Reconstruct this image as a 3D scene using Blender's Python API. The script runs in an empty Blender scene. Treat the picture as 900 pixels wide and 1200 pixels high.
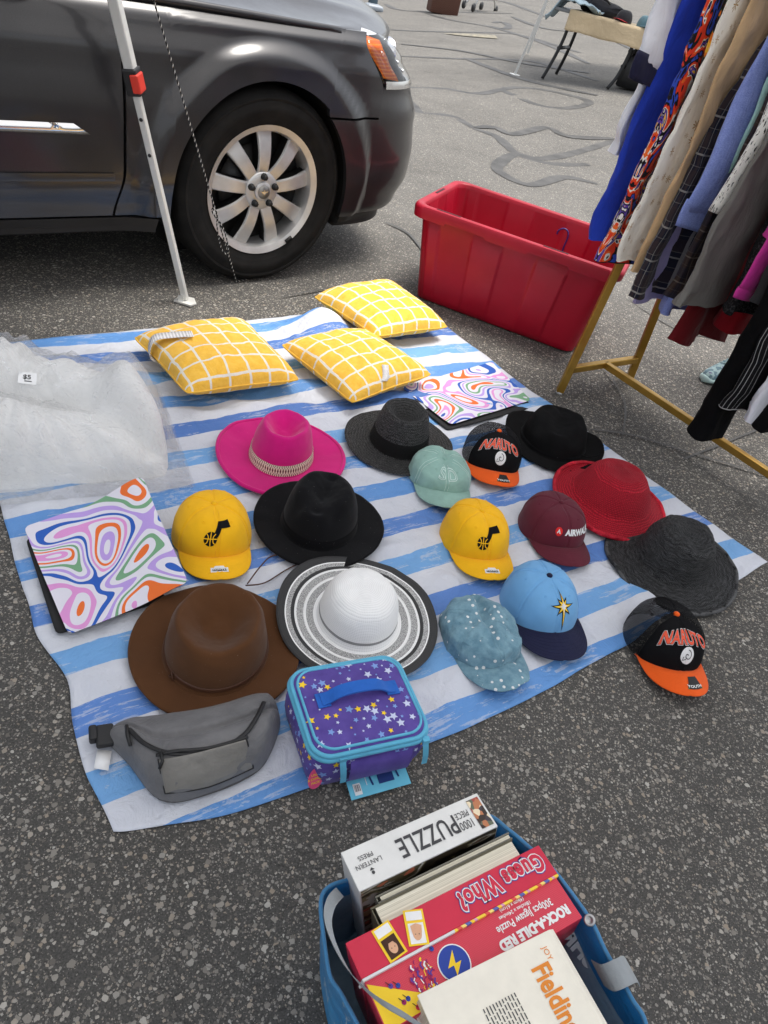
import bpy, bmesh, math, random
from mathutils import Vector, Matrix, noise as mn
from mathutils.bvhtree import BVHTree
random.seed(7)
PI = math.pi
sc = bpy.context.scene
COL = sc.collection
# ------------------------------------------------------------------ camera maths
F = 860.; NX, NY, H = -283., 1070., 1.2
Dn = Vector((NX, NY, F)).normalized()
FW = (Vector((0, 0, 1)) - Dn*Dn.z).normalized()
RT = Dn.cross(FW)
def ray(px, py):
    c = Vector((px-450, py-600, F))
    return Vector((c.dot(RT), c.dot(FW), -c.dot(Dn)))
def G(px, py, z=0.0):                 # point of the plane at height z seen at a photo pixel
    d = ray(px, py); t = (z-H)/d.z
    return Vector((d.x*t, d.y*t, z))
def sstep(a, b, x):
    t = min(1, max(0, (x-a)/(b-a))); return t*t*(3-2*t)
def gz(x, y):                          # the lot rises to the right far away
    return .125*sstep(6, 11, y)*max(-4, min(4, x+.2))
def GG(px, py):
    z = 0
    for _ in range(12):
        p = G(px, py, z); z = .5*z+.5*gz(p.x, p.y)
    return Vector((p.x, p.y, gz(p.x, p.y)))
def n3(x, y, z=0.0, o=3):
    v = 0; a = 1; f = 1
    for _ in range(o):
        v += a*mn.noise(Vector((x*f, y*f, z*f+7.3*_))); a *= .5; f *= 2.03
    return v
# ------------------------------------------------------------------ materials
def L(r, g, b):
    f = lambda c: (c/255/12.92 if c/255 <= .04045 else ((c/255+.055)/1.055)**2.4)
    return (f(r), f(g), f(b), 1)
class Mat:
    def __init__(s, name, col=None, rough=.6, metal=0., spec=None, coat=0., sheen=0.):
        s.m = bpy.data.materials.new(name); s.m.use_nodes = True
        s.t = s.m.node_tree; s.b = s.t.nodes['Principled BSDF']; s.out = s.t.nodes['Material Output']
        if col is not None: s.b.inputs['Base Color'].default_value = col
        s.b.inputs['Roughness'].default_value = rough; s.b.inputs['Metallic'].default_value = metal
        if spec is not None: s.b.inputs['Specular IOR Level'].default_value = spec
        if coat: s.b.inputs['Coat Weight'].default_value = coat; s.b.inputs['Coat Roughness'].default_value = .04
        if sheen: s.b.inputs['Sheen Weight'].default_value = sheen; s.b.inputs['Sheen Roughness'].default_value = .5
        s._c = {}; s.nrm = None
    def n(s, ty, **k):
        o = s.t.nodes.new(ty)
        for a, b in k.items(): setattr(o, a, b)
        return o
    def put(s, sock, v):
        if hasattr(v, 'is_output'): s.t.links.new(v, sock)
        elif v is not None: sock.default_value = v
    def vec(s, k='Object'):
        if 'tc' not in s._c: s._c['tc'] = s.n('ShaderNodeTexCoord')
        return s._c['tc'].outputs[k]
    def math(s, op, a, b=None, c=None):
        o = s.n('ShaderNodeMath', operation=op)
        s.put(o.inputs[0], a)
        if b is not None: s.put(o.inputs[1], b)
        if c is not None: s.put(o.inputs[2], c)
        return o.outputs[0]
    def sep(s, v):
        o = s.n('ShaderNodeSeparateXYZ'); s.put(o.inputs[0], v); return o.outputs
    def comb(s, x, y, z=0.):
        o = s.n('ShaderNodeCombineXYZ'); s.put(o.inputs[0], x); s.put(o.inputs[1], y); s.put(o.inputs[2], z); return o.outputs[0]
    def scale(s, v, k):
        o = s.n('ShaderNodeVectorMath', operation='MULTIPLY'); s.put(o.inputs[0], v); o.inputs[1].default_value = k; return o.outputs[0]
    def noise(s, v, sc_, det=3, ro=.5, dist=0., out=0):
        o = s.n('ShaderNodeTexNoise'); s.put(o.inputs['Vector'], v)
        o.inputs['Scale'].default_value = sc_; o.inputs['Detail'].default_value = det
        o.inputs['Roughness'].default_value = ro; o.inputs['Distortion'].default_value = dist
        return o.outputs[out]
    def voro(s, v, sc_, out='Distance', feat='F1', rnd=1.):
        o = s.n('ShaderNodeTexVoronoi', feature=feat); s.put(o.inputs['Vector'], v)
        o.inputs['Scale'].default_value = sc_; o.inputs['Randomness'].default_value = rnd
        return o.outputs[out]
    def ramp(s, f, st, interp='LINEAR'):
        o = s.n('ShaderNodeValToRGB'); s.put(o.inputs[0], f); cr = o.color_ramp; cr.interpolation = interp
        while len(cr.elements) < len(st): cr.elements.new(.5)
        for e, (p, c) in zip(cr.elements, st):
            e.position = p; e.color = c if not isinstance(c, (int, float)) else (c, c, c, 1)
        return o.outputs[0]
    def mix(s, f, a, b, bt='MIX'):
        o = s.n('ShaderNodeMix', data_type='RGBA', blend_type=bt)
        s.put(o.inputs[0], f); s.put(o.inputs[6], a); s.put(o.inputs[7], b); return o.outputs[2]
    def col(s, v): s.put(s.b.inputs['Base Color'], v); return s
    def rough(s, v): s.put(s.b.inputs['Roughness'], v); return s
    def bump(s, h, st=.3, d=.01):
        o = s.n('ShaderNodeBump'); o.inputs['Strength'].default_value = st; o.inputs['Distance'].default_value = d
        s.put(o.inputs['Height'], h)
        if s.nrm is not None: s.put(o.inputs['Normal'], s.nrm)
        s.nrm = o.outputs[0]; s.put(s.b.inputs['Normal'], s.nrm); return s
    def vary(s, col, sc_=20, amt=.18, v=None, det=4):
        v = v or s.vec()
        a = tuple(max(0, c*(1-amt)) for c in col[:3])+(1,); b = tuple(min(1, c*(1+amt)) for c in col[:3])+(1,)
        return s.ramp(s.noise(v, sc_, det, .6), [(.3, a), (.7, b)])
def fabric(name, col, weave=900, bs=.25, amt=.15, rough=.9, sheen=.15, wr=14, wst=.25):
    m = Mat(name, col, rough, spec=.25 if max(col[:3]) > .03 else .06, sheen=sheen if max(col[:3]) > .03 else 0); v = m.vec()
    m.col(m.vary(col, 25, amt)); m.bump(m.noise(v, wr, 4, .55), wst, .01); m.bump(m.noise(v, weave, 2), bs, .0006)
    return m.m
def felt(name, col, sheen=.3):
    m = Mat(name, col, .95, spec=.15 if max(col[:3]) > .03 else .03, sheen=sheen); v = m.vec()
    a = m.vary(col, 9, .10); lint = m.math('GREATER_THAN', m.noise(v, 420, 1), .795)
    m.col(m.mix(m.math('MULTIPLY', lint, .35), a, (.6, .58, .55, 1))); m.bump(m.noise(v, 700, 3), .35, .0008); m.bump(m.noise(v, 18, 3), .12, .006)
    return m.m
def plastic(name, col, rough=.4, bs=.05, amt=.08):
    m = Mat(name, col, rough); v = m.vec(); m.col(m.vary(col, 12, amt)); m.bump(m.noise(v, 300, 2), bs, .001)
    m.rough(m.ramp(m.noise(v, 8, 4), [(.3, max(.05, rough-.1)), (.7, rough+.12)])); return m.m
def metal(name, col, rough=.3, bs=.03):
    m = Mat(name, col, rough, 1.); v = m.vec(); m.rough(m.ramp(m.noise(v, 25, 4), [(.3, max(.05, rough-.12)), (.7, rough+.15)]))
    m.bump(m.noise(v, 200, 2), bs, .001); return m.m
def paper(name, col, rough=.6):
    m = Mat(name, col, rough, spec=.3); v = m.vec(); m.col(m.vary(col, 30, .05)); m.bump(m.noise(v, 60, 3), .05, .002); return m.m
def straw(name, c1, c2, rings=.0075, diag=1., bs=.9, rough=.65, rowh=.6, streak=(60, 330)):
    # braided straw: rows along v (arc length in metres), strands slanting along u (metres round the hat)
    m = Mat(name, c1, rough, spec=.3); u = m.sep(m.vec('UV')); nz = m.noise(m.vec(), 30, 3)
    vv = m.math('ADD', u[1], m.math('MULTIPLY', nz, .011))
    row = m.math('DIVIDE', vv, rings); fr = m.math('FRACT', row)
    tri = m.math('ABSOLUTE', m.math('SUBTRACT', fr, .5))
    chev = m.math('ADD', m.math('DIVIDE', u[0], .0085), m.math('MULTIPLY', tri, 1.6*diag))
    ch = m.math('SINE', m.math('MULTIPLY', m.math('ADD', chev, m.math('MULTIPLY', m.math('FLOOR', row), .37)), 2*PI))
    h = m.math('ADD', m.math('MULTIPLY', ch, .75), m.math('MULTIPLY', m.math('COSINE', m.math('MULTIPLY', m.math('SUBTRACT', fr, .5), 2*PI)), rowh))
    stk = m.noise(m.comb(m.math('MULTIPLY', u[0], streak[0]), m.math('MULTIPLY', m.math('ADD', vv, m.math('MULTIPLY', m.math('SINE', m.math('MULTIPLY', u[0], 150.)), .0012*diag)), streak[1])), 1., 4, .7)
    h = m.math('ADD', h, m.math('MULTIPLY', m.math('SUBTRACT', stk, .5), 7.))
    m.col(m.ramp(m.math('MULTIPLY_ADD', h, .20, .45), [(.25, c2), (.8, c1)])); m.bump(h, bs, .0016); return m.m
# ------------------------------------------------------------------ object helpers
class MB:                                # collects geometry and links it as ONE mesh object
    def __init__(s): s.v = []; s.f = []; s.uv = []; s.mi = []; s.cur = 0
    def face(s, idx, uvs=None): s.f.append(tuple(idx)); s.uv.append(uvs); s.mi.append(s.cur)
    def grid(s, fn, nu, nv, cu=False, flip=False, uvfn=None):
        b = len(s.v); mu = nu if cu else nu+1
        for j in range(nv+1):
            for i in range(mu): s.v.append(tuple(fn(i/nu, j/nv)))
        for j in range(nv):
            for i in range(nu):
                i2 = (i+1) % mu if cu else i+1
                q = [b+j*mu+i, b+j*mu+i2, b+(j+1)*mu+i2, b+(j+1)*mu+i]
                uu = [(i/nu, j/nv), ((i+1)/nu, j/nv), ((i+1)/nu, (j+1)/nv), (i/nu, (j+1)/nv)]
                if uvfn: uu = [uvfn(*t) for t in uu]
                if flip: q.reverse(); uu.reverse()
                s.face(q, uu)
        return b
    def box(s, c, d, R=None, bev=0):
        x, y, z = d[0]/2, d[1]/2, d[2]/2; b = len(s.v); c = Vector(c)
        for sx, sy, sz in ((-1,-1,-1),(1,-1,-1),(1,1,-1),(-1,1,-1),(-1,-1,1),(1,-1,1),(1,1,1),(-1,1,1)):
            p = Vector((sx*x, sy*y, sz*z))
            if R is not None: p = R @ p
            s.v.append(tuple(c+p))
        for q in ((0,3,2,1),(4,5,6,7),(0,1,5,4),(1,2,6,5),(2,3,7,6),(3,0,4,7)): s.face([b+i for i in q])
    def tube(s, pts, r, n=8, caps=True, flat=None, closed=False):
        pts = [Vector(p) for p in pts]; N = len(pts); b = len(s.v)
        rs = r if isinstance(r, (list, tuple)) else [r]*N
        prev = None
        for i, p in enumerate(pts):
            a = pts[(i-1) % N] if (i > 0 or closed) else p; c = pts[(i+1) % N] if (i < N-1 or closed) else p
            t = (c-a); t = t.normalized() if t.length > 1e-9 else Vector((0,0,1))
            if prev is None: up = Vector((0,0,1)) if abs(t.z) < .9 else Vector((1,0,0))
            else: up = prev
            x = t.cross(up); x = x.normalized() if x.length > 1e-6 else Vector((1,0,0))
            y = x.cross(t).normalized(); prev = y
            for k in range(n):
                an = 2*PI*k/n
                fx, fy = (1, 1) if flat is None else flat
                s.v.append(tuple(p+x*math.cos(an)*rs[i]*fx+y*math.sin(an)*rs[i]*fy))
        for i in range(N if closed else N-1):
            i2 = (i+1) % N
            for k in range(n):
                s.face((b+i*n+k, b+i*n+(k+1) % n, b+i2*n+(k+1) % n, b+i2*n+k))
        if caps and not closed:
            s.face([b+k for k in range(n)][::-1]); s.face([b+(N-1)*n+k for k in range(n)])
    def bar(s, a, b_, w, h):             # square section bar between two points
        a = Vector(a); b_ = Vector(b_); t = (b_-a).normalized()
        up = Vector((0,0,1)) if abs(t.z) < .9 else Vector((0,1,0))
        x = t.cross(up).normalized(); y = x.cross(t); k = len(s.v)
        for p in (a, b_):
            for i, j in ((-1,-1),(1,-1),(1,1),(-1,1)): s.v.append(tuple(p+x*i*w/2+y*j*h/2))
        for q in ((3,2,1,0),(4,5,6,7),(0,1,5,4),(1,2,6,5),(2,3,7,6),(3,0,4,7)): s.face([k+i for i in q])
    def lathe(s, prof, n=48, M=None, axis='z', cap=False):
        b = len(s.v)
        for (r, z) in prof:
            for k in range(n):
                a = 2*PI*k/n
                p = Vector((r*math.cos(a), r*math.sin(a), z))
                s.v.append(tuple(M @ p if M is not None else p))
        for j in range(len(prof)-1):
            for k in range(n):
                k2 = (k+1) % n; s.face((b+j*n+k, b+j*n+k2, b+(j+1)*n+k2, b+(j+1)*n+k))
        if cap:
            s.face([b+k for k in range(n)][::-1]); s.face([b+(len(prof)-1)*n+k for k in range(n)])
    def prism(s, pts, a, c):             # pts: list of 2D->3D callables handled outside; a bottom pts, c top pts
        b = len(s.v); n = len(a)
        for p in list(a)+list(c): s.v.append(tuple(p))
        s.face([b+i for i in range(n)][::-1]); s.face([b+n+i for i in range(n)])
        for i in range(n): j = (i+1) % n; s.face((b+i, b+j, b+n+j, b+n+i))
    def build(s, name, mats, parent=None, smooth=True, auto=None, mods=()):
        me = bpy.data.meshes.new(name); me.from_pydata(s.v, [], s.f)
        if not isinstance(mats, (list, tuple)): mats = [mats]
        for m in mats: me.materials.append(m)
        if any(u for u in s.uv):
            ul = me.uv_layers.new(name='UVMap'); k = 0
            for f, u in zip(s.f, s.uv):
                for q in range(len(f)):
                    ul.data[k].uv = u[q] if u else (0, 0); k += 1
        me.polygons.foreach_set('material_index', s.mi)
        me.polygons.foreach_set('use_smooth', [smooth]*len(me.polygons))
        if auto is not None: me.set_sharp_from_angle(angle=math.radians(auto))
        me.update()
        o = bpy.data.objects.new(name, me); COL.objects.link(o)
        if parent is not None: o.parent = parent
        for m in mods:
            if m[0] == 'solid':
                d = o.modifiers.new('thickness', 'SOLIDIFY'); d.thickness = m[1]; d.offset = m[2] if len(m) > 2 else -1
            if m[0] == 'bevel':
                d = o.modifiers.new('bevel', 'BEVEL'); d.width = m[1]; d.segments = m[2] if len(m) > 2 else 2; d.limit_method = 'ANGLE'; d.angle_limit = math.radians(35)
            if m[0] == 'sub':
                d = o.modifiers.new('sub', 'SUBSURF'); d.levels = m[1]; d.render_levels = m[1]
        return o
def tag(o, label=None, cat=None, group=None, kind=None):
    if label: o['label'] = label
    if cat: o['category'] = cat
    if group: o['group'] = group
    if kind: o['kind'] = kind
    return o
def thing(name, label, cat, loc=(0,0,0), yaw=0., group=None):
    o = bpy.data.objects.new(name, None); COL.objects.link(o); o.empty_display_size = .05
    o.location = loc; o.rotation_euler = (0, 0, yaw)
    return tag(o, label, cat, group)
def mat4(o): return Matrix.Translation(o.location) @ Matrix.Rotation(o.rotation_euler.z, 4, 'Z')
def poly2d(outer):
    bm = bmesh.new(); vs = [bm.verts.new((p[0], p[1], 0)) for p in outer]
    f = bm.faces.new(vs); f.normal_update()
    if f.normal.z < 0: f.normal_flip()
    return bm
def text_bm(body, size=.02, bold=0., ax='CENTER', sx=1., space=1., shear=0.):
    cu = bpy.data.curves.new('lettering', 'FONT'); cu.body = body; cu.size = size; cu.align_x = ax; cu.align_y = 'CENTER'
    cu.offset = bold; cu.resolution_u = 3; cu.space_character = space; cu.shear = shear
    ob = bpy.data.objects.new('lettering', cu); COL.objects.link(ob)
    dg = bpy.context.evaluated_depsgraph_get(); dg.update()
    me = bpy.data.meshes.new_from_object(ob.evaluated_get(dg))
    bm = bmesh.new(); bm.from_mesh(me)
    bpy.data.objects.remove(ob); bpy.data.curves.remove(cu); bpy.data.meshes.remove(me)
    for v in bm.verts: v.co.x *= sx
    return bm
class Decal:                              # printed or stitched marks mapped onto a surface
    def __init__(s): s.v = []; s.f = []; s.mi = []; s.mats = []
    def add(s, bm, mat, fn, step=None, lift=0.):
        bmesh.ops.triangulate(bm, faces=bm.faces[:])
        if step and bm.verts:
            for ax in (0, 1):
                lo = min(v.co[ax] for v in bm.verts); hi = max(v.co[ax] for v in bm.verts); k = lo+step
                while k < hi:
                    no = Vector((0,0,0)); no[ax] = 1; co = Vector((0,0,0)); co[ax] = k
                    bmesh.ops.bisect_plane(bm, geom=bm.verts[:]+bm.edges[:]+bm.faces[:], plane_co=co, plane_no=no); k += step
        if mat not in s.mats: s.mats.append(mat)
        b = len(s.v); bm.verts.index_update()
        for v in bm.verts: s.v.append(tuple(fn(v.co.x, v.co.y, lift)))
        for f in bm.faces: s.f.append(tuple(b+v.index for v in f.verts)); s.mi.append(s.mats.index(mat))
        bm.free()
    def text(s, body, mat, fn, size, x=0, y=0, rot=0, step=None, lift=0., **k):
        bm = text_bm(body, size, **k); M = Matrix.Translation((x, y, 0)) @ Matrix.Rotation(rot, 4, 'Z')
        bmesh.ops.transform(bm, matrix=M, verts=bm.verts[:]); s.add(bm, mat, fn, step, lift)
    def poly(s, pts, mat, fn, step=None, lift=0.): s.add(poly2d(pts), mat, fn, step, lift)
    def build(s, name, parent):
        me = bpy.data.meshes.new(name); me.from_pydata(s.v, [], s.f)
        for m in s.mats: me.materials.append(m)
        me.polygons.foreach_set('material_index', s.mi); me.update()
        o = bpy.data.objects.new(name, me); COL.objects.link(o); o.parent = parent; return o
def circ(cx, cy, r, n=20, ry=None): return [(cx+r*math.cos(2*PI*i/n), cy+(ry or r)*math.sin(2*PI*i/n)) for i in range(n)]
def rect(x0, y0, x1, y1): return [(x0,y0),(x1,y0),(x1,y1),(x0,y1)]
def star(cx, cy, r, a=0, n=5, k=.45):
    return [(cx+(r if i % 2 == 0 else r*k)*math.cos(a+PI*i/n), cy+(r if i % 2 == 0 else r*k)*math.sin(a+PI*i/n)) for i in range(2*n)]
def stroke(pts, w):                       # a 2D polyline as a ribbon outline
    l = []; r = []
    for i, p in enumerate(pts):
        a = pts[max(0, i-1)]; b = pts[min(len(pts)-1, i+1)]; dx, dy = b[0]-a[0], b[1]-a[1]; d = math.hypot(dx, dy) or 1
        l.append((p[0]-dy/d*w/2, p[1]+dx/d*w/2)); r.append((p[0]+dy/d*w/2, p[1]-dx/d*w/2))
    return l+r[::-1]
def catmull(pts, n=8):
    pts = [Vector(p) for p in pts]; out = []
    for i in range(len(pts)-1):
        p0 = pts[max(0, i-1)]; p1 = pts[i]; p2 = pts[i+1]; p3 = pts[min(len(pts)-1, i+2)]
        for k in range(n):
            t = k/n
            out.append(.5*((2*p1)+(p2-p0)*t+(2*p0-5*p1+4*p2-p3)*t*t+(3*p1-p0-3*p2+p3)*t**3))
    out.append(pts[-1]); return out
# ------------------------------------------------------------------ light and sky
SUN_EL, SUN_AZ = math.radians(76), math.radians(50)      # azimuth measured from +Y towards +X
w = bpy.data.worlds.new('World'); sc.world = w; w.use_nodes = True
wt = w.node_tree; bg = wt.nodes['Background']; sky = wt.nodes.new('ShaderNodeTexSky'); sky.sky_type = 'NISHITA'
sky.sun_disc = False; sky.sun_elevation = SUN_EL; sky.sun_rotation = SUN_AZ; sky.dust_density = 3.0; sky.air_density = 1.0
hs = wt.nodes.new('ShaderNodeHueSaturation'); hs.inputs['Saturation'].default_value = .32
wt.links.new(sky.outputs[0], hs.inputs['Color']); wt.links.new(hs.outputs[0], bg.inputs['Color']); bg.inputs['Strength'].default_value = .13
sd = bpy.data.lights.new('sun', 'SUN'); sd.energy = 1.7; sd.angle = math.radians(24); sd.color = (1, .95, .87)
so = bpy.data.objects.new('sun', sd); COL.objects.link(so)
sv = Vector((math.sin(SUN_AZ)*math.cos(SUN_EL), math.cos(SUN_AZ)*math.cos(SUN_EL), math.sin(SUN_EL)))
so.rotation_euler = sv.to_track_quat('Z', 'Y').to_euler(); so.location = sv*40
vs = sc.view_settings; vs.view_transform = 'Standard'; vs.look = 'None'; vs.gamma = 1; vs.exposure = .95; vs.use_curve_mapping = False
# ------------------------------------------------------------------ ground
m = Mat('asphalt', rough=.88, spec=.3); v = m.vec()
big = m.noise(v, .55, 4, .6); mid = m.noise(v, 3.2, 4, .6); fine = m.noise(v, 300, 3, .7)
warp = m.n('ShaderNodeVectorMath', operation='ADD'); m.put(warp.inputs[0], v)
wn = m.noise(v, 160, 2, .5, out=1); ws = m.n('ShaderNodeVectorMath', operation='MULTIPLY'); m.put(ws.inputs[0], wn); ws.inputs[1].default_value = (.006, .006, .006)
m.put(warp.inputs[1], ws.outputs[0]); wv = warp.outputs[0]
mat = m.ramp(fine, [(.3, (.040, .0387, .0365, 1)), (.75, (.125, .120, .112, 1))])
def stones(scale, thr, keep):
    d = m.voro(wv, scale); c = m.voro(wv, scale, 'Color'); cs = m.n('ShaderNodeSeparateColor'); m.put(cs.inputs[0], c)
    size = m.math('MULTIPLY_ADD', cs.outputs[2], thr*.5, thr*.55)
    inside = m.math('MULTIPLY', m.math('LESS_THAN', d, size), m.math('GREATER_THAN', cs.outputs[0], keep))
    tone = m.ramp(cs.outputs[1], [(0, (.12, .11, .098, 1)), (.35, (.25, .232, .205, 1)), (.6, (.33, .315, .285, 1)), (.8, (.31, .26, .205, 1)), (1, (.46, .44, .40, 1))])
    return inside, tone, d
i1, t1, d1 = stones(185, .50, .62); i2, t2, d2 = stones(82, .52, .70); i3, t3, d3 = stones(330, .46, .55)
c = m.mix(m.math('MULTIPLY', i3, .75), mat, t3); c = m.mix(i1, c, t1); c = m.mix(i2, c, t2)
wear = m.ramp(m.math('ADD', m.math('MULTIPLY', big, .6), m.math('MULTIPLY', mid, .4)), [(.36, .86), (.6, 1.10)])
c = m.mix(1.0, c, wear, 'MULTIPLY')
# surface blended to a paler tone out in the driving lane
yy = m.sep(v); lane = m.math('ADD', m.math('MULTIPLY_ADD', yy[0], -.10, yy[1]), m.math('MULTIPLY', mid, .9))
lf = m.n('ShaderNodeMapRange'); lf.interpolation_type = 'SMOOTHSTEP'; m.put(lf.inputs[0], lane); lf.inputs[1].default_value = 3.0; lf.inputs[2].default_value = 4.8
pale0 = m.mix(m.math('MULTIPLY', i1, .8), m.ramp(fine, [(.3, (.095, .092, .085, 1)), (.72, (.265, .255, .234, 1))]), t1); pale = m.mix(m.math('MULTIPLY', i2, .8), pale0, m.mix(1., t2, (1.15, 1.15, 1.15, 1), 'MULTIPLY'))
c = m.mix(m.math('MULTIPLY', lf.outputs[0], .62), c, m.mix(1., pale, wear, 'MULTIPLY'))
oil = m.math('MULTIPLY', m.ramp(m.noise(v, 1.3, 4, .65), [(.62, 0.), (.75, 1.)]), .35)
c = m.mix(oil, c, (.02, .019, .018, 1))
ck = m.noise(v, 1.7, 5, .6, .8); crack = m.math('LESS_THAN', m.math('ABSOLUTE', m.math('SUBTRACT', ck, .52)), .0016)
c = m.mix(m.math('MULTIPLY', crack, .3), c, (.008, .008, .008, 1)); m.col(c)
hh = m.math('ADD', m.math('MULTIPLY', m.math('SUBTRACT', .5, d1), i1), m.math('MULTIPLY', m.math('SUBTRACT', .5, d2), m.math('MULTIPLY', i2, 1.3)))
m.bump(m.math('SUBTRACT', m.math('ADD', hh, m.math('MULTIPLY', fine, .5)), m.math('MULTIPLY', crack, .5)), .55, .004)
M_ASPH = m.m
gx = [-80+i*4 for i in range(15)]+[-22+i*1. for i in range(45)]+[24+i*4 for i in range(20)]
gy = [-12, -8, -5]+[-3+i*.75 for i in range(40)]+[28+i*4 for i in range(32)]
g = MB()
for y in gy:
    for x in gx: g.v.append((x, y, gz(x, y)))
nx_ = len(gx)
for j in range(len(gy)-1):
    for i in range(nx_-1): g.face((j*nx_+i, j*nx_+i+1, (j+1)*nx_+i+1, (j+1)*nx_+i))
tag(g.build('ground', M_ASPH), kind='structure')
# tar seams poured over the cracks in the lane
m = Mat('tar', rough=.6); m.col(m.vary((.068, .066, .063, 1), 6, .45)); m.bump(m.noise(m.vec(), 160, 3), .5, .003); M_TAR = m.m
seams = [[(455,98),(480,103),(520,104),(560,110),(600,103),(640,106),(690,119),(663,127),(630,123),(600,111),(585,104)],
 [(480,118),(494,133),(528,136),(555,150),(583,161),(605,180),(644,192),(690,193)],
 [(720,165),(640,186),(605,181),(583,194),(590,205),(622,217),(661,208),(700,216)],
 [(470,66),(536,69),(622,72),(700,95)], [(440,34),(500,37),(589,39),(620,44),(680,62)], [(545,68),(570,78),(603,90),(640,100),(700,112)],
 [(500,16),(530,24),(580,33),(640,52),(690,75)], [(452,5),(470,12),(520,14),(600,16)], [(560,0),(590,2),(640,20)],
 [(575,31),(592,34),(596,30),(588,26),(578,27)], [(556,150),(580,150),(600,158),(640,150),(664,160),(720,163)],
 [(470,52),(540,60),(610,74),(690,86)], [(600,20),(640,34),(700,40),(740,58)],
 ([(452,262),(478,275),(500,300),(520,306)], .16), ([(690,505),(740,512),(800,530),(900,560)], .14), ([(800,540),(850,520),(900,500)], .12), ([(700,425),(730,470),(728,515)], .10), ([(735,350),(790,385),(850,400)], .14), ([(330,350),(400,338),(470,330),(500,345)], .10)]
g = MB()
for sidx, sl in enumerate(seams):
    wm = 1.
    if isinstance(sl, tuple): sl, wm = sl
    pl = catmull([GG(*p) for p in sl], 7); k0 = len(g.v)
    for i, p in enumerate(pl):
        a = pl[max(0, i-1)]; b = pl[min(len(pl)-1, i+1)]; t = (b-a); t.z = 0; t = t.normalized() if t.length > 1e-6 else Vector((1,0,0))
        q = Vector((-t.y, t.x, 0)); ww = (.034+.0032*p.y+.014*n3(p.x*4, p.y*4, sidx)+.010*n3(p.x*17, p.y*17, sidx+.5))*min(1, .55+i/8, .55+(len(pl)-1-i)/8)*wm*.85
        for sg in (-1, 1):
            e = p+q*ww*sg; g.v.append((e.x, e.y, gz(e.x, e.y)+.003+.0004*sidx))
    for i in range(len(pl)-1): b = k0+2*i; g.face((b, b+1, b+3, b+2))
tag(g.build('tar_seams', M_TAR), kind='structure')
m = Mat('faded_paint', rough=.8); v = m.vec(); m.col(m.ramp(m.noise(v, 14, 4, .7), [(.4, (.16, .15, .13, 1)), (.62, (.36, .32, .22, 1))]))
g = MB(); q = [GG(*p) for p in ((520,40),(545,43),(583,46),(580,42),(545,40))]
g.v = [(p.x, p.y, p.z+.012) for p in q]; g.face((0,1,2,3,4)); tag(g.build('faded_road_marking', m.m), kind='structure')
# ------------------------------------------------------------------ canopy over the stall
M_ALU = metal('painted_steel', L(222, 222, 218), .42); 
M_ALU.node_tree.nodes['Principled BSDF'].inputs['Metallic'].default_value = .35
M_BLK = plastic('black_plastic', (.018, .018, .019, 1), .45); M_REDP = plastic('red_plastic', L(215, 60, 45), .4)
m = Mat('canopy_cloth', (.84, .85, .86, 1), .8); tr = m.n('ShaderNodeBsdfTranslucent'); tr.inputs[0].default_value = (.86, .86, .86, 1)
mx = m.n('ShaderNodeMixShader'); mx.inputs[0].default_value = .55; m.t.links.new(m.b.outputs[0], mx.inputs[1]); m.t.links.new(tr.outputs[0], mx.inputs[2]); m.t.links.new(mx.outputs[0], m.out.inputs[0])
m.bump(m.noise(m.vec(), 6, 3), .3, .02); M_CANOPY = m.m
foot = G(218, 354)
cp = thing('canopy', 'pale steel canopy with a red push button on its slanting leg beside the van', 'canopy', foot)
LEAN = Vector((-.19, -.19, 1))
feet = [Vector((0,0,0)), Vector((3.1,-.05,0)), Vector((3.0,-3.2,0)), Vector((-.1,-3.15,0))]
for i, f in enumerate(feet):
    ln = LEAN if i == 0 else Vector((.02, 0, 1))
    g = MB(); g.bar(f+ln*.012, f+ln*.80, .021, .021); lg = g.build('leg', M_ALU, cp, False, mods=[('bevel', .003)])
    g = MB(); g.bar(f+ln*.72, f+ln*2.08, .031, .031); g.build('outer_tube', M_ALU, lg, False, mods=[('bevel', .004)])
    g = MB(); d = Decal()
    pts = [(f.x+x, f.y+y) for x, y in ((-.035,-.03),(.03,-.036),(.042,-.01),(.02,.028),(-.03,.025))]
    g.prism(None, [(x, y, .004) for x, y in pts], [(x, y, .010) for x, y in pts]); g.bar((f.x-.012, f.y-.02, .01), (f.x-.012, f.y-.02, .03), .02, .006)
    g.build('foot_plate', M_ALU, lg, False)
    g = MB(); g.bar(f+ln*.665, f+ln*.735, .043, .043); g.build('lock_collar', M_BLK, lg, False, mods=[('bevel', .005)])
    fd = Vector((.52, -.85, 0)); side = Vector((.85, .52, 0))
    g = MB(); b0 = f+ln*.70+fd*.012+side*.010; g.bar(b0-ln*.024, b0+ln*.024, .026, .042); g.build('push_button', M_REDP, lg, False, mods=[('bevel', .004)])
    for hz in (.50, .60):
        g = MB(); c0 = f+ln*hz; g.tube([c0, c0+Vector((-.02, -.75, 0)).normalized()*.0125], .0055, 10)
        g.build('peg_hole', M_BLK, lg)
top = [f+(LEAN if i == 0 else Vector((.02, 0, 1)))*2.06 for i, f in enumerate(feet)]
cx = sum((t for t in top), Vector())/4; apex = cx+Vector((0, 0, .75))
ev = [t+(t-cx)*.13 for t in top]
g = MB()
for i in range(4):
    a, b = ev[i], ev[(i+1) % 4]
    g.grid(lambda u, v, a=a, b=b: (a.lerp(b, u)).lerp(apex, v)+Vector((0, 0, -.05*math.sin(PI*u)*(1-v)-.05*math.sin(PI*v))), 10, 8)
    g.grid(lambda u, v, a=a, b=b: a.lerp(b, u)+Vector((0, 0, -.05*math.sin(PI*u)-.2*v)), 10, 2)
g.build('roof', M_CANOPY, cp)
g = MB()
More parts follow.
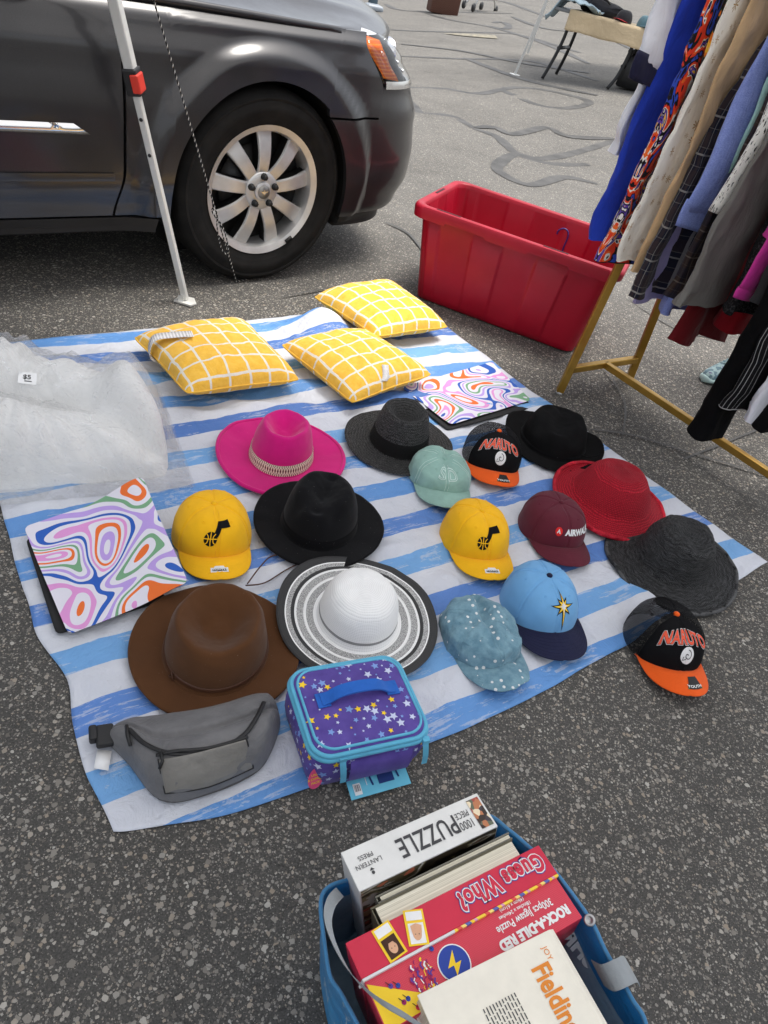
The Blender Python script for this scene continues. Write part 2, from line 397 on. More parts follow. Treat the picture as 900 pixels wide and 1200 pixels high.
for i in range(4):
    a, b = top[i], top[(i+1) % 4]; mid_ = a.lerp(b, .5)
    for p, q in ((a, mid_-Vector((0,0,.28))), (a-Vector((0,0,.28)), mid_), (mid_, b-Vector((0,0,.28))), (mid_-Vector((0,0,.28)), b)): g.bar(p, q, .022, .012)
g.build('truss', M_ALU, cp, False)
# black and white cord running from the canopy to the ground
m = Mat('cord_weave', rough=.85); u = m.sep(m.vec('UV')); st = m.math('FRACT', m.math('ADD', m.math('MULTIPLY', u[1], 55.), u[0]))
m.col(m.mix(m.math('GREATER_THAN', st, .72), (.012, .012, .013, 1), (.6, .59, .56, 1))); m.bump(m.math('SINE', m.math('MULTIPLY', u[1], 700.)), .3, .001); M_CORD = m.m
def rope(pts, r, n=6):
    g = MB(); pts = [Vector(p) for p in pts]; g.tube(pts, r, n); k = 0; ln = [0]
    for i in range(1, len(pts)): ln.append(ln[-1]+(pts[i]-pts[i-1]).length)
    for fi in range((len(pts)-1)*n):
        i, j = divmod(fi, n); g.uv[fi] = [(j/n, ln[i]), ((j+1)/n, ln[i]), ((j+1)/n, ln[i+1]), (j/n, ln[i+1])]
    return g
e0 = G(277, 330, .006); dd = ray(180, 0); e1 = Vector((0, 0, H))+dd*(2.30/dd.y); full = e0+(e1-e0)*1.45
g = rope([e0+Vector((.03, .05, 0)), e0]+[e0.lerp(full, t/20) for t in range(1, 21)], .0024)
def cordp(t, dx=0, dz=0): return e0.lerp(full, t)+Vector((dx, -.012+dx*.2, dz))
loops = [cordp(.21), cordp(.19, .012), cordp(.15, .016), cordp(.11, .010), cordp(.095, .0), cordp(.11, -.014), cordp(.15, -.012), cordp(.19, -.004), cordp(.22, .008), cordp(.235, .0), cordp(.225, -.008), cordp(.20, .002)]
g2 = rope(catmull(loops, 6), .0024); b = len(g.v); g.v += g2.v
for f, uv in zip(g2.f, g2.uv): g.face([b+i for i in f], uv)
tag(g.build('cord', M_CORD), 'thin black and white cord with a knotted loop hanging in front of the wheel', 'cord')
# ------------------------------------------------------------------ the van
m = Mat('van_paint', L(52, 50, 54), .34, .35, coat=1.0); v = m.vec()
m.col(m.ramp(m.noise(v, 900, 1), [(.3, (.020, .0195, .021, 1)), (.7, (.036, .035, .038, 1))])); dust = m.ramp(m.noise(v, 3.5, 5, .65), [(.35, .30), (.7, .48)]); m.rough(dust); m.b.inputs['Coat Roughness'].default_value = .11; m.b.inputs['Coat Weight'].default_value = .6; M_PAINT = m.m
M_TRIM = plastic('black_trim', (.014, .014, .015, 1), .5); M_DARK = plastic('underbody', (.008, .008, .008, 1), .9)
M_CHR = metal('chrome', (.82, .82, .83, 1), .08); M_GLASSV = Mat('tinted_glass', (.012, .014, .015, 1), .04, spec=.7).m
m = Mat('tyre_rubber', rough=.78, spec=.18); v = m.vec(); m.col(m.ramp(m.noise(v, 14, 4, .6), [(.3, (.007, .007, .007, 1)), (.75, (.017, .016, .015, 1))])); m.bump(m.noise(v, 220, 3), .2, .001); M_RUB = m.m
m = Mat('alloy', (.60, .595, .58, 1), .46, .7); v = m.vec(); m.col(m.ramp(m.noise(v, 12, 4, .6), [(.3, (.52, .515, .505, 1)), (.7, (.66, .655, .645, 1))])); M_ALLOY = m.m
M_ALLOYD = metal('alloy_recess', (.05, .05, .05, 1), .55)
VA = math.radians(47); VO = Vector((-.73, 2.78, 0))
van = thing('van', 'dark grey minivan with a silver alloy wheel parked behind the striped sheet', 'van', VO, VA)
WZ = .345; AR = .372
def lerp_tab(tab, x):
    if x <= tab[0][0]: return tab[0][1]
    for (a, p), (b, q) in zip(tab, tab[1:]):
        if x <= b: t = (x-a)/(b-a); t = t*t*(3-2*t); return p+(q-p)*t
    return tab[-1][1]
UFZ = [(.2, .90), (.27, .955), (.36, 1.0), (.45, 1.0), (.6, .965), (.72, .90), (.80, .82), (.88, .70), (.92, .60)]
INS = [(.2, .055), (.28, .022), (.40, .004), (.60, .0), (.75, .012), (.84, .035), (.885, .075), (.92, .14)]
U0 = .22
def surf(q, z, off=0.):
    """point of the right-hand skin: q<=U0 lies on the flank, beyond that it runs round the front corner to the middle (q=U0+1.4)"""
    uf = lerp_tab(UFZ, z); ins = lerp_tab(INS, z)
    if q <= U0: u = q; w_ = 0.; nu, nw = 0., -1.
    else:
        ph = min(1., (q-U0)/1.4)*PI/2
        u = U0+(uf-U0)*max(0, math.sin(ph))**.5; w_ = 1-max(0, math.cos(ph))**.8
        a = math.cos(ph)**.6; b = math.sin(ph)**1.2; l = math.hypot(a, b); nu, nw = b/l, -a/l
    w_ = ins+(1-ins)*w_
    # flared lip round the wheel arch
    r = math.hypot(u, z-WZ)
    if q < U0+.5: fl = .030*(1-sstep(.435, .495, r))*(1 if z > .2 else 0)
    else: fl = 0
    return Vector((u+nu*off, w_-fl+nw*off, z))
def qm(um, z):
    """skin parameter of the spot that lies um metres ahead of the wheel centre as sighted across the flank"""
    if um <= U0: return um
    a, b = U0, U0+1.4
    # stay on the near branch of the corner
    best = max((surf(U0+1.4*k/60, z).x-.85*surf(U0+1.4*k/60, z).y, U0+1.4*k/60) for k in range(61)); b = best[1]
    if um >= best[0]: return b
    for _ in range(24):
        c = (a+b)/2; p = surf(c, z)
        if p.x-.85*p.y < um: a = c
        else: b = c
    return (a+b)/2
def patch(g, qz, nu, nv, off=0., lip=.02):
    """qz(s,t) -> (q,z); skin with edges turned inwards so that panel gaps read as gaps"""
    def fn(s, t):
        q, z = qz(s, t); return surf(q, z, off)
    b = g.grid(fn, nu, nv); mu = nu+1
    ring = [b+i for i in range(nu)]+[b+j*mu+nu for j in range(nv)]+[b+nv*mu+i for i in range(nu, 0, -1)]+[b+j*mu for j in range(nv, 0, -1)]
    k = len(g.v)
    for i in ring:
        x, y, z = g.v[i]; d = Vector((0, 1, 0)) if y < .3 else Vector((-1, .2, 0)); p = Vector((x, y, z))+d*lip; g.v.append(tuple(p))
    n = len(ring)
    for i in range(n): j = (i+1) % n; g.face((ring[j], ring[i], k+i, k+j))
def mirror(g):
    n = len(g.v); g.v += [(x, 2-y, z) for x, y, z in g.v]; m0 = list(g.mi)
    for f, mi in zip(list(g.f), m0): g.f.append(tuple(n+i for i in f[::-1])); g.uv.append(None); g.mi.append(mi)
gap = lambda z: -.527-.035*sstep(.42, .24, z)
def zbot(q): return max(.262, WZ+math.sqrt(max(0, AR*AR-q*q))) if abs(q) < AR else .262
def fend_top(q): return .893-.012*sstep(-.4, .45, q)
def fend_front(z): return .474 if z < .70 else .474-.13*sstep(.70, .885, z)
# front wing
g = MB()
patch(g, lambda s, t: ((gap(.262+t*.62)+.006)*(1-s)+(-AR-.0)*s, .268+t*(fend_top(-.5)-.268)), 8, 40)
g1 = MB()
def arch_qz(s, t):
    q = -AR*math.cos(PI*s); zb = max(WZ-.0, zbot(q)); 
    return q, zb+(fend_top(q)-zb)*t
k = len(g.v)
def wing(s, t):
    q = -AR+s*(.305+AR); zb = WZ+math.sqrt(max(0, AR*AR-min(abs(q), AR)**2)) if q < .27 else .618
    if q < -.33: zb = min(zb, WZ+math.sqrt(max(0, AR*AR-q*q)))
    zb = max(zb, .268 if q < 0 else .618) if q > 0 else max(zb, .30)
    return q, zb+(fend_top(q)-zb)*t
def wing2(s, t):
    a = s**1.0; ang = PI-(PI-math.asin((.620-WZ)/AR))*a; q = AR*math.cos(ang); zb = WZ+AR*math.sin(ang)
    z = zb+(fend_top(q)-zb)*t; return qm(q, z), z
patch(g, wing2, 44, 34)
qe = AR*math.cos(math.asin((.620-WZ)/AR))
patch(g, lambda s, t: (qm(qe+(fend_front(.62+t*.262)-qe)*s, .620+t*(fend_top(.4)-.620)), .620+t*(fend_top(.4)-.620)), 10, 30)
wg = g.build('front_wing', M_PAINT, van, auto=40)
gm = MB(); gm.v = [(x, 2-y, z) for x, y, z in g.v]
for f in g.f: gm.face(f[::-1])
gm.build('front_wing', M_PAINT, van, auto=40)
# bumper
g = MB()
ang1 = math.asin((.612-WZ)/AR)
def bump_a(s, t):
    z = .245+t*(.612-.245); d = z-WZ
    q0 = math.sqrt(max(0, AR*AR-d*d)); return qm(q0+(.474-q0)*s, z), z
patch(g, bump_a, 12, 26)
def bump_b(s, t):
    z = .245+t*(.722-.245); q0 = qm(.474, z); return q0+s*(U0+1.4-q0), z
patch(g, bump_b, 40, 34, lip=.03)
mirror(g); g.build('bumper', M_PAINT, van, auto=45)
g = MB(); patch(g, lambda s, t: (qm(.37, .22)+s*(U0+1.4-qm(.37, .22)), .185+t*.055), 30, 5, off=-.012, lip=.05); mirror(g); g.build('lower_spoiler', M_TRIM, van)
# headlights
m = Mat('lamp_lens', (.9, .9, .9, 1), .03); tp = m.n('ShaderNodeBsdfTransparent'); tp.inputs[0].default_value = (.96, .97, .98, 1); gl = m.n('ShaderNodeBsdfGlossy'); gl.inputs['Roughness'].default_value = .04; fr_ = m.n('ShaderNodeFresnel'); mx = m.n('ShaderNodeMixShader'); m.put(mx.inputs[0], fr_.outputs[0]); m.t.links.new(tp.outputs[0], mx.inputs[1]); m.t.links.new(gl.outputs[0], mx.inputs[2]); m.t.links.new(mx.outputs[0], m.out.inputs[0]); M_LENS = m.m
M_LAMPS = Mat('lamp_silver', (.80, .80, .81, 1), .32, .5).m
m = Mat('amber_lens', L(255, 128, 0), .15, coat=.5); v = m.vec(); m.col(m.ramp(m.math('SINE', m.math('MULTIPLY', m.sep(v)[2], 520.)), [(0, L(236, 112, 0)), (1, L(255, 146, 16))])); M_AMB = m.m
for mir in (False, True):
    g = MB(); qz = lambda s, t: (qm(fend_front(.728+t*.165)+.005, .728+t*.158)+s*.42, .728+t*(.158-.03*s))
    patch(g, qz, 16, 16, off=.0, lip=.005)
    g2 = MB(); g2.grid(lambda s, t: surf(qm(fend_front(.728+t*.165)+.003, .724+t*.164)+s*.425, .724+t*(.164-.03*s), -.035), 16, 12)
    g3 = MB(); g3.grid(lambda s, t: surf(qm(fend_front(.735+t*.15)+.012, .748+t*.122)+.13*s, .748+t*.122-.01*s, -.014+.012*math.sin(PI*s)*math.sin(PI*t)), 10, 10)
    g4 = MB(); g4.lathe([(0, 0), (.03, .004), (.05, .02), (.056, .045)], 20, Matrix.Translation(surf(.78, .80, -.10)) @ Matrix.Rotation(PI/2, 4, 'Y'))
    g5 = MB(); g5.grid(lambda s, t: surf(qm(.48, .716)+s*.40, .716+t*.026, .004), 16, 3)
    if mir:
        for gg in (g, g2, g3, g4, g5):
            gg.v = [(x, 2-y, z) for x, y, z in gg.v]; gg.f = [f[::-1] for f in gg.f]
    hl = g.build('headlight', M_LENS, van); g2.build('lamp_housing', M_LAMPS, hl); g3.build('amber_indicator', M_AMB, hl); g4.build('reflector', M_CHR, hl); g5.build('lamp_base', M_CHR, hl)
# grille
g = MB(); g.grid(lambda s, t: surf(.93+s*(U0+1.4-.93), .735+t*.10, -.03), 12, 3); mirror(g); gr = g.build('grille', M_TRIM, van)
g = MB()
for i in range(4): g.tube([surf(.93+k/12*(U0+1.4-.93), .74+i*.028, -.012) for k in range(13)], .006, 6)
mirror(g); g.build('grille_bars', M_CHR, gr)
# bonnet
def bon(s, t):       # s from windscreen to nose, t from the right edge to the left
    u = -.60+s*(1.42); c = 1-abs(2*t-1)                      # c 0 at the edges, 1 in the middle
    nose = .33+.60*math.sin(min(1, c*1.15)*PI/2)**.6
    u = -.60+s*(nose+.60)
    edge = fend_top(min(u, .45))+.003; e_in = lerp_tab(INS, .885)-.012
    z = edge+(.05+.17*(1-s))*sstep(0, .85, c)**.8*1.0
    if s > .86: z -= .05*((s-.86)/.14)**2*(1-.3*(1-c))
    z += .012*math.exp(-((c-.30)/.05)**2)*sstep(1, .75, s)
    return Vector((u, e_in+(2-2*e_in)*t, z))
g = MB(); g.grid(bon, 40, 60); g.build('bonnet', M_PAINT, van, mods=[('solid', .02)])
# front doors, sliding doors, rear quarter
RG = -1.62
def door(g, a, b, z0=.268, z1=.90): patch(g, lambda s, t: ((a(z0+t*(z1-z0)))*(1-s)+b(z0+t*(z1-z0))*s, z0+t*(z1-z0)), 14, 30)
gd = MB(); door(gd, lambda z: RG+.004, lambda z: gap(z)-.004)
gs_ = MB(); door(gs_, lambda z: -2.62, lambda z: RG-.004)
gq = MB(); patch(gq, lambda s, t: (-3.93+s*(3.93-2.63), .268+t*.632), 14, 30)
gsill = MB(); patch(gsill, lambda s, t: (-2.62+s*(2.62-AR-.04), .205+t*.055), 20, 4); 
def side_parts(mir):
    out = []
    for nm, gg in (('front_door', gd), ('sliding_door', gs_), ('rear_quarter', gq), ('sill', gsill)):
        h = MB(); h.v = [(x, 2-y, z) for x, y, z in gg.v] if mir else list(gg.v)
        for f in gg.f: h.face(f[::-1] if mir else f)
        out.append(h.build(nm, M_PAINT, van, auto=45))
    fl = (lambda p: Vector((p.x, 2-p.y, p.z))) if mir else (lambda p: p)
    h = MB(); h.grid(lambda s, t: fl(surf(-1.60+s*(.965)-.05*t*(s > .9), .523+t*.030, .003+.008*math.sin(PI*t))), 40, 6)
    h.build('chrome_strip', M_CHR, out[0])
    h = MB(); h.grid(lambda s, t: fl(surf(-1.60+s*1.04, .384+t*.026, .0015+.004*t)), 30, 4); h.build('rubbing_strip', M_PAINT, out[0])
    h = MB(); h.tube([fl(surf(-1.50, .80, .0)), fl(surf(-1.49, .80, .035)), fl(surf(-1.30, .805, .035)), fl(surf(-1.29, .805, 0))], .012, 8); h.build('door_handle', M_CHR, out[0])
side_parts(False); side_parts(True)
# greenhouse: pillars, glass, roof
def gh(u, z, side):
    t = (z-.90)/.80; return Vector((u, (.06+.20*t) if side == 0 else 2-(.06+.20*t), z))
for side in (0, 1):
    for (a0, a1, b0, b1) in ((-1.58, -.62, -1.58, -1.15), (-2.58, -1.66, -2.58, -1.66), (-3.80, -2.68, -3.65, -2.68)):
        g = MB(); g.grid(lambda s, t: gh((a0+(a1-a0)*s)*(1-t)+(b0+(b1-b0)*s)*t, .915+t*.62, side), 6, 4, flip=side == 1); g.build('side_window', M_GLASSV, van)
    g = MB(); off = Vector((0, .012 if side == 0 else -.012, 0)); g.grid(lambda s, t: gh((-3.93+s*3.43)*(1-t)+(-3.80+s*2.62)*t, .895+t*.80, side)+off, 10, 8, flip=side == 1); g.build('pillar_panel', M_PAINT, van)
g = MB(); g.grid(lambda s, t: Vector((-3.82+s*2.70, .24+t*1.52, 1.695+.06*math.sin(PI*s)**.5*math.sin(PI*t)**.5)), 16, 16); g.build('roof', M_PAINT, van)
g = MB(); g.grid(lambda s, t: Vector((-.48+(-1.13+.48)*t, .10+.14*t+s*(1.80-.28*t), 1.02*(1-t)+1.70*t+.05*math.sin(PI*s)*(1-t))), 10, 8); g.build('windscreen', M_GLASSV, van)
g = MB(); g.grid(lambda s, t: Vector((-3.93+.12*t*t, .01+.23*t**3+s*(1.98-.46*t**3), .22+t*1.48)), 10, 12, flip=True); g.build('tailgate', M_PAINT, van)
# dark inner body and wheel wells
g = MB()
def shell(s, t): q = -3.9+s*(U0+1.4+3.9); return surf(q, .19+t*.68, -.03)
nu, nv = 260, 34; mu = nu+1; P0 = [[shell(i/nu, j/nv) for i in range(mu)] for j in range(nv+1)]
def near(p): return min(math.hypot(p.x, p.z-WZ), math.hypot(p.x+3.08, p.z-WZ)) < .415
for sd_ in (0, 1):
    b = len(g.v)
    for row in P0:
        for p in row: g.v.append((p.x, p.y if sd_ == 0 else 2-p.y, p.z))
    for j in range(nv):
        for i in range(nu):
            if any(near(P0[j+a][i+c_]) for a in (0, 1) for c_ in (0, 1)): continue
            q = (b+j*mu+i, b+j*mu+i+1, b+(j+1)*mu+i+1, b+(j+1)*mu+i); g.face(q if sd_ == 0 else q[::-1])
b = len(g.v)
for x, y in ((-3.9, .3), (.85, .3), (.85, 1.7), (-3.9, 1.7)): g.v.append((x, y, .2))
g.face((b, b+1, b+2, b+3))
g.build('inner_body', M_DARK, van)
for ux in (0, -3.08):
    for sd_ in (0, 1):
        g = MB(); f = lambda y: y if sd_ == 0 else 2-y
        g.grid(lambda s, t: Vector((ux+(AR+.012)*math.cos(-.35+s*(PI+.7)), f(.012+.33*t), WZ+(AR+.012)*math.sin(-.35+s*(PI+.7)))), 36, 3, flip=sd_ == 0)
        k = len(g.v); n = 30
        g.v += [(ux+(AR+.012)*math.cos(2*PI*i/n), f(.345), WZ+(AR+.012)*math.sin(2*PI*i/n)) for i in range(n)]; g.face([k+i for i in range(n)])
        g.build('wheel_well', M_DARK, van)
# wheels
def wheel(ux, mir):
    Mx = Matrix.Translation((ux, 2 if mir else 0, WZ)) @ (Matrix.Scale(-1, 4, (0, 1, 0)) if mir else Matrix()) @ Matrix.Rotation(PI/2, 4, 'X') # lathe z -> -y (outwards)
    def fix(g):
        if mir: g.f = [f[::-1] for f in g.f]
        return g
    g = MB()
    prof = [(.232, -.215), (.30, -.222), (.328, -.212), (.343, -.19), (.345, -.15), (.345, -.06), (.343, -.025), (.334, -.008), (.322, .001), (.318, .006), (.312, .006), (.309, .0035), (.29, .009), (.270, .0085), (.266, .0045), (.258, .005), (.254, .0015), (.240, -.002), (.226, -.010)]
    g.lathe(prof, 72, Mx); wh = fix(g).build('tyre', M_RUB, van, auto=50)
    g = MB()
    for r_ in (.0,): pass
    for zz in (-.045, -.08, -.12, -.155): g.lathe([(.3456, zz-.004), (.3462, zz), (.3456, zz+.004)], 60, Mx)
    fix(g).build('tread_grooves', M_DARK, wh)
    g = MB()
    g.lathe([(.214, -.19), (.205, -.10), (.203, -.035), (.210, -.012), (.226, -.004), (.231, -.002), (.229, -.008)], 72, Mx)
    # spokes
    for k in range(9):
        a = 2*PI*k/9+PI/2+.02
        def sp(s, t, a=a):
            r_ = .050+s*.158; hw = .0230+.0085*s-.002*math.sin(PI*s); x = (t-.5)*2*hw
            z = -.026+.014*math.sin(PI*min(1, s*1.1))-.006*s; z -= .007*abs(2*t-1)**16
            c, n_ = math.cos(a), math.sin(a); return Mx @ Vector((r_*c-x*n_, r_*n_+x*c, z))
        g.grid(sp, 12, 18)
        def sw(s, t, a=a, sg=1):
            r_ = .050+s*.158; hw = (.0230+.0085*s-.002*math.sin(PI*s))*sg; z = -.036-.035*t+.014*math.sin(PI*min(1, s*1.1))-.006*s
            c, n_ = math.cos(a), math.sin(a); return Mx @ Vector((r_*c-hw*n_, r_*n_+hw*c, z))
        g.cur = 1; g.grid(sw, 8, 2); g.grid(lambda s, t: sw(s, t, sg=-1), 8, 2, flip=True); g.cur = 0
    g.lathe([(.072, -.045), (.070, -.024), (.062, -.017), (.034, -.016), (.034, -.010), (.028, -.006), (.0, -.005)], 40, Mx)
    rim = fix(g).build('rim', [M_ALLOY, M_ALLOYD], van, auto=45)
    g = MB(); g.lathe([(.215, -.10), (.0, -.10)], 40, Mx); g.lathe([(.15, -.085), (.15, -.075), (.05, -.07)], 40, Mx); fix(g).build('brake_disc', M_ALLOYD, rim)
    for k in range(5):
        a = 2*PI*k/5+.32; g = MB(); g.lathe([(.0125, -.03), (.0125, -.0125), (.010, -.010), (.0, -.010)], 12, Mx @ Matrix.Translation((.052*math.cos(a), .052*math.sin(a), .002)))
        g.lathe([(.0105, -.011), (.0105, -.002), (.006, .001), (0, .001)], 6, Mx @ Matrix.Translation((.052*math.cos(a), .052*math.sin(a), .002))); fix(g).build('lug_nut', M_ALLOYD, rim)
    g = MB(); g.lathe([(.025, -.0055), (.024, -.003), (0, -.0025)], 28, Mx); cap_ = fix(g).build('centre_cap', metal('cap_metal', (.30, .29, .27, 1), .4), rim)
    d = Decal(); fn = lambda x, y, l: Mx @ Vector((x, y, -.0018)); 
    d.poly([(-.018, .004), (-.004, .003), (0, .009), (.004, .003), (.018, .004), (.006, -.003), (0, -.008), (-.006, -.003)], M_CHR, fn); d.build('winged_emblem', cap_)
    g = MB(); a = -.95; g.box((0, 0, 0), (.012, .03, .008)); g.v = [tuple(Mx @ (Matrix.Rotation(a, 4, 'Z') @ Vector((x+.221, y, z+.002)))) for x, y, z in g.v]; fix(g).build('balance_weight', M_ALLOYD, rim)
for ux in (0, -3.08):
    wheel(ux, False); wheel(ux, True)
# door mirror, number plate free front
for side in (0, 1):
    f = (lambda p: p) if side == 0 else (lambda p: (p[0], 2-p[1], p[2]))
    g = MB(); g.tube([f((-.78, .06, .98)), f((-.76, -.06, 1.0))], .025, 8)
    M_ = Matrix.Translation(f((-.75, -.14, 1.06))) @ Matrix.Diagonal((.06, .11, .085, 1)); g.lathe([(.01, -1), (.6, -.8), (.95, -.3), (1, 0), (.95, .3), (.6, .8), (.01, 1)], 20, M_); g.build('door_mirror', M_PAINT, van)
# ------------------------------------------------------------------ the striped sheet
TA = Vector((.756, .654, 0)); TB = Vector((-.654, .756, 0)); T0 = Vector((-.296, .55, 0))
def tarp_uv(p): d = Vector((p[0], p[1], 0))-T0; return d.dot(TA), d.dot(TB)
m = Mat('striped_tarp', rough=.55, spec=.4); u = m.sep(m.vec('UV')); uvv = m.vec('UV')
wob = m.math('MULTIPLY', m.math('SUBTRACT', m.noise(m.scale(uvv, (3.5, 18, 1)), 1., 4, .65), .5), .022)
fr_ = m.math('ADD', u[1], wob); PER = .137
ph = m.math('ADD', m.math('DIVIDE', fr_, PER), -.36); idx = m.math('FLOOR', ph); fr = m.math('FRACT', ph)
blue = m.math('LESS_THAN', fr, .47)
wn = m.n('ShaderNodeTexWhiteNoise', noise_dimensions='1D'); m.put(wn.inputs['W'], m.math('ADD', idx, 3.2))
bc = m.ramp(wn.outputs[0], [(0, L(92, 146, 208)), (.3, L(82, 124, 196)), (.55, L(112, 166, 216)), (.75, L(138, 154, 214)), (.9, L(66, 106, 178))], 'CONSTANT')
bc = m.mix(m.math('MULTIPLY', m.noise(m.scale(uvv, (2, 25, 1)), 1.5, 4, .6), .45), bc, L(120, 165, 225))
dry = m.math('MULTIPLY', m.math('GREATER_THAN', m.noise(m.scale(uvv, (9, 75, 1)), 1., 5, .72), .56), m.math('GREATER_THAN', m.noise(uvv, 5.5, 3, .5), .47))
wash = m.math('MULTIPLY', m.math('GREATER_THAN', m.noise(m.scale(uvv, (60, 130, 1)), 1., 3, .7), .52), m.math('GREATER_THAN', m.noise(m.scale(uvv, (3, 9, 1)), 2.1, 2, .5), .62))
blue = m.math('MULTIPLY', blue, m.math('SUBTRACT', 1., m.math('MULTIPLY', m.math('MAXIMUM', dry, m.math('MULTIPLY', wash, .8)), .45)))
c = m.mix(blue, m.ramp(m.noise(uvv, 7, 4, .6), [(.3, (.58, .605, .68, 1)), (.7, (.68, .70, .755, 1))]), bc); m.col(c)
m.bump(m.noise(m.scale(uvv, (1, 1, 1)), 16, 5, .62, .6), .65, .016); m.bump(m.noise(uvv, 60, 4, .6, .5), .45, .004); m.bump(m.math('ADD', m.math('SINE', m.math('MULTIPLY', u[0], 2600.)), m.math('SINE', m.math('MULTIPLY', u[1], 2600.))), .05, .0004)
M_TARP = m.m
NA, NB = 200, 170
def tarp_pt(s, t):
    a = s*1.86; b = t*1.60
    a = a-(.12*s*t)
    b = b*(1+.06*s*t)-.085*math.sin(PI*min(1, s*1.0)**.62)**1.3*(1-t)**2
    # uneven edges
    a += .018*n3(b*5, 1.7, 0, 2)*(abs(2*s-1)**6); b += .014*n3(a*4, 9.1, 0, 2)*(abs(2*t-1)**6)
    if s < .5: a += .022*math.exp(-((b-.30)/.09)**2)*(1-2*s)**6
    p = T0+TA*a+TB*b
    # creases: broad soft undulation, fold lines across the stripes and a ruck by the back edge
    z = .0085+.0110*n3(a*2.4, b*5.0, 2.2)+.0050*n3(a*9, b*12, 5.)+.0016*n3(a*28, b*30, 9.)
    for k, (dx, dy, f0, w_, am) in enumerate(((.82, .57, .52, .022, .010), (.95, -.3, .93, .018, .008), (.6, .8, 1.35, .025, .010), (.98, .2, 1.33, .016, .007), (.25, .97, .62, .018, .007), (.3, -.95, -.75, .02, .008), (.9, .43, 1.75, .02, .008), (.2, .98, 1.2, .02, .012), (.35, .94, 1.42, .025, .015))):
        dd = a*dx+b*dy-f0+.04*n3(a*3, b*3, k, 2); z += am*math.exp(-(dd/w_)**2)*(.4+.6*(n3(a*1.7, b*1.7, 11+k, 1)+.5))
    q = Vector((p.x+.40, p.y-2.50)); z += .075*math.exp(-(q.x/.10)**2-(q.y/.10)**2)
    e = min(s, 1-s, t, 1-t); z *= .35+.65*min(1, e/.05)
    return Vector((p.x, p.y, max(.005, z)))
def tarp_z(x, y):
    return .010
g = MB(); g.grid(tarp_pt, NA, NB)
k = 0
for f in g.f: g.uv[k] = [tarp_uv(g.v[i]) for i in f]; k += 1
tag(g.build('picnic_sheet', M_TARP, mods=[('solid', .0012)]), 'large blue and white striped plastic sheet spread over the asphalt', 'ground sheet')
# ------------------------------------------------------------------ yellow pillows
m = Mat('yellow_check', rough=.9, spec=.2, sheen=.15); u = m.sep(m.vec('UV'))
wx = m.math('MULTIPLY', m.math('SUBTRACT', m.noise(m.vec('UV'), 4, 3), .5), .05)
def line(c_, n_, w0): return m.math('LESS_THAN', m.math('ABSOLUTE', m.math('SUBTRACT', m.math('FRACT', m.math('ADD', m.math('MULTIPLY', m.math('ADD', c_, wx), n_), .2)), .5)), w0)
ln = m.math('MAXIMUM', line(u[0], 6., .055), line(u[1], 6., .055))
yc = m.ramp(m.noise(m.vec(), 60, 4, .6), [(.3, L(238, 182, 62)), (.7, L(246, 196, 82))])
m.col(m.mix(ln, yc, (.78, .74, .66, 1))); m.bump(m.noise(m.vec(), 18, 4, .6, .4), .5, .012); m.bump(m.noise(m.vec(), 900, 2), .2, .0006); M_YEL = m.m
m = Mat('care_label', (.8, .8, .8, 1), .7); u = m.sep(m.vec('UV'))
tx = m.math('MULTIPLY', m.math('LESS_THAN', m.math('FRACT', m.math('MULTIPLY', u[1], 26.)), .5), m.math('GREATER_THAN', m.noise(m.scale(m.vec('UV'), (40, 9, 1)), 1., 2), .46))
m.col(m.mix(m.math('MULTIPLY', tx, .5), (.80, .78, .78, 1), (.08, .08, .08, 1))); M_CARE = m.m
def pillow(c, ang, sz, thick, label, seed, tilt=0., roll=0.):
    r = thing('throw_pillow', label, 'pillow', c, ang, 'yellow grid pillows on the striped sheet')
    def pt(s, t, top=1):
        x, y = 2*s-1, 2*t-1
        e = (1-abs(x)**2.6)*(1-abs(y)**2.6); hh = thick/2*max(0, e)**.5
        pin = 1-.075*(1-x*x)*0-.06*(abs(y)**3)*(1-x*x)
        ck = 1-.07*(abs(x)*abs(y))**5; px = x*(1-.085*(1-y*y)*abs(x)**2)*ck; py = y*(1-.085*(1-x*x)*abs(y)**2)*ck
        z = hh*(1+.13*n3(x*1.5+seed, y*1.5, seed))+.004*n3(x*6, y*6, seed)*e**.4
        z *= 1+.0
        return Vector((px*sz/2, py*sz/2, thick*.40+top*z*(1.0 if top > 0 else .72)+ .010*(x*y)*math.sin(seed)+tilt*px*sz/2+roll*py*sz/2))
    g = MB(); g.grid(lambda s, t: pt(s, t, 1), 44, 44); g.grid(lambda s, t: pt(s, t, -1), 44, 44, flip=True, uvfn=lambda s, t: (s, t))
    g.build('cushion', M_YEL, r)
    g = MB(); pp = [pt(s, 0, 0) for s in [i/24 for i in range(25)]]+[pt(1, t, 0) for t in [i/24 for i in range(25)]]+[pt(1-s, 1, 0) for s in [i/24 for i in range(25)]]+[pt(0, 1-t, 0) for t in [i/24 for i in range(25)]]
    g.tube(pp, .0028, 6, closed=True); g.build('seam', M_YEL, r)
    return r, pt
def tag_strip(r, pts, w_, name='care_label', wd=None):
    g = MB(); pl = catmull(pts, 6); n = len(pl); b = len(g.v); wd = Vector(wd)*w_/2
    for p in pl: g.v += [tuple(p-wd), tuple(p+wd)]
    for i in range(n-1): g.face((b+2*i, b+2*i+1, b+2*i+3, b+2*i+2), [(0, i/(n-1)), (1, i/(n-1)), (1, (i+1)/(n-1)), (0, (i+1)/(n-1))])
    return g.build(name, M_CARE, r, mods=[('solid', .0006)])
p1, f1 = pillow(Vector((-.625, 2.005, .012)), math.radians(46), .395, .138, 'yellow grid pillow with a crumpled white care label on its left corner', 1.3)
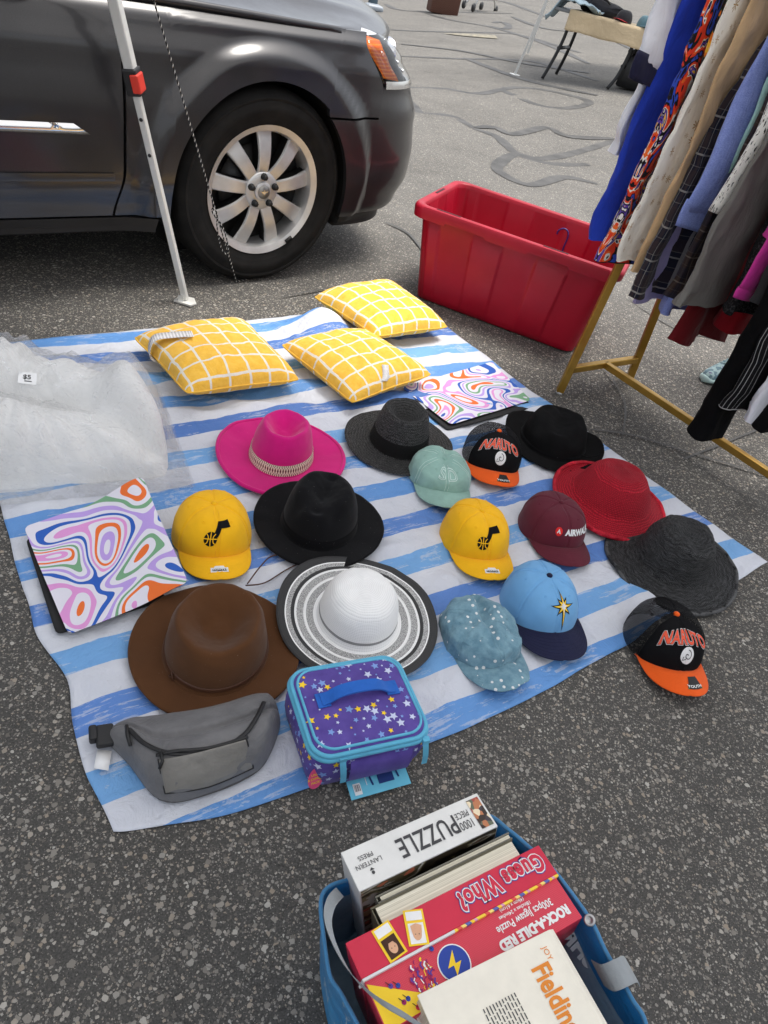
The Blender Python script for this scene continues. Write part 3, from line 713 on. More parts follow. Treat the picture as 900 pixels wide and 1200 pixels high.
a = f1(.02, .62, 0); tag_strip(p1, [a+Vector((.0, 0, -.01)), a+Vector((-.022, .0, .01)), a+Vector((-.005, .01, .055)), a+Vector((.05, -.005, .068)), a+Vector((.10, -.03, .078))], .036, wd=(.25, 1, 0))
p2, f2 = pillow(Vector((-.215, 2.21, .012)), math.radians(53), .378, .130, 'yellow grid pillow with a small white tag on its front slope', 4.1)
iv2 = mat4(p2).inverted(); a, b = iv2 @ G(454, 422, .14), iv2 @ G(458, 445, .11)
def on2(q): return f2(min(.97, max(.03, .5+q.x/.378)), min(.97, max(.03, .5+q.y/.378)), 1)+Vector((0, 0, .005))
wd2 = (b-a).cross(Vector((0, 0, 1))).normalized(); tag_strip(p2, [on2(a.lerp(b, k/3)) for k in range(4)], .022, 'swing_tag', wd2)
p3, f3 = pillow(Vector((-.205, 2.66, .018)), math.radians(50), .390, .138, 'yellow grid pillow lying farthest back, off the end of the sheet', 7.7)
# ------------------------------------------------------------------ groovy mats
m = Mat('groovy_print', rough=.6, spec=.3); v = m.vec('UV')
f = m.noise(v, 7.2, .5, .3, .8); k = m.math('MULTIPLY_ADD', m.math('SUBTRACT', f, .5), 1.30, .5)
W_ = (.74, .72, .80, 1); OR = L(232, 112, 48); BL = L(42, 92, 182); PU = L(184, 156, 222); PK = L(220, 150, 208); GN = L(118, 165, 128)
seq = [BL, W_, GN, W_, PU, W_, OR, W_, PK, W_, BL, W_, PU, W_, GN, W_, OR, W_, PK, W_, BL, W_, PU]
sel = m.ramp(k, [(i/len(seq), c) for i, c in enumerate(seq)][:23], 'CONSTANT'); m.col(sel); m.bump(m.noise(m.vec(), 500, 2), .1, .0006); M_GROOVY = m.m
M_MATBLK = plastic('black_rubber', (.014, .014, .015, 1), .8, .2)
def mat_thing(corners, label, lift, under, seed):
    c = sum(corners, Vector())/4; r = thing('folded_mat', label, 'mat', (c.x, c.y, 0), 0, 'groovy printed folded mats')
    q = [Vector((p.x-c.x, p.y-c.y, 0)) for p in corners]          # back-left, back-right, front-right, front-left
    def bl(s, t): return (q[3].lerp(q[2], s)).lerp(q[0].lerp(q[1], s), t)
    def rnd(s, t):                                           # rounded corners
        x, y = 2*s-1, 2*t-1; k = .965
        ax, ay = max(0, abs(x)-.90)/.1, max(0, abs(y)-.90)/.1; l = math.hypot(ax, ay)
        if l > 1: ax /= l; ay /= l; x = math.copysign(.9+.1*ax, x); y = math.copysign(.9+.1*ay, y)
        return (x+1)/2, (y+1)/2
    top = lambda s, t: (lambda p, st: Vector((p.x, p.y, .022+lift(*st)+.002*n3(s*4, t*4, seed))))(bl(*rnd(s, t)), rnd(s, t))
    g = MB(); L1 = (q[2]-q[3]).length; L2 = (q[0]-q[3]).length
    g.grid(top, 40, 40, uvfn=lambda s, t: (s*L1*.95+seed, t*L2*.95))
    g.build('printed_side', M_GROOVY, r)
    g = MB(); g.grid(lambda s, t: top(s, t)-Vector((0, 0, .0012)), 40, 40, flip=True); g.build('rubber_backing', M_MATBLK, r)
    u = [Vector((p.x-c.x, p.y-c.y, 0)) for p in under]
    g = MB(); g.grid(lambda s, t: (lambda st: (u[3].lerp(u[2], st[0])).lerp(u[0].lerp(u[1], st[0]), st[1])+Vector((0, 0, .017)))(rnd(s, t)), 30, 30); g.build('lower_layer', M_MATBLK, r, mods=[('solid', .003)])
g0 = lambda *a: G(*a)
mat_thing([G(28, 620, .03), G(167, 574, .05), G(221, 682, .06), G(80, 742, .03)], 'groovy swirl printed mat beside the clear bag, its right corner curling up', lambda s, t: .012+.045*sstep(.45, 1.0, s)*(.55+.45*t)+.012*sstep(.6, 1, t)-.008*sstep(.5, 0, s), [G(30, 632, .015), G(160, 600, .015), G(205, 700, .015), G(66, 744, .015)], 0.3)
mat_thing([G(470, 455, .02), G(576, 425, .02), G(622, 470, .02), G(528, 499, .02)], 'groovy swirl printed mat at the back edge behind the black straw hat', lambda s, t: .002, [G(480, 470, .01), G(580, 440, .01), G(625, 479, .01), G(524, 506, .01)], 4.4)
# ------------------------------------------------------------------ comforter in a clear bag
m = Mat('quilt_cloth', rough=.85, spec=.2, sheen=.2); v = m.vec(); m.col(m.ramp(m.noise(v, 9, 4, .6), [(.3, (.90, .90, .885, 1)), (.7, (.95, .95, .94, 1))])); m.bump(m.noise(m.scale(v, (1, 2.2, 1)), 9, 3, .55, .9), .45, .016); m.bump(m.noise(v, 600, 2), .15, .0006); M_QUILT = m.m
m = Mat('clear_plastic', (.92, .93, .95, 1), .5); v = m.vec(); m.bump(m.noise(v, 11, 5, .6, 1.5), 1., .03); m.bump(m.noise(m.scale(v, (1, 3.5, 1)), 20, 4, .6, 2.), .8, .014)
tp = m.n('ShaderNodeBsdfTransparent'); tp.inputs[0].default_value = (.985, .985, .985, 1); gl = m.n('ShaderNodeBsdfGlossy'); gl.inputs[0].default_value = (1, 1, 1, 1); gl.inputs['Roughness'].default_value = .12
for nd in (gl,): m.t.links.new(m.nrm, nd.inputs['Normal'])
fr_ = m.n('ShaderNodeFresnel'); fr_.inputs[0].default_value = 1.55; m.t.links.new(m.nrm, fr_.inputs['Normal'])
mx = m.n('ShaderNodeMixShader'); m.put(mx.inputs[0], m.math('MINIMUM', m.math('MULTIPLY', fr_.outputs[0], 1.0), .40)); m.t.links.new(tp.outputs[0], mx.inputs[1]); m.t.links.new(gl.outputs[0], mx.inputs[2])
mx2 = m.n('ShaderNodeMixShader'); m.put(mx2.inputs[0], m.math('MULTIPLY_ADD', m.math('MAXIMUM', m.math('SUBTRACT', m.noise(m.scale(v, (1, 2.2, 1)), 16, 5, .65, 2.2), .56), 0.), 1.7, .05)); m.t.links.new(mx.outputs[0], mx2.inputs[1]); m.t.links.new(m.b.outputs[0], mx2.inputs[2]); m.t.links.remove(m.b.inputs['Normal'].links[0]); m.t.links.new(mx2.outputs[0], m.out.inputs[0]); M_FILM = m.m  # pale diffuse streaks, placed by noise, stand for highlights on the film
BC = Vector((-.505, 1.425, 0)); E1 = Vector((-.84, -.545, 0)).normalized(); E2 = Vector((-.545, .84, 0)).normalized()
qt = thing('bagged_comforter', 'white comforter rolled up in a clear plastic bag with a price sticker', 'comforter', BC)
def quilt(s, t):
    x, y = s, t; Y = y*.42
    def dome(d, r): return math.sqrt(max(0., 1-min(1., abs(d)/r)**2.2))
    wv = .012*n3(x*6, 0, 2., 1)
    # one thick roll along the back that bends down to the right-hand end, a lower lump in front, a hollow between them
    r1 = .195*dome(Y-(.295-.145*sstep(.36, .0, x))-wv, .100)*math.sqrt(max(0, 1-max(0, (.115-x)/.115)**2))*(1+.13*math.sin(x*15+1.)+.07*math.sin(x*33+Y*20))
    r2 = .150*dome(Y-.112+wv, .094)*math.sqrt(max(0, 1-max(0, (.30-x)/.22)**2)) if x > .08 else 0
    r2 *= 1+.20*math.sin(x*11+2.)
    r3 = .075*dome(Y-.21, .205)*math.sqrt(max(0, 1-max(0, (.10-x)/.10)**2))
    k = 55.; z = math.log(math.exp(k*r1)+math.exp(k*r2)+math.exp(k*r3)-2)/k
    e = max(0, min(1, min(x, 1-x, y, 1-y)/.06))**.5
    # gathers fanning out of the hollow
    fan = math.atan2(Y-.20, (x-.42)*.8); dist = math.hypot(Y-.20, (x-.42)*.8)
    z += (.0075*math.sin(fan*19+3*n3(x*3, y*3, 8, 1))*sstep(.03, .10, dist)*sstep(.42, .16, dist)+.008*n3(x*5, y*5, 3.3, 2)+.004*n3(x*14, y*9, 6.3, 2))*e*min(1, z/.05)
    return E1*(.02+x*.80)+E2*(.03+Y)+Vector((0, 0, .014+max(0, z)))
g = MB(); g.grid(quilt, 150, 100, flip=True); g.v = [(a, b, c if c > .045 else c-(.045-c)*2.2) for a, b, c in g.v]; g.build('comforter', M_QUILT, qt)
def film(s, t):
    u = E1*(s*.86-.025)+E2*(t*.50-.014+.010*n3(s*5, 0, 3))
    x = (s*.86-.045)/.80; y = (t*.50-.044)/.42
    e = max(0, 1-abs(2*s-1)**6)*max(0, 1-abs(2*t-1)**6)
    base = max(quilt(min(1, max(0, x+dx)), min(1, max(0, y+dy))).z for dx in (-.014, 0, .014) for dy in (-.018, 0, .018))
    r1 = 1-abs(n3(s*6+2, t*5, 8., 2)); r2 = 1-abs(n3(s*15+t*6, t*13, 4., 2))
    z = max(base, .014+.045*e**.6)+.005+.014*max(0, r1-.72)/.28*e**.3+.0045*max(0, r2-.75)/.25*e**.2
    return Vector((u.x, u.y, z if e > 0 else .016))
g = MB(); gfilm = g; g.grid(film, 160, 110, flip=True); g.grid(lambda s, t: E1*(s*.84-.02)+E2*(t*.50-.012+.012*n3(s*5, 0, 3))+Vector((0, 0, .012)), 30, 3); g.build('clear_bag', M_FILM, qt)
M_WHT = paper('white_sticker', (.85, .85, .85, 1)); M_INK = paper('black_ink', (.012, .012, .014, 1))
def frame_on(pxs, py, z, X, Y, parent_loc):
    o = G(pxs, py, z)-Vector(parent_loc); return lambda x, y, l: o+X*x+Y*y+Vector((0, 0, l))
# ------------------------------------------------------------------ brimmed hats
def sm01(x): x = max(0, min(1, x)); return x*x*(3-2*x)
def hat(name, label, px, py, wpx, yawpx, mats, crown=(.082, .098), h=.115, style='round', brim_z=None, asp=1.04, taper=.14, boxy=.36, z0=.012, thick=.0035, band=None, group='hats laid out on the striped sheet', brim_amp=.0065, seed=0., uvs=1., lump=0., cat='hat'):
    c = G(px, py, z0+.015); zc = (c.x*RT.x+c.y*RT.y+(c.z-H)*RT.z) if False else (Vector((c.x, c.y, c.z-H)).dot(Vector((RT.z, FW.z, -Dn.z))))
    R_ = wpx/2*zc/F
    yaw = yawpx
    r = thing(name, label, cat, (c.x, c.y, z0), yaw, group)
    cx, cy = crown
    bz = brim_z or (lambda th, t: .004+.010*t*t*abs(math.cos(th))**2)
    def brim(s, t):
        th = 2*PI*s; rr = t
        ct, st = math.cos(th), math.sin(th)
        bx = cx*(1+.06*(1-t)**0) if False else cx; x = ct*(cx+(R_-cx)*t); y = st*(cy+(R_*asp-cy)*t)
        return Vector((x, y, max(.001, bz(th, t))+brim_amp*n3(ct*1.5+seed, st*1.5, seed)*t))
    zb = lambda th: brim(th/(2*PI), 0).z
    def crownf(s, t):
        th = 2*PI*s; ct, st = math.cos(th), math.sin(th); k1 = boxy; es = math.acos(.86**(1/k1))
        e = es*t/.5 if t <= .5 else math.acos(max(0., .86*(1-(t-.5)/.5))**(1/k1))
        if t >= 1: e = PI/2
        rho = max(0, math.cos(e))**k1; zz = math.sin(e)**.95
        if t < .07: rho = 1+.05*(1-t/.07)**2
        rho *= 1-taper*zz
        x = ct*cx*rho; y = st*cy*rho; z = h*zz
        X, Y = ct*rho, st*rho
        if style == 'teardrop':
            q = math.hypot(X/.66, (Y+.04)/(.72)); dep = .042*sm01(1.22-q*1.15)+.006*sm01(1.0-abs(q-1.05)*4)*-1
            z -= dep*sm01((zz-.75)/.25)
            f = math.exp(-((Y+.75)/.35)**2)*sm01((zz-.45)/.4); x *= 1-.07*f
            z += .010*(.2+Y*.6)*sm01((zz-.8)/.2)*-1
        elif style == 'dish':
            q = math.hypot(X/.80, (Y+.02)/.82); z -= .042*sm01(1.22-q*1.18)*sm01((zz-.70)/.3); z += .005*math.exp(-((q-1.0)/.12)**2)*sm01((zz-.8)/.2); f = math.exp(-((Y+.80)/.30)**2)*sm01((zz-.5)/.4); x *= 1-.06*f
        elif style == 'crease':
            dep = .024*math.exp(-(X/.34)**2)*sm01((.95-abs(Y+.05))/.4); z -= dep*sm01((zz-.7)/.3)
            f = math.exp(-((Y+.60)/.30)**2)*sm01((zz-.35)/.5); x *= 1-.12*f*sm01(abs(X)/.2); z -= .012*f*math.exp(-((abs(X)-.5)/.2)**2)
            z -= .016*sm01((Y+.2)/.9)*sm01((zz-.5)/.5)*-.6
        elif style == 'flat':
            z = min(z, h*.93+.004*zz)
        if lump: 
            l_ = n3(X*1.6+seed, Y*1.6, seed*2); z *= 1+lump*l_*.6*sm01(zz); x += lump*.04*n3(Y*2, zz*2, seed)*zz; y += lump*.04*n3(X*2, zz*2, seed+3)*zz
        x += .0035*n3(Y*1.4+seed*2, zz*2, seed)*zz; y += .0035*n3(X*1.4, zz*2, seed+7)*zz; z += .004*n3(X*2+seed, Y*2, seed*1.7)*zz
        return Vector((x, y, z+zb(th)*(1-.8*zz)))
    pm = 2*PI*(cx+cy)/2
    g = MB(); g.grid(brim, 96, 14, cu=True, uvfn=lambda s, t: (s*pm*1.5, -(t*(R_-cx))))
    nb = len(g.v)
    if thick > .004: # rolled edge
        g.tube([brim(k/96, 1) for k in range(96)], thick*.62, 8, closed=True)
    g.build('brim', mats[0], r, mods=[('solid', thick, 0)])
    g = MB(); g.grid(crownf, 96, 52, cu=True, uvfn=lambda s, t: (s*pm, t*(h+cx*.9))); g.build('crown', mats[1], r)
    if band:
        bm_, b0, b1, of, nm = band
        def bf(s, t):
            e0 = (b0+(b1-b0)*t)*PI/2/math.acos(.86**(1/boxy))*.5; p = crownf(s, e0); n = Vector((math.cos(2*PI*s), math.sin(2*PI*s), .1)).normalized(); return p+n*(of*(1 if 0 < t < 1 else .2))
        g = MB(); g.grid(bf, 96, 6, cu=True, uvfn=lambda s, t: (s*pm, t)); g.build(nm, bm_, r)
    return r, brim, crownf, R_
# yaw: the hat front is local -Y
FACE = lambda dx, dy: math.atan2(dy, dx)+PI/2
M_PINK = felt('pink_felt', L(208, 24, 122), .25); M_PINK2 = felt('pink_felt_edge', L(190, 18, 110), .25)
m = Mat('beaded_band', rough=.7); u = m.sep(m.vec('UV')); a_ = m.math('MULTIPLY', u[0], 2*PI/.014)
def zig(off): return m.math('ABSOLUTE', m.math('SUBTRACT', m.math('FRACT', m.math('ADD', m.math('DIVIDE', u[0], .0150), off)), .5))
dz1 = m.math('ABSOLUTE', m.math('SUBTRACT', m.math('MULTIPLY', zig(0.), 2.), u[1])); dz2 = m.math('ABSOLUTE', m.math('SUBTRACT', m.math('MULTIPLY', zig(.5), 2.), u[1]))
x_ = m.math('LESS_THAN', m.math('MINIMUM', dz1, dz2), .17); ed = m.math('GREATER_THAN', m.math('ABSOLUTE', m.math('SUBTRACT', u[1], .5)), .36)
bd = m.math('GREATER_THAN', m.math('SINE', m.math('MULTIPLY', u[0], 2*PI/.006)), -.2)
m.col(m.mix(m.math('MAXIMUM', m.math('MULTIPLY', ed, bd), m.math('MULTIPLY', x_, m.math('SUBTRACT', 1., ed))), L(92, 30, 40), L(235, 222, 200))); m.bump(m.noise(m.vec(), 500, 2), .3, .001); M_BEAD = m.m
hat('fedora', 'hot pink felt fedora with a beaded cream band', 330, 531, 147, FACE(.05, -1), (M_PINK, M_PINK), crown=(.086, .100), h=.122, style='teardrop', taper=.10, boxy=.30, z0=.014, thick=.005, band=(M_BEAD, .03, .19, .0022, 'band'), brim_z=lambda th, t: .003+.016*t*t*abs(math.cos(th))**3+.004*t, seed=1.)
M_BFELT = felt('black_felt', (.0075, .0075, .0085, 1), .10); M_BFELT2 = felt('black_band', (.006, .006, .007, 1), .05)
hat('fedora', 'black felt fedora with creased crown in front of the pink one', 375, 608, 153, FACE(-.05, -1), (M_BFELT, M_BFELT), crown=(.092, .106), h=.112, style='crease', taper=.08, boxy=.30, z0=.027, thick=.004, band=(M_BFELT2, .03, .15, .0018, 'band'), brim_z=lambda th, t: .003+.012*t*t*abs(math.cos(th))**3, seed=2.)
M_BROWN = felt('brown_felt', L(86, 55, 32), .12); M_BAND = plastic('brown_leather', L(74, 42, 22), .6, .2)
hb, bb, cb, rb = hat('fedora', 'brown felt hat with a dished crown and leather cord', 254, 755, 196, FACE(.1, -1), (M_BROWN, M_BROWN), crown=(.100, .116), h=.100, style='dish', taper=.05, boxy=.20, z0=.016, thick=.004, band=(M_BAND, .055, .115, .0022, 'band'), brim_z=lambda th, t: .004+.012*t*t*abs(math.cos(th))**3, seed=3.)
g = MB(); p = cb(.64, .05)+Vector((0, -.006, 0)); g.lathe([(.003, -.003), (.0055, 0), (.003, .003)], 12, Matrix.Translation(p)); g.tube([p+Vector((0, 0, .012)), p+Vector((.004, -.004, -.006)), p+Vector((.012, -.003, -.012))], .0018, 6); g.build('bead', M_BAND, hb)
# chin cord of the brown hat
cpts = [G(*q) for q in ((290, 684, .03), (305, 664, .03), (318, 652, .03), (338, 650, .025), (360, 654, .025))]; cp2 = [G(*q) for q in ((288, 686, .03), (310, 683, .02), (335, 668, .02), (360, 655, .025), (362, 651, .025))]
g = MB(); iv = mat4(hb).inverted(); g.tube([iv @ p for p in catmull(cpts, 6)], .0017, 6); g.tube([iv @ p for p in catmull(cp2, 6)], .0017, 6); g.build('chin_cord', M_BAND, hb)
# white and black sun hat
def ring_mat(name, stops, r0):
    m = Mat(name, rough=.7, spec=.25); u = m.sep(m.vec('UV')); v = m.math('MULTIPLY', u[1], r0)
    base = m.ramp(v, stops, 'CONSTANT'); nz = m.noise(m.vec(), 620, 2, .7)
    row = m.math('SINE', m.math('MULTIPLY', u[1], 2*PI/.0048)); st = m.math('SINE', m.math('ADD', m.math('MULTIPLY', u[0], 2*PI/.0052), m.math('MULTIPLY', row, 1.2)))
    hgt = m.math('ADD', row, m.math('MULTIPLY', st, .45)); c = m.mix(1., base, m.ramp(m.math('MULTIPLY_ADD', hgt, .22, .5), [(0, .78), (.5, 1.04)]), 'MULTIPLY'); m.col(c); m.bump(hgt, .25, .0007); return m, u, nz
Wt = (.88, .88, .87, 1); Bk = (.045, .045, .046, 1); Gy = (.30, .30, .30, 1)
m1_, u1, nz1 = ring_mat('sun_hat_brim', [(0, Wt), (.05, Wt), (.09, Gy), (.24, Wt), (.30, Gy), (.44, Wt), (.485, Bk), (.56, Gy), (.66, Wt), (.685, Bk)], -1/.105)
sal = m1_.math('GREATER_THAN', nz1, .5); old = m1_.b.inputs['Base Color'].links[0].from_socket
# speckle only the grey rings
isg = m1_.ramp(m1_.math('MULTIPLY', u1[1], -1/.105), [(0, 0.), (.09, 1.), (.24, 0.), (.30, 1.), (.44, 0.), (.56, 1.), (.66, 0.)], 'CONSTANT')
m1_.col(m1_.mix(isg, old, m1_.mix(sal, (.20, .20, .20, 1), (.58, .58, .57, 1))))
m2_, u2, nz2 = ring_mat('sun_hat_crown', [(0, Wt), (.075, Wt), (.085, Gy), (.125, Wt)], 1/.19)
hat('sun_hat', 'white woven sun hat with black and grey rings round its wide brim', 420, 719, 192, FACE(.2, -1), (m1_.m, m2_.m), crown=(.088, .096), h=.100, style='round', taper=.05, boxy=.40, z0=.026, thick=.0025, brim_z=lambda th, t: .003+.012*t*t*abs(math.cos(th+.5))**2+.006*math.sin(3*th)*t*t+.006*t, seed=4.)
M_STR1 = straw('black_straw', (.135, .135, .135, 1), (.006, .006, .006, 1), rings=.0085, rowh=.35); M_STR2 = straw('charcoal_straw', (.115, .117, .120, 1), (.004, .004, .005, 1), rings=.0125, diag=2.2, bs=.9, rowh=.2, streak=(42, 260)); M_RSTR = straw('red_straw', L(232, 40, 64), L(168, 12, 36), rings=.0062, diag=.6, bs=.9, rowh=.9, streak=(120, 420))
m = Mat('straw_band', (.012, .012, .013, 1), .8); M_SBAND = straw('black_straw_band', (.016, .016, .016, 1), (.004, .004, .004, 1), rings=.02, diag=2)
hat('straw_hat', 'dark straw fedora with a flat brim in front of the groovy mat', 468, 514, 129, FACE(.05, -1), (M_STR1, M_STR1), crown=(.087, .098), h=.122, style='teardrop', taper=.12, boxy=.24, z0=.016, thick=.003, band=(M_SBAND, .02, .24, .0015, 'band'), brim_z=lambda th, t: .006+.010*t*t*abs(math.cos(th))**3-.004*t, seed=5.)
M_BCLOTH = fabric('black_wool', (.0075, .0075, .008, 1), 600, .4, .2)
hr, brr, crr, rrr = hat('fedora', 'black cloth hat with a thin cord and upturned brim by the rack leg', 649, 514, 119, FACE(-.15, -1), (M_BCLOTH, M_BCLOTH), crown=(.106, .114), h=.098, style='crease', taper=.10, boxy=.30, z0=.022, thick=.0035, band=(M_BFELT2, .04, .09, .002, 'band'), brim_z=lambda th, t: .004+.026*t*t*abs(math.cos(th))**3, seed=6.)
g = MB(); p = crr(.93, .06); g.tube([p, p+Vector((.02, -.004, .006)), p+Vector((.042, -.005, .016)), p+Vector((.05, -.002, .024))], .0018, 6); g.build('cord_end', M_BFELT2, hr)
hat('bucket_hat', 'red straw bucket hat with a rolled floppy brim', 714, 586, 134, FACE(-.3, -1), (M_RSTR, M_RSTR), crown=(.116, .122), h=.122, style='flat', taper=.25, boxy=.36, z0=.012, thick=.006, brim_z=lambda th, t: .032-.028*t+.012*t**4*(1+.8*math.cos(th-2.7)), asp=1.04, seed=7., brim_amp=.006)
hw, bw, cw, rw = hat('sun_hat', 'charcoal raffia sun hat with a drooping wide brim beside the red one', 787, 657, 152, FACE(-.2, -1), (M_STR2, M_STR2), crown=(.098, .104), h=.124, style='round', taper=.08, boxy=.28, z0=.012, thick=.005, brim_z=lambda th, t: .014+.010*t*t*math.sin(2*th+.4)-.008*t*t+.012*t*math.cos(th-.8), seed=8., lump=.16, brim_amp=.010)
# ------------------------------------------------------------------ peaked caps
def cap(name, label, tip, toward, m_front, m_back, m_visor, m_btn=None, h=.118, group='caps laid out on the striped sheet', flatv=0., vl=.066, crush=0., seed=0., z0=.012, size=1., m_under=None, vw=.92, seam=None, lean=0.):
    pt = G(*tip, .02); q = G(*toward, .02); d = (pt-q); d.z = 0; d.normalize()
    loc = pt-d*(.097+vl)*size; loc.z = z0; yaw = math.atan2(d.y, d.x)+PI/2
    r = thing(name, label, 'cap', loc, yaw, group)
    A, B = .091*size, .100*size; h *= .80*size
    def dome(az, e, off=0.):
        ca, sa = math.cos(az), math.sin(az); front = max(0, ca)
        k = .58-.10*front; rho = max(0, math.cos(e*PI/2))**k; zz = math.sin(e*PI/2)
        zb = .026*front**2*size
        x = sa*A*rho; y = -ca*B*rho+.010*zz*size; z = zb+(h-zb)*zz**(1.0-.12*front)
        z -= lean*zz*(ca*rho)
        if crush:
            nn = n3(x*18+seed, y*18, seed); x += crush*.012*n3(y*22, z*22, seed+5); y += crush*.012*n3(x*22, z*22, seed+9); z *= 1-crush*.30*sstep(.35, .9, zz)*(1+.9*nn); z += crush*.006*nn
            z -= crush*.028*math.exp(-((x-.006-.2*y)/.012)**2)*sstep(.45, .8, zz)*sstep(-.07, .03, y)
        else:
            x += .0030*n3(x*18+seed*3, z*18, seed); y += .0024*n3(x*18, z*18, seed*2+5)*zz; z += .0032*n3(x*14+seed, y*14, seed+2)*zz
        # panel seams as shallow grooves
        p = Vector((x, y, z)); n = Vector((x/A/A, (y-.01*zz)/B/B, max(0, z)/h/h)); n = n.normalized() if n.length > 1e-6 else Vector((0,0,1))
        gs = min(abs(((az+PI/6*0)/(PI/3)+.0) % 1), 1-abs(((az)/(PI/3)) % 1))*rho*(PI/3)*A
        return p+n*(off-.0018*math.exp(-(gs/.0028)**2))
    # azimuths measured from the peak; front panels within 60 degrees
    for nm, lo, hi, mt in (('front_panels', -PI/3, PI/3, m_front), ('back_panels', PI/3, 2*PI-PI/3, m_back)):
        g = MB(); g.grid(lambda s, t: dome(lo+(hi-lo)*s, t), 60 if lo < 0 else 90, 30, uvfn=lambda s, t: ((lo+(hi-lo)*s)*A, t*h*1.3)); fp = g.build(nm, mt, r)
    g = MB()
    for k in range(6):
        a = k*PI/3
        for sg in (-.0042, .0042): g.tube([dome(a+sg/A/max(.12, math.cos(t*PI/2)**.6), t, .0002) for t in [i/22*.94 for i in range(23)]], .00042, 4)
    g.build('seam_stitching', seam or m_front, r)
    for k in range(6):
        g = MB(); p = dome(k*PI/3+PI/6, .70, .0006); q_ = dome(k*PI/3+PI/6, .70, .003); n = (q_-p).normalized(); M_ = Matrix.Translation(p) @ n.to_track_quat('Z', 'Y').to_matrix().to_4x4(); g.lathe([(.0016, -.0006), (.0026, .0006), (.0034, -.0006)], 12, M_)
        g.build('eyelet', m_front if not crush else m_back, r)
    AM = 1.18
    def vis(s, t, dz=0.):
        u = 2*s-1; az = u*AM*.97; p0 = dome(az, .0, -.001)
        xo = .0865*size*vw*math.sin(u*PI/2); yo = p0.y-vl*size*max(0, math.cos(u*PI/2))**.62*1.0-.004*abs(u)
        if abs(u) > .8: yo = p0.y-vl*size*max(0, math.cos(u*PI/2))**.62
        x = p0.x+(xo-p0.x)*t; y = p0.y+(yo-p0.y)*t
        arch = .030*(1-flatv)*(1-(x/(.088*size))**2); z = .003+max(-.004, arch)*(1-.30*t)+flatv*(.010)
        z0_ = p0.z; w_ = (1-t)**3; z = z0_*w_+(z)*(1-w_)
        return Vector((x, y, z+dz))
    g = MB(); g.grid(lambda s, t: vis(s, t), 48, 18, uvfn=lambda s, t: (s*.2, t*.075)); v_ = g.build('visor', m_visor, r, mods=[('solid', .0032, 0)])
    g = MB()
    for t in (.12, .25, .38, .51, .64, .77, .90): g.tube([vis(s, t, .0016) for s in [.03+.94*i/40 for i in range(41)]], .00042, 4)
    g.build('visor_stitching', m_visor, v_)
    g = MB(); g.tube([vis(i/40, 1) for i in range(41)], .0021*size, 6); g.build('visor_edge', m_visor, v_)
    if m_btn is not None:
        p = dome(0, 1.0); g = MB(); g.lathe([(.0075, -.002), (.0072, .002), (.005, .0045), (0, .0052)], 16, Matrix.Translation(p)); g.build('button', m_btn, r)
    mp = lambda x, y, l: dome(x/(A*1.02), max(0., min(.98, (y/h))), .0012+l)        # decal plane on the crown: x sideways, y upwards (metres)
    vp = lambda x, y, l: vis(.5+x/(.17*size), y, .0022+l)                          # x sideways, y 0..1 outwards
    return r, mp, vp, dome, vis
def sticker(d, vp, x, y, w_, hgt, mbase, mband, txt=None, mtxt=None):
    k = lambda a, b: (a, b)
    q = [(x-w_/2, y+hgt*.5), (x+w_/2, y+hgt*.5), (x+w_/2, y-hgt*.2), (x+w_*.32, y-hgt*.2), (x+w_*.25, y-hgt*.5), (x-w_*.25, y-hgt*.5), (x-w_*.32, y-hgt*.2), (x-w_/2, y-hgt*.2)]
    d.poly(q, mbase, vp, lift=.0006); d.poly(rect(x-w_*.40, y-hgt*.02, x+w_*.40, y+hgt*.30), mband, vp, lift=.001)
Ymat = lambda: None
M_YC = fabric('yellow_twill', L(244, 184, 20), 1400, .12, .05, .85, .1, 20, .10); M_BLKT = fabric('black_thread', (.010, .010, .011, 1), 900, .2, .1)
M_STK = paper('sticker_white', (.75, .75, .73, 1)); M_STKB = paper('sticker_black', (.02, .02, .02, 1)); M_STKG = paper('sticker_green', L(85, 120, 70)); M_GOLD = paper('sticker_gold', L(190, 165, 90))
def note_logo(d, mp, cx, cy, s, sl=0.):
    f = lambda x, y, l: mp(cx+s*x, cy+s*y, l)
    d.poly(circ(-.55, -.42, .42, 28), M_BLKT, f, .08)
    for pts in ([(-.97, -.42), (-.13, -.42)], [(-.55, -.84), (-.55, 0)], catmull([(-.85, -.12, 0), (-.70, -.30, 0), (-.72, -.60, 0), (-.86, -.72, 0)], 4), catmull([(-.25, -.12, 0), (-.40, -.30, 0), (-.38, -.60, 0), (-.24, -.72, 0)], 4)):
        d.poly(stroke([(p[0], p[1]) for p in pts], .055), M_YC, f, .1, lift=.0006)
    d.poly([(-.36, -.10), (.02, .62), (1.08, .66), (1.0, .22), (.22, .20), (-.10, -.34)], M_BLKT, f, .12)
for tip, tw, lab, sd in (((258, 684), (251, 640), 'yellow cap with black music note ball logo behind the brown hat', 1.), ((577, 684), (558, 638), 'yellow cap with black music note ball logo beside the maroon cap', 2.)):
    r, mp, vp, dm, vs_ = cap('baseball_cap', lab, tip, tw, M_YC, M_YC, M_YC, M_YC, seed=sd, h=.120)
    d = Decal(); note_logo(d, mp, .002, .052, .036); d.build('logo', r)
    d = Decal(); sticker(d, vp, .0, .62, .028, .28, M_STK, M_STKB); d.text('YOUTH', M_STK, lambda x, y, l: vp(x, .655-y/.075, l), .0065, lift=.0014, rot=0, bold=.0002); d.build('size_sticker', r)
M_MAR = fabric('maroon_twill', L(92, 28, 44), 1400, .12, .06, .85, .1, 20, .10); M_WTH = fabric('white_thread', (.75, .75, .75, 1), 900, .2, .05); M_REDT = fabric('red_thread', L(215, 40, 40), 900, .2, .05)
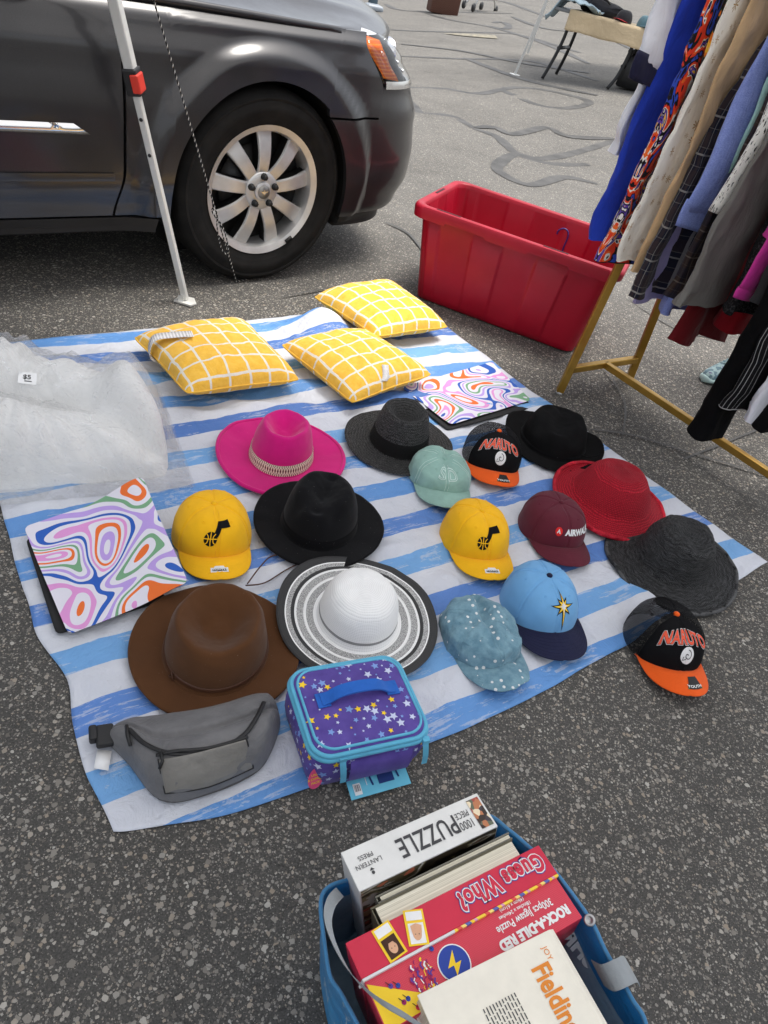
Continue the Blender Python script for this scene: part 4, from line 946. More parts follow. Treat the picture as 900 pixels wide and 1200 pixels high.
r, mp, vp, dm, vs_ = cap('baseball_cap', 'maroon cap with white AIRWA lettering and a round red badge', (670, 668), (642, 612), M_MAR, M_MAR, M_MAR, M_MAR, seed=3., h=.118)
d = Decal(); d.text('AIRWALK', M_WTH, mp, .0205, .036, .036, bold=.0011, step=.004, sx=1.05); d.poly(circ(-.031, .036, .0105, 24), M_REDT, mp, .004); d.poly([(-.0365, .0315), (-.031, .0425), (-.0255, .0315), (-.0285, .0315), (-.031, .037), (-.0335, .0315)], M_WTH, mp, lift=.0006); d.build('lettering', r)
M_SKY = fabric('sky_twill', L(112, 168, 216), 1400, .12, .05, .85, .1, 20, .10); M_NAVY = fabric('navy_twill', L(24, 27, 58), 1400, .12, .08, .85, .1); M_YELT = fabric('yellow_thread', L(248, 205, 60), 900, .2, .05)
r, mp, vp, dm, vs_ = cap('baseball_cap', 'light blue cap with navy flat peak and a yellow starburst', (660, 776), (632, 715), M_SKY, M_SKY, M_NAVY, M_NAVY, seed=4., h=.128, flatv=.55, vl=.072, vw=1.05)
d = Decal(); cx_, cy_ = .012, .056
def burst(R1, w1, lift, mt, off=0.):
    pts = []; rad = [.90, .55, .95, .62, 1.35, .62, 1.0, .58]; 
    for i in range(8):
        a = PI/2-i*PI/4; Rr = R1*rad[i]+off; pts.append((cx_+Rr*math.cos(a), cy_+Rr*math.sin(a))); a2 = a-PI/8; pts.append((cx_+w1*math.cos(a2), cy_+w1*math.sin(a2)))
    d.poly(pts, mt, mp, .004, lift=lift)
burst(.034, .0130, 0, M_BLKT, .007); burst(.030, .0078, .0007, M_YELT, .002); burst(.014, .005, .0013, M_WTH); d.build('starburst_emblem', r)
# trucker caps with orange peaks
M_ORG = fabric('orange_twill', L(232, 92, 22), 1400, .12, .05, .85, .1); M_BLKC = fabric('black_twill', (.008, .008, .009, 1), 1400, .15, .15, .85, .1)
m = Mat('black_mesh', (.006, .006, .007, 1), .7, spec=.1); u = m.sep(m.vec('UV')); dx_ = m.math('SINE', m.math('MULTIPLY', m.math('ADD', u[0], u[1]), 2*PI/.0046)); dy_ = m.math('SINE', m.math('MULTIPLY', m.math('SUBTRACT', u[0], u[1]), 2*PI/.0046))
hole = m.math('GREATER_THAN', m.math('MULTIPLY', dx_, dy_), .30); tp = m.n('ShaderNodeBsdfTransparent'); mx = m.n('ShaderNodeMixShader'); m.put(mx.inputs[0], hole); m.t.links.new(m.b.outputs[0], mx.inputs[1]); m.t.links.new(tp.outputs[0], mx.inputs[2]); m.t.links.new(mx.outputs[0], m.out.inputs[0]); M_MESH = m.m
M_CORAL = fabric('coral_thread', L(232, 92, 66), 900, .2, .05)
for tip, tw, lab, sd, zz in (((581, 574), (574, 530), 'black mesh cap with orange peak and NARUTO lettering behind the mint cap', 5., .014), ((806, 818), (776, 752), 'black mesh cap with orange peak and NARUTO lettering, half off the sheet onto asphalt', 6., .008)):
    r, mp, vp, dm, vs_ = cap('trucker_cap', lab, tip, tw, M_BLKC, M_MESH, M_ORG, M_ORG, seed=sd, h=.124, z0=zz)
    d = Decal()
    arc = lambda x, y, l: mp(x, y-(x/.06)**2*.014, l)
    for bd, mt, lf in ((.0026, M_WTH, 0.), (.0017, M_BLKT, .0005), (.0010, M_CORAL, .0010)): d.text('NARUTO', mt, lambda x, y, l: arc(x+.002, .070+y*1.15, l), .0345, 0, 0, bold=bd, step=.004, lift=lf, sx=1.0, space=1.08)
    d.poly(circ(.004, .034, .0185, 30), M_WTH, mp, .005, lift=.0002)
    sp = [(.004+.0020*a*math.cos(a*1.25+.3), .034+.0020*a*math.sin(a*1.25+.3)) for a in [i*.25 for i in range(1, 25)]]
    d.poly(stroke(sp, .0017), M_BLKT, mp, .004, lift=.0009); d.poly(stroke([(.004-.0105, .034-.003), (.004-.0125, .034-.0105), (.004-.003, .034-.0085)], .0017), M_BLKT, mp, .004, lift=.0009)
    d.build('lettering', r)
    d = Decal(); q = [(-.013, .80), (.017, .80), (.012, .30), (-.005, .30)]; ox = .012
    d.poly([(x+ox, y) for x, y in q], M_STKB, vp, .01, lift=.0006); d.poly([(x+ox, y) for x, y in ((-.0135, .82), (.0175, .82), (.0172, .77), (-.0132, .77))], M_STKG, vp, lift=.001)
    d.text('YOUTH', M_STK, lambda x, y, l: vp(x+ox+.002, .70-y/.062, l), .0085, bold=.0003, lift=.0012); d.build('size_sticker', r)
# mint cap and dotted denim cap
M_MINT = fabric('mint_denim', L(142, 178, 168), 1100, .3, .14, .9, .1, 30, .25); M_MINTD = fabric('mint_stitch', L(206, 226, 220), 900, .2, .05)
r, mp, vp, dm, vs_ = cap('baseball_cap', 'faded mint cap with SD embroidered in outline', (524, 600), (514, 553), M_MINT, M_MINT, M_MINT, M_MINT, seed=7., h=.098, crush=.35, seam=M_MINTD)
d = Decal(); 
for ch, xx in (('S', -.018), ('D', .020)):
    for bd, mt, lf in ((.0016, M_MINTD, .0), (-.0006, M_MINT, .0008)): d.text(ch, mt, lambda x, y, l, xx=xx: mp(x+xx, .046+y, l), .050, bold=bd, step=.004, lift=lf, sx=1.05)
d.build('embroidery', r)
m = Mat('dotted_denim', rough=.9, spec=.2, sheen=.15); v = m.vec(); vw_ = m.scale(v, (1., 1., 1.)); 
base = m.ramp(m.noise(v, 40, 5, .65), [(.3, L(92, 130, 148)), (.7, L(130, 166, 180))]); dd_ = m.voro(v, 52., rnd=.4); m.col(m.mix(m.math('LESS_THAN', dd_, .20), base, (.72, .74, .74, 1))); m.bump(m.noise(v, 22, 4, .6, .6), .5, .012); m.bump(m.noise(v, 1200, 2), .3, .0006); M_DOT = m.m
r, mp, vp, dm, vs_ = cap('military_cap', 'crumpled denim cap with white dots beside the light blue cap', (596, 812), (556, 735), M_DOT, M_DOT, M_DOT, None, seed=8., h=.105, crush=.75, vl=.058, z0=.010)
# ------------------------------------------------------------------ grey waist pack
def bvh_of(*grids):
    v = []; f = []
    for g in grids:
        b = len(v); v += [Vector(p) for p in g.v]; f += [tuple(b+i for i in q) for q in g.f]
    return BVHTree.FromPolygons(v, f)
def hitter(loc, bvh):
    o = Vector((0, 0, H))-Vector(loc)
    def hit(px, py, off=.0):
        r_ = bvh.ray_cast(o, ray(px, py).normalized())
        if r_[0] is None: return G(px, py, .01)-Vector(loc)
        n = r_[1] if r_[1].z > 0 or r_[1].dot(ray(px, py)) < 0 else -r_[1]
        return r_[0]+n*off
    return hit
d = Decal(); so_ = hitter(BC, bvh_of(gfilm))(31, 443, .012); XX = Vector((.90, .40, -.08)).normalized(); ZZ = Vector((.05, -.42, .90)).normalized(); YY = ZZ.cross(XX); ZZ = XX.cross(YY)
fn = lambda x, y, l: so_+XX*x+YY*y+ZZ*l
d.poly(rect(-.020, -.017, .020, .017), M_WHT, fn); d.text('$5', M_INK, fn, .018, -.001, .002, lift=.0008, bold=.0003); d.poly(rect(-.006, -.011, .010, -.0085), M_INK, fn, lift=.0008); d.build('price_sticker', qt)
m = Mat('grey_softshell', rough=.62, spec=.35, sheen=.1); v = m.vec(); m.col(m.ramp(m.noise(v, 14, 4, .6), [(.3, L(96, 96, 98)), (.7, L(120, 119, 120))])); m.bump(m.noise(v, 13, 4, .6, .7), .5, .016); m.bump(m.noise(v, 700, 2), .2, .0005); M_GREYF = m.m
m = Mat('grey_shiny', rough=.5, spec=.4); v = m.vec(); m.col(m.ramp(m.noise(v, 14, 4, .6), [(.3, L(116, 113, 108)), (.7, L(140, 137, 131))])); m.bump(m.noise(v, 20, 4, .6, .5), .4, .01); m.bump(m.noise(v, 700, 2), .2, .0005); M_GREYS = m.m
M_ZIP = plastic('zip_black', (.012, .012, .013, 1), .55, .3)
FL = G(225, 880, 0); fp = thing('waist_pack', 'grey waist pack with a black zip lying at the near corner of the sheet', 'waist pack', (FL.x, FL.y, .010))
FLo = Vector((FL.x, FL.y, .010))
topc = catmull([G(*q, .0)-FL for q in ((128, 862), (150, 850), (185, 846), (245, 836), (300, 820), (318, 826), (326, 850))], 8)
botc = catmull([G(*q, .0)-FL for q in ((128, 878), (150, 900), (190, 944), (250, 934), (300, 910), (318, 884), (327, 858))], 8)
def samp(c, s): x = s*(len(c)-1); i = min(len(c)-2, int(x)); return c[i].lerp(c[i+1], x-i)
def fpt(s, t):
    p = samp(botc, s).lerp(samp(topc, s), t); env = math.sin(PI*min(1, max(0, s)))**.45
    z = .062*env*max(0, math.sin(PI*min(1, t**.75)))**.55
    z += .020*math.exp(-((s-.55)/.26)**4-((t-.25)/.22)**4)
    z += .004*n3(s*6, t*4, 2.)*env-.010*math.exp(-((t-.52-.10*(2*s-1)**2*2)/.05)**2)*env
    return Vector((p.x, p.y, .004+max(0, z)))
g = MB(); g.grid(fpt, 90, 50); gb = g; g.build('body', M_GREYF, fp)
g = MB(); g.grid(lambda s, t: (lambda p: Vector((p.x, p.y, .003)))(samp(botc, s).lerp(samp(topc, s), t)), 40, 4, flip=True); g.build('back_panel', M_GREYF, fp)
hit = hitter(FLo, bvh_of(gb))
pk = catmull([hit(*q) for q in ((186, 892), (230, 884), (289, 868))], 10); pb = catmull([hit(*q) for q in ((194, 932), (245, 924), (297, 902))], 10)
def ppt(s, t):
    a = samp(pb, s).lerp(samp(pk, s), t); b = math.sin(PI*s)**.3*math.sin(PI*t)**.35
    return a+Vector((-.05, -.2, .9))*(.007+.016*b+.0018*n3(s*7, t*4, 6)*b)
g = MB(); g.grid(ppt, 40, 20); pko = g.build('front_pocket', M_GREYS, fp)
g = MB(); g.tube([ppt(0, i/12)+Vector((0, 0, .001)) for i in range(13)]+[ppt(i/24, 0)+Vector((0, 0, .001)) for i in range(25)]+[ppt(1, i/12)+Vector((0, 0, .001)) for i in range(13)] if False else [ppt(0, 1-i/12)+Vector((0, 0, .001)) for i in range(12)]+[ppt(i/24, 0)+Vector((0, 0, .001)) for i in range(25)]+[ppt(1, i/12)+Vector((0, 0, .001)) for i in range(1, 13)], .0016, 6); g.build('piping', M_ZIP, pko)
def zip_line(px, w_, nm, off=.003, flat=(1, .45)):
    g = MB(); g.tube(catmull([hit(*q, off) for q in px], 8), w_, 8, flat=flat); return g.build(nm, M_ZIP, fp)
zip_line(((152, 855), (170, 872), (195, 882), (225, 884), (258, 877), (285, 862), (300, 843), (309, 824)), .0042, 'main_zip', .0025)
zip_line(((184, 886), (205, 881), (245, 877), (290, 864)), .0032, 'pocket_zip', .0035)
g = MB(); g.tube([hit(150, 852, .006), hit(152, 864, .007), hit(156, 874, .006)], .0032, 6); g.build('zip_pull', M_ZIP, fp); g = MB(); g.tube([hit(190, 884, .008), hit(193, 892, .010), hit(190, 900, .009)], .0026, 6); g.build('zip_pull', M_ZIP, fp)
g = MB(); a, b = G(108, 866, .02)-FLo, G(133, 862, .02)-FLo; R3 = Matrix.Rotation(math.atan2((b-a).y, (b-a).x), 3, 'Z')
g.box((a+b)/2+Vector((.004, 0, .006)), (.030, .042, .014), R3); g.box((a+b)/2+Vector((-.016, -.003, .006)), (.014, .030, .018), R3); g.build('buckle', M_ZIP, fp, False, mods=[('bevel', .004)])
g = MB(); g.bar(b+Vector((-.004, 0, .0)), b+Vector((.03, .0, .012)), .036, .003); g.build('webbing', M_ZIP, fp, False)
g = MB(); q = [G(*p, .016)-FLo for p in ((110, 900), (114, 878), (131, 880), (127, 903))]; g.v = [tuple(p) for p in q]; g.face((3, 2, 1, 0)); g.build('paper_tag', M_WHT, fp, mods=[('solid', .0008)])
# ------------------------------------------------------------------ star lunch bag
m = Mat('purple_cloth', rough=.8, spec=.3, sheen=.1); v = m.vec(); m.col(m.ramp(m.noise(v, 30, 4, .6), [(.3, L(80, 62, 142)), (.7, L(98, 80, 164))])); m.bump(m.noise(v, 900, 2), .35, .0006); m.bump(m.noise(v, 18, 3), .25, .006); M_PURP = m.m
M_AQUA = fabric('aqua_binding', L(98, 182, 214), 1300, .3, .08, .7, .1, 40, .2); M_BLUEH = fabric('blue_webbing', L(36, 100, 190), 1100, .5, .1, .75, .1, 40, .2)
M_STW = paper('star_white', L(205, 212, 240), .7); M_STB = paper('star_blue', L(128, 160, 222), .7); M_STY = paper('star_yellow', L(248, 208, 50), .7)
LH = .098; c4 = [G(*q, LH+.012) for q in ((340, 784), (472, 769), (495, 857), (369, 893))]
LC = sum(c4, Vector())/4; lu = ((c4[1]-c4[0])+(c4[2]-c4[3])).normalized(); LYAW = math.atan2(lu.y, lu.x)
LW = ((c4[1]-c4[0]).length+(c4[2]-c4[3]).length)/2; LD = ((c4[0]-c4[3]).length+(c4[1]-c4[2]).length)/2
lb = thing('lunch_bag', 'purple lunch bag printed with stars and a blue handle', 'lunch bag', (LC.x, LC.y, .010), LYAW)
def rrect(w_, d_, rc, n=8):
    pts = []
    for cx_, cy_, a0 in ((w_/2-rc, d_/2-rc, 0), (-w_/2+rc, d_/2-rc, PI/2), (-w_/2+rc, -d_/2+rc, PI), (w_/2-rc, -d_/2+rc, 1.5*PI)):
        for i in range(n+1): a = a0+PI/2*i/n; pts.append((cx_+rc*math.cos(a), cy_+rc*math.sin(a)))
    return pts
def rbox(g, w_, d_, rings, rc=.03, wob=.0, fan_top=True):
    n = 36; prev = None; b0 = len(g.v)
    for ins, z in rings:
        pts = rrect(w_-2*ins, d_-2*ins, max(.004, rc-ins)); k = len(g.v)
        for x, y in pts: g.v.append((x+wob*n3(x*15, y*15, z*20), y+wob*n3(x*15+4, y*15, z*20), z))
        if prev is not None:
            for i in range(n): j = (i+1) % n; g.face((prev+i, prev+j, k+j, k+i))
        prev = k
    if fan_top:
        c_ = len(g.v); g.v.append((0, 0, rings[-1][1]+.001))
        for i in range(n): g.face((prev+i, prev+(i+1) % n, c_))
    c_ = len(g.v); g.v.append((0, 0, rings[0][1]))
    for i in range(n): g.face((b0+(i+1) % n, b0+i, c_))
g = MB(); rbox(g, LW+.006, LD+.006, [(.012, .0), (.003, .006), (-.001, .03), (-.003, .055), (0, .076), (.003, .080)], .034, .003); body = g; g.build('body', M_PURP, lb)
g = MB(); rbox(g, LW, LD, [(.003, .078), (0, .084), (.0, .096), (.006, .103), (.016, .1055), (.05, .1075)], .034, .0015); lid = g; lid_o = g.build('lid', M_PURP, lb)
g = MB()
for ins, z, r_ in ((-.0025, .087, .0058), (-.001, .0955, .0045), (.007, .1035, .0026)): g.tube([(x, y, z) for x, y in rrect(LW-2*ins, LD-2*ins, .034)], r_, 8, closed=True)
g.build('aqua_piping', M_AQUA, lb)
lh = hitter((0, 0, 0), None) if False else None
iv = mat4(lb).inverted(); cam_l = iv @ Vector((0, 0, H)); R3i = iv.to_3x3(); lbvh = bvh_of(body, lid)
def lhit(px, py, off=.001):
    r_ = lbvh.ray_cast(cam_l, (R3i @ ray(px, py)).normalized()); 
    return None if r_[0] is None else r_[0]+r_[1]*off
random.seed(21); d = Decal(); spots = []
tries = 0
while len(spots) < 150 and tries < 5000:
    tries += 1; face = random.random(); 
    if face < .58: P_ = (random.uniform(-LW*.46, LW*.46), random.uniform(-LD*.46, LD*.46), 0)
    else: P_ = (random.uniform(-LW*.46, LW*.46), random.uniform(.008, .072), 1 if face < .85 else 2)
    if P_[2] == 0 and abs(P_[0]) < .075 and abs(P_[1]-.01) < .018: continue
    if any(q[2] == P_[2] and math.hypot(q[0]-P_[0], q[1]-P_[1]) < .0125 for q in spots): continue
    spots.append(P_); sz = random.choice((.0026, .0036, .0054, .007, .0086)); mt = random.choice((M_STW, M_STB, M_STW, M_STY, M_STB)); pts = star(0, 0, sz, random.random()*6, 5, .48) if sz > .0025 else circ(0, 0, sz*.6, 10)
    x0, y0, k = P_
    if k == 0:
        h_ = lambda x, y: (lambda r_: r_[0].z if r_[0] is not None else .1)(lbvh.ray_cast(Vector((x, y, 1)), Vector((0, 0, -1))))
        d.poly(pts, mt, lambda x, y, l: Vector((x0+x, y0+y, h_(x0+x, y0+y)+.0008)))
    else:
        def fs(x, y, l, k=k, x0=x0, y0=y0):
            if k == 1: o, dr = Vector((x0+x, -1, y0+y)), Vector((0, 1, 0))
            else: o, dr = Vector((-1, (x0+x)*LD/LW, y0+y)), Vector((1, 0, 0))
            r_ = lbvh.ray_cast(o, dr); return (r_[0] if r_[0] is not None else o)-dr*.0008
        d.poly(pts, mt, fs)
d.build('star_print', lb)
ZT = .1075
g = MB()
def strap(pts, w_, th, wd): 
    pl = catmull(pts, 8); b = len(g.v); wd = Vector(wd)
    for p in pl:
        for sx, sz in ((-1, 0), (1, 0), (1, 1), (-1, 1)): g.v.append(tuple(Vector(p)+wd*sx*w_/2+Vector((0, 0, th*sz))))
    n = len(pl)
    for i in range(n-1):
        for k in range(4): k2 = (k+1) % 4; g.face((b+4*i+k, b+4*i+k2, b+4*(i+1)+k2, b+4*(i+1)+k))
    g.face((b+3, b+2, b+1, b)); e = b+4*(n-1); g.face((e, e+1, e+2, e+3))
strap([(-.070, .012, ZT), (-.058, .012, ZT+.004), (-.035, .012, ZT+.018), (0, .012, ZT+.022), (.035, .012, ZT+.018), (.058, .012, ZT+.004), (.072, .012, ZT)], .024, .004, (0, 1, 0)); g.build('handle', M_BLUEH, lb, auto=40)
g = MB(); strap([(-.078, .012, ZT-.0005), (-.055, .012, ZT+.0012)], .030, .0025, (0, 1, 0)); g.build('handle_patch', M_BLUEH, lb, auto=40); g = MB(); strap([(.055, .012, ZT+.0012), (.080, .012, ZT-.0005)], .030, .0025, (0, 1, 0)); g.build('handle_patch', M_BLUEH, lb, auto=40)
g = MB()
yb = -LD/2-.006
for xa in (-.060, .098):
    g = MB(); strap([(xa, yb+.004, .088), (xa, yb-.004, .078), (xa+.003, yb-.010, .055), (xa+.006, yb-.011, .030)], .011, .0022, (1, 0, 0)); g.box((xa, yb+.002, .088), (.013, .010, .009)); g.build('zip_pull', M_AQUA, lb, auto=40)
g = MB(); g.grid(lambda s, t: Vector((-.043+s*.118, -LD/2-.004-.010*math.sin(PI*t)**.5, .010+t*.062)), 12, 10); g.build('front_flap', M_PURP, lb)
M_PINKT = paper('pink_card', L(226, 82, 128)); M_TEAL = paper('aqua_card', L(110, 196, 222)); M_NVY = paper('navy_print', L(38, 60, 120))
tl = iv @ G(370, 912, .045); X = (iv.to_3x3() @ (G(388, 895, .05)-G(352, 930, .035))); X = (R3i @ Vector((.75, .62, -.1))).normalized(); Yv = Vector((.05, .35, .9)).normalized(); Zv = X.cross(Yv).normalized(); Yv = Zv.cross(X)
d = Decal(); fn = lambda x, y, l: tl+X*x+Yv*y+Zv*l; d.poly(circ(0, 0, .0155, 28, .022), M_PINKT, fn)
for i, s_ in enumerate(('UNZIP', '& EXPAND', 'PACK')): d.text(s_, M_STY, fn, .0066, 0, .008-.0085*i, lift=.0006, bold=.0001)
d.build('swing_tag', lb)
d = Decal(); q = [G(*p, .010) for p in ((402, 905), (472, 884), (482, 918), (412, 938))]; o = iv @ q[3]; X2 = (R3i @ (q[2]-q[3])); Y2 = (R3i @ (q[0]-q[3])); fn = lambda x, y, l: o+X2*x+Y2*y+Vector((0, 0, l-.0002))
d.poly(rect(0, 0, 1, 1), M_TEAL, fn); d.poly(rect(.08, .10, .20, .50), M_WHT, fn, lift=.0005)
for i in range(6): d.poly(rect(.095+.016*i, .22, .100+.016*i+.004*(i % 2), .45), M_INK, fn, lift=.0009)
d.poly(rect(.50, .28, .76, .72), M_NVY, fn, lift=.0005); d.poly(stroke([(.40, .30), (.38, .6), (.46, .84), (.7, .88), (.82, .7), (.84, .35)], .03), M_NVY, fn, lift=.0007); d.poly(circ(.80, .88, .075, 20, .15), M_INK, fn, lift=.0009); d.poly(rect(.30, .35, .31, .8), M_WHT, fn, lift=.0005); d.build('card_insert', lb)
# ------------------------------------------------------------------ blue shopping bag with boxes and books
D1 = Vector((.79, .616, 0)).normalized(); D2 = Vector((D1.y, -D1.x, 0)); UPV = Vector((0, 0, 1))
SB = G(400, 1000, .3); SB.z = 0
m = Mat('bag_blue', rough=.38, spec=.45); v = m.vec(); sp = m.math('GREATER_THAN', m.noise(m.scale(v, (60, 60, 18)), 1., 4, .6, .4), .615); m.col(m.mix(m.math('MULTIPLY', sp, .75), m.ramp(m.noise(v, 12, 4, .6), [(.3, L(44, 126, 186)), (.7, L(72, 158, 214))]), L(190, 205, 215))); m.bump(m.noise(v, 18, 4, .6, .5), .4, .012); M_BAGP = m.m
m = Mat('bag_hem', rough=.35, spec=.45); v = m.vec(); m.col(m.ramp(m.noise(v, 12, 4, .6), [(.3, L(22, 112, 180)), (.7, L(44, 138, 206))])); m.bump(m.noise(v, 22, 4, .6, .5), .35, .01); M_BAGH = m.m
m = Mat('bag_lining', rough=.42, spec=.4); v = m.vec(); m.col(m.ramp(m.noise(v, 14, 4, .6), [(.3, L(120, 156, 184)), (.7, L(160, 188, 208))])); m.bump(m.noise(v, 16, 4, .6, .6), .5, .012); M_LINE = m.m
M_STRAP = fabric('grey_webbing', L(150, 156, 160), 900, .5, .1, .8, .1, 40, .2); M_BINF = fabric('blue_binding', L(70, 130, 176), 900, .4, .1)
bag = thing('shopping_bag', 'blue reusable shopping bag with grey straps, full of boxes and books', 'shopping bag', SB)
rim_old = [Vector((.012, .026, .285)), Vector((.105, .094, .292)), Vector((.205, .150, .290)), Vector((.262, .098, .292)), Vector((.298, .064, .300)), Vector((.345, .005, .298)), Vector((.385, -.070, .290)), Vector((.375, -.16, .285)), Vector((.31, -.215, .28)), Vector((.19, -.29, .28)), Vector((.09, -.335, .28)), Vector((.045, -.30, .28)), Vector((.030, -.20, .275)), Vector((.010, -.10, .272)), Vector((-.012, -.03, .275))]
rim = [G(*q)-SB for q in ((412,1030,.235),(455,990,.235),(520,962,.235),(568,952,.245),(597,972,.282),(620,994,.288),(654,1026,.290),(690,1076,.290),(714,1122,.288),(738,1168,.286),(758,1215,.284))]+[Vector((.36,-.22,.28)), Vector((.34,-.27,.27)), Vector((.27,-.29,.25))]+[Vector((x_, y_, .245))-SB-D1*.013 for x_, y_ in ((.26,.13),(.20,.215),(.139,.303),(.108,.338),(.084,.363),(.057,.44))]
rp = catmull(rim+[rim[0]], 8)[:-1]; N_ = len(rp); cen = sum(rim, Vector())/len(rim)
def wall(s, t, ins=0.):      # t 0 base .. 1 rim
    p = rp[int(s*N_) % N_]; b = Vector((cen.x+(p.x-cen.x)*1.0+.040*D1.x, cen.y+(p.y-cen.y)*1.0+.040*D1.y, .003)); q = b.lerp(p, t); w_ = .006*n3(s*9, t*3, 5)*math.sin(PI*t*.8)
    o = Vector((q.x-cen.x, q.y-cen.y, 0)).normalized(); return q+o*(w_-ins)
g = MB(); g.grid(lambda s, t: wall(s, t), N_, 14, cu=True); g.cur = 1; g.grid(lambda s, t: wall(s, t*.86, .002), N_, 12, cu=True, flip=True); g.cur = 2; g.grid(lambda s, t: wall(s, .80+t*.202, .003 if t < .9 else 0), N_, 4, cu=True, flip=True)
b = len(g.v); g.v += [tuple(wall(k/N_, 0)) for k in range(N_)]; g.cur = 1; g.face([b+i for i in range(N_)]); g.build('bag_wall', [M_BAGP, M_LINE, M_BAGH], bag)
g = MB(); g.tube([wall(k/N_, 1.0) for k in range(N_)], .0028, 6, closed=True); g.build('binding', M_BINF, bag)
RGT = [k for k in range(N_)]
def on_wall(px, py, off=.0, zz=.27):
    return G(px, py, zz)-SB
g = MB(); p = on_wall(693, 1079, zz=.288); Mx = Matrix.Translation(p+Vector((-.004, -.002, .004))) @ Vector((-.55, -.35, .75)).to_track_quat('Z', 'Y').to_matrix().to_4x4()
g.lathe([(.0075, 0), (.0072, .002), (.0045, .0026), (.004, .0006), (.0, .0005)], 18, Mx); g.build('rivet', metal('rivet_metal', (.5, .5, .5, 1), .4), bag)
g = MB(); strap([on_wall(700, 1140, zz=.26), on_wall(712, 1146, zz=.285), on_wall(728, 1140, zz=.297), on_wall(738, 1136, zz=.285), on_wall(742, 1142, zz=.20)], .030, .002, (.5, -.86, 0)); g.build('strap_anchor', M_STRAP, bag, auto=40)
g = MB(); strap([on_wall(398, 1046, zz=.262), on_wall(388, 1058, zz=.285), on_wall(384, 1078, zz=.296), on_wall(391, 1105, zz=.300), on_wall(410, 1140, zz=.304), on_wall(440, 1170, zz=.308), on_wall(478, 1193, zz=.310), on_wall(510, 1215, zz=.308), on_wall(560, 1250, zz=.29)], .016, .002, (-.75, .45, .2)); g.build('handle', M_STRAP, bag, auto=40)
# mirrored print showing through the lining
tpos = on_wall(676, 1108, zz=.225); tX = (on_wall(648, 1072, zz=.235)-on_wall(705, 1140, zz=.225)).normalized(); tN = Vector((-.62, -.30, .72)); tY = tN.cross(tX).normalized(); tN = tX.cross(tY).normalized()
M_LPR = paper('lining_print', L(176, 186, 194), .6); d = Decal(); d.text('SHRI', M_LPR, lambda x, y, l: tpos+tX*(-x)*-1+tY*-y+tN*.004, .026, bold=.0012); d.build('lining_print', bag)
def block(name, label, cat, corner, l, w_, h_, mats, rot=None, top=.30, cover=None, yaw_off=0., parts=True, bev=.0012, group=None):
    """a box or book whose top far-left corner is given; X runs along its long side (D1), Y across towards the viewer (-D2 reversed)"""
    ya = math.atan2(D1.y, D1.x)+yaw_off
    x = Vector((math.cos(ya), math.sin(ya), 0)); y = Vector((x.y, -x.x, 0)); c = corner+x*l/2+y*w_/2
    r = thing(name, label, cat, (c.x, c.y, top-h_), ya, group)
    g = MB(); g.box((0, 0, h_/2), (l, w_, h_)); g.v = [(a_+.255*(h_-c_), b_, c_) for a_, b_, c_ in g.v]; bo = g.build('box' if cat != 'book' else 'cover', mats, r, False, mods=[('bevel', bev)]); return r, bo
# printed face: u to the right as the text reads (upside down from here), v up
def topface(l, w_, h_, off=.0006): return lambda x, y, lf: Vector((-x, -y, h_+off+lf))
def sideface(l, w_, h_): return lambda x, y, lf: Vector((x+.255*(h_/2-y), -w_/2-.0006-lf, h_/2+y))
M_BOXW = paper('white_card', (.76, .76, .74, 1), .5); M_GREYI = paper('grey_ink', (.06, .06, .065, 1)); 
m = Mat('jumble_art', rough=.45); v = m.vec(); m.col(m.ramp(m.voro(v, 130., 'Color'), [(0, L(60, 40, 30)), (.2, L(190, 120, 70)), (.38, L(215, 200, 170)), (.5, L(150, 60, 60)), (.62, L(90, 110, 80)), (.8, L(235, 215, 180)), (1, L(40, 40, 60))])); cc = m.n('ShaderNodeSeparateColor'); m.put(cc.inputs[0], m.voro(v, 130., 'Color')); m.col(m.ramp(cc.outputs[0], [(0, L(50, 34, 28)), (.18, L(188, 120, 80)), (.36, L(218, 204, 178)), (.5, L(165, 70, 62)), (.62, L(96, 104, 84)), (.78, L(236, 218, 186)), (.9, L(60, 52, 60))], 'CONSTANT')); M_JUM = m.m
m = Mat('cover_art', rough=.4); v = m.vec(); m.col(m.ramp(m.noise(m.scale(v, (14, 14, 30)), 1., 3, .5, .8), [(0, L(30, 24, 20)), (.40, L(62, 52, 38)), (.47, L(150, 140, 105)), (.52, L(208, 206, 200)), (.57, L(96, 86, 62)), (.64, L(196, 110, 82)), (.72, L(50, 44, 36))], 'CONSTANT')); M_ART = m.m
pc = G(399, 999, .3); r, bo = block('puzzle_box', 'white 1000 piece puzzle box standing at the back of the blue bag', 'box', pc, .214, .052, .27, M_BOXW, top=.30)
l, w_, h_ = .214, .052, .27
d = Decal(); tf = topface(l, w_, h_); d.text('PUZZLE', M_GREYI, tf, .036, -.010, -.001, bold=.0004, sx=.72, space=1.04, lift=.0002)
d.text('1000', M_GREYI, tf, .0155, -.0670+.010, .009, sx=.72, lift=.0002) if False else None
d.text('1000', M_GREYI, tf, .0165, -.0680, .0068, sx=.70, lift=.0002); d.text('PIECE', M_GREYI, tf, .0125, -.0680, -.0075, sx=.70, lift=.0002)
d.text('LANTERN', M_GREYI, tf, .0085, .080, .000, lift=.0002); d.text('PRESS', M_GREYI, tf, .0085, .080, -.0095, lift=.0002); d.poly(circ(.080, .0125, .0022, 12), M_GREYI, tf, lift=.0002); d.poly([(.0765, .0095), (.0835, .0095), (.080, .006)], M_GREYI, tf, lift=.0002)
d.poly(rect(-.1035, -.021, -.084, .021), M_JUM, tf, lift=.0002); d.build('lettering', r)
d = Decal(); d.poly(rect(-l/2+.002, -h_/2+.002, l/2-.002, h_/2-.002), M_ART, sideface(l, w_, h_)); d.build('picture_panel', r)
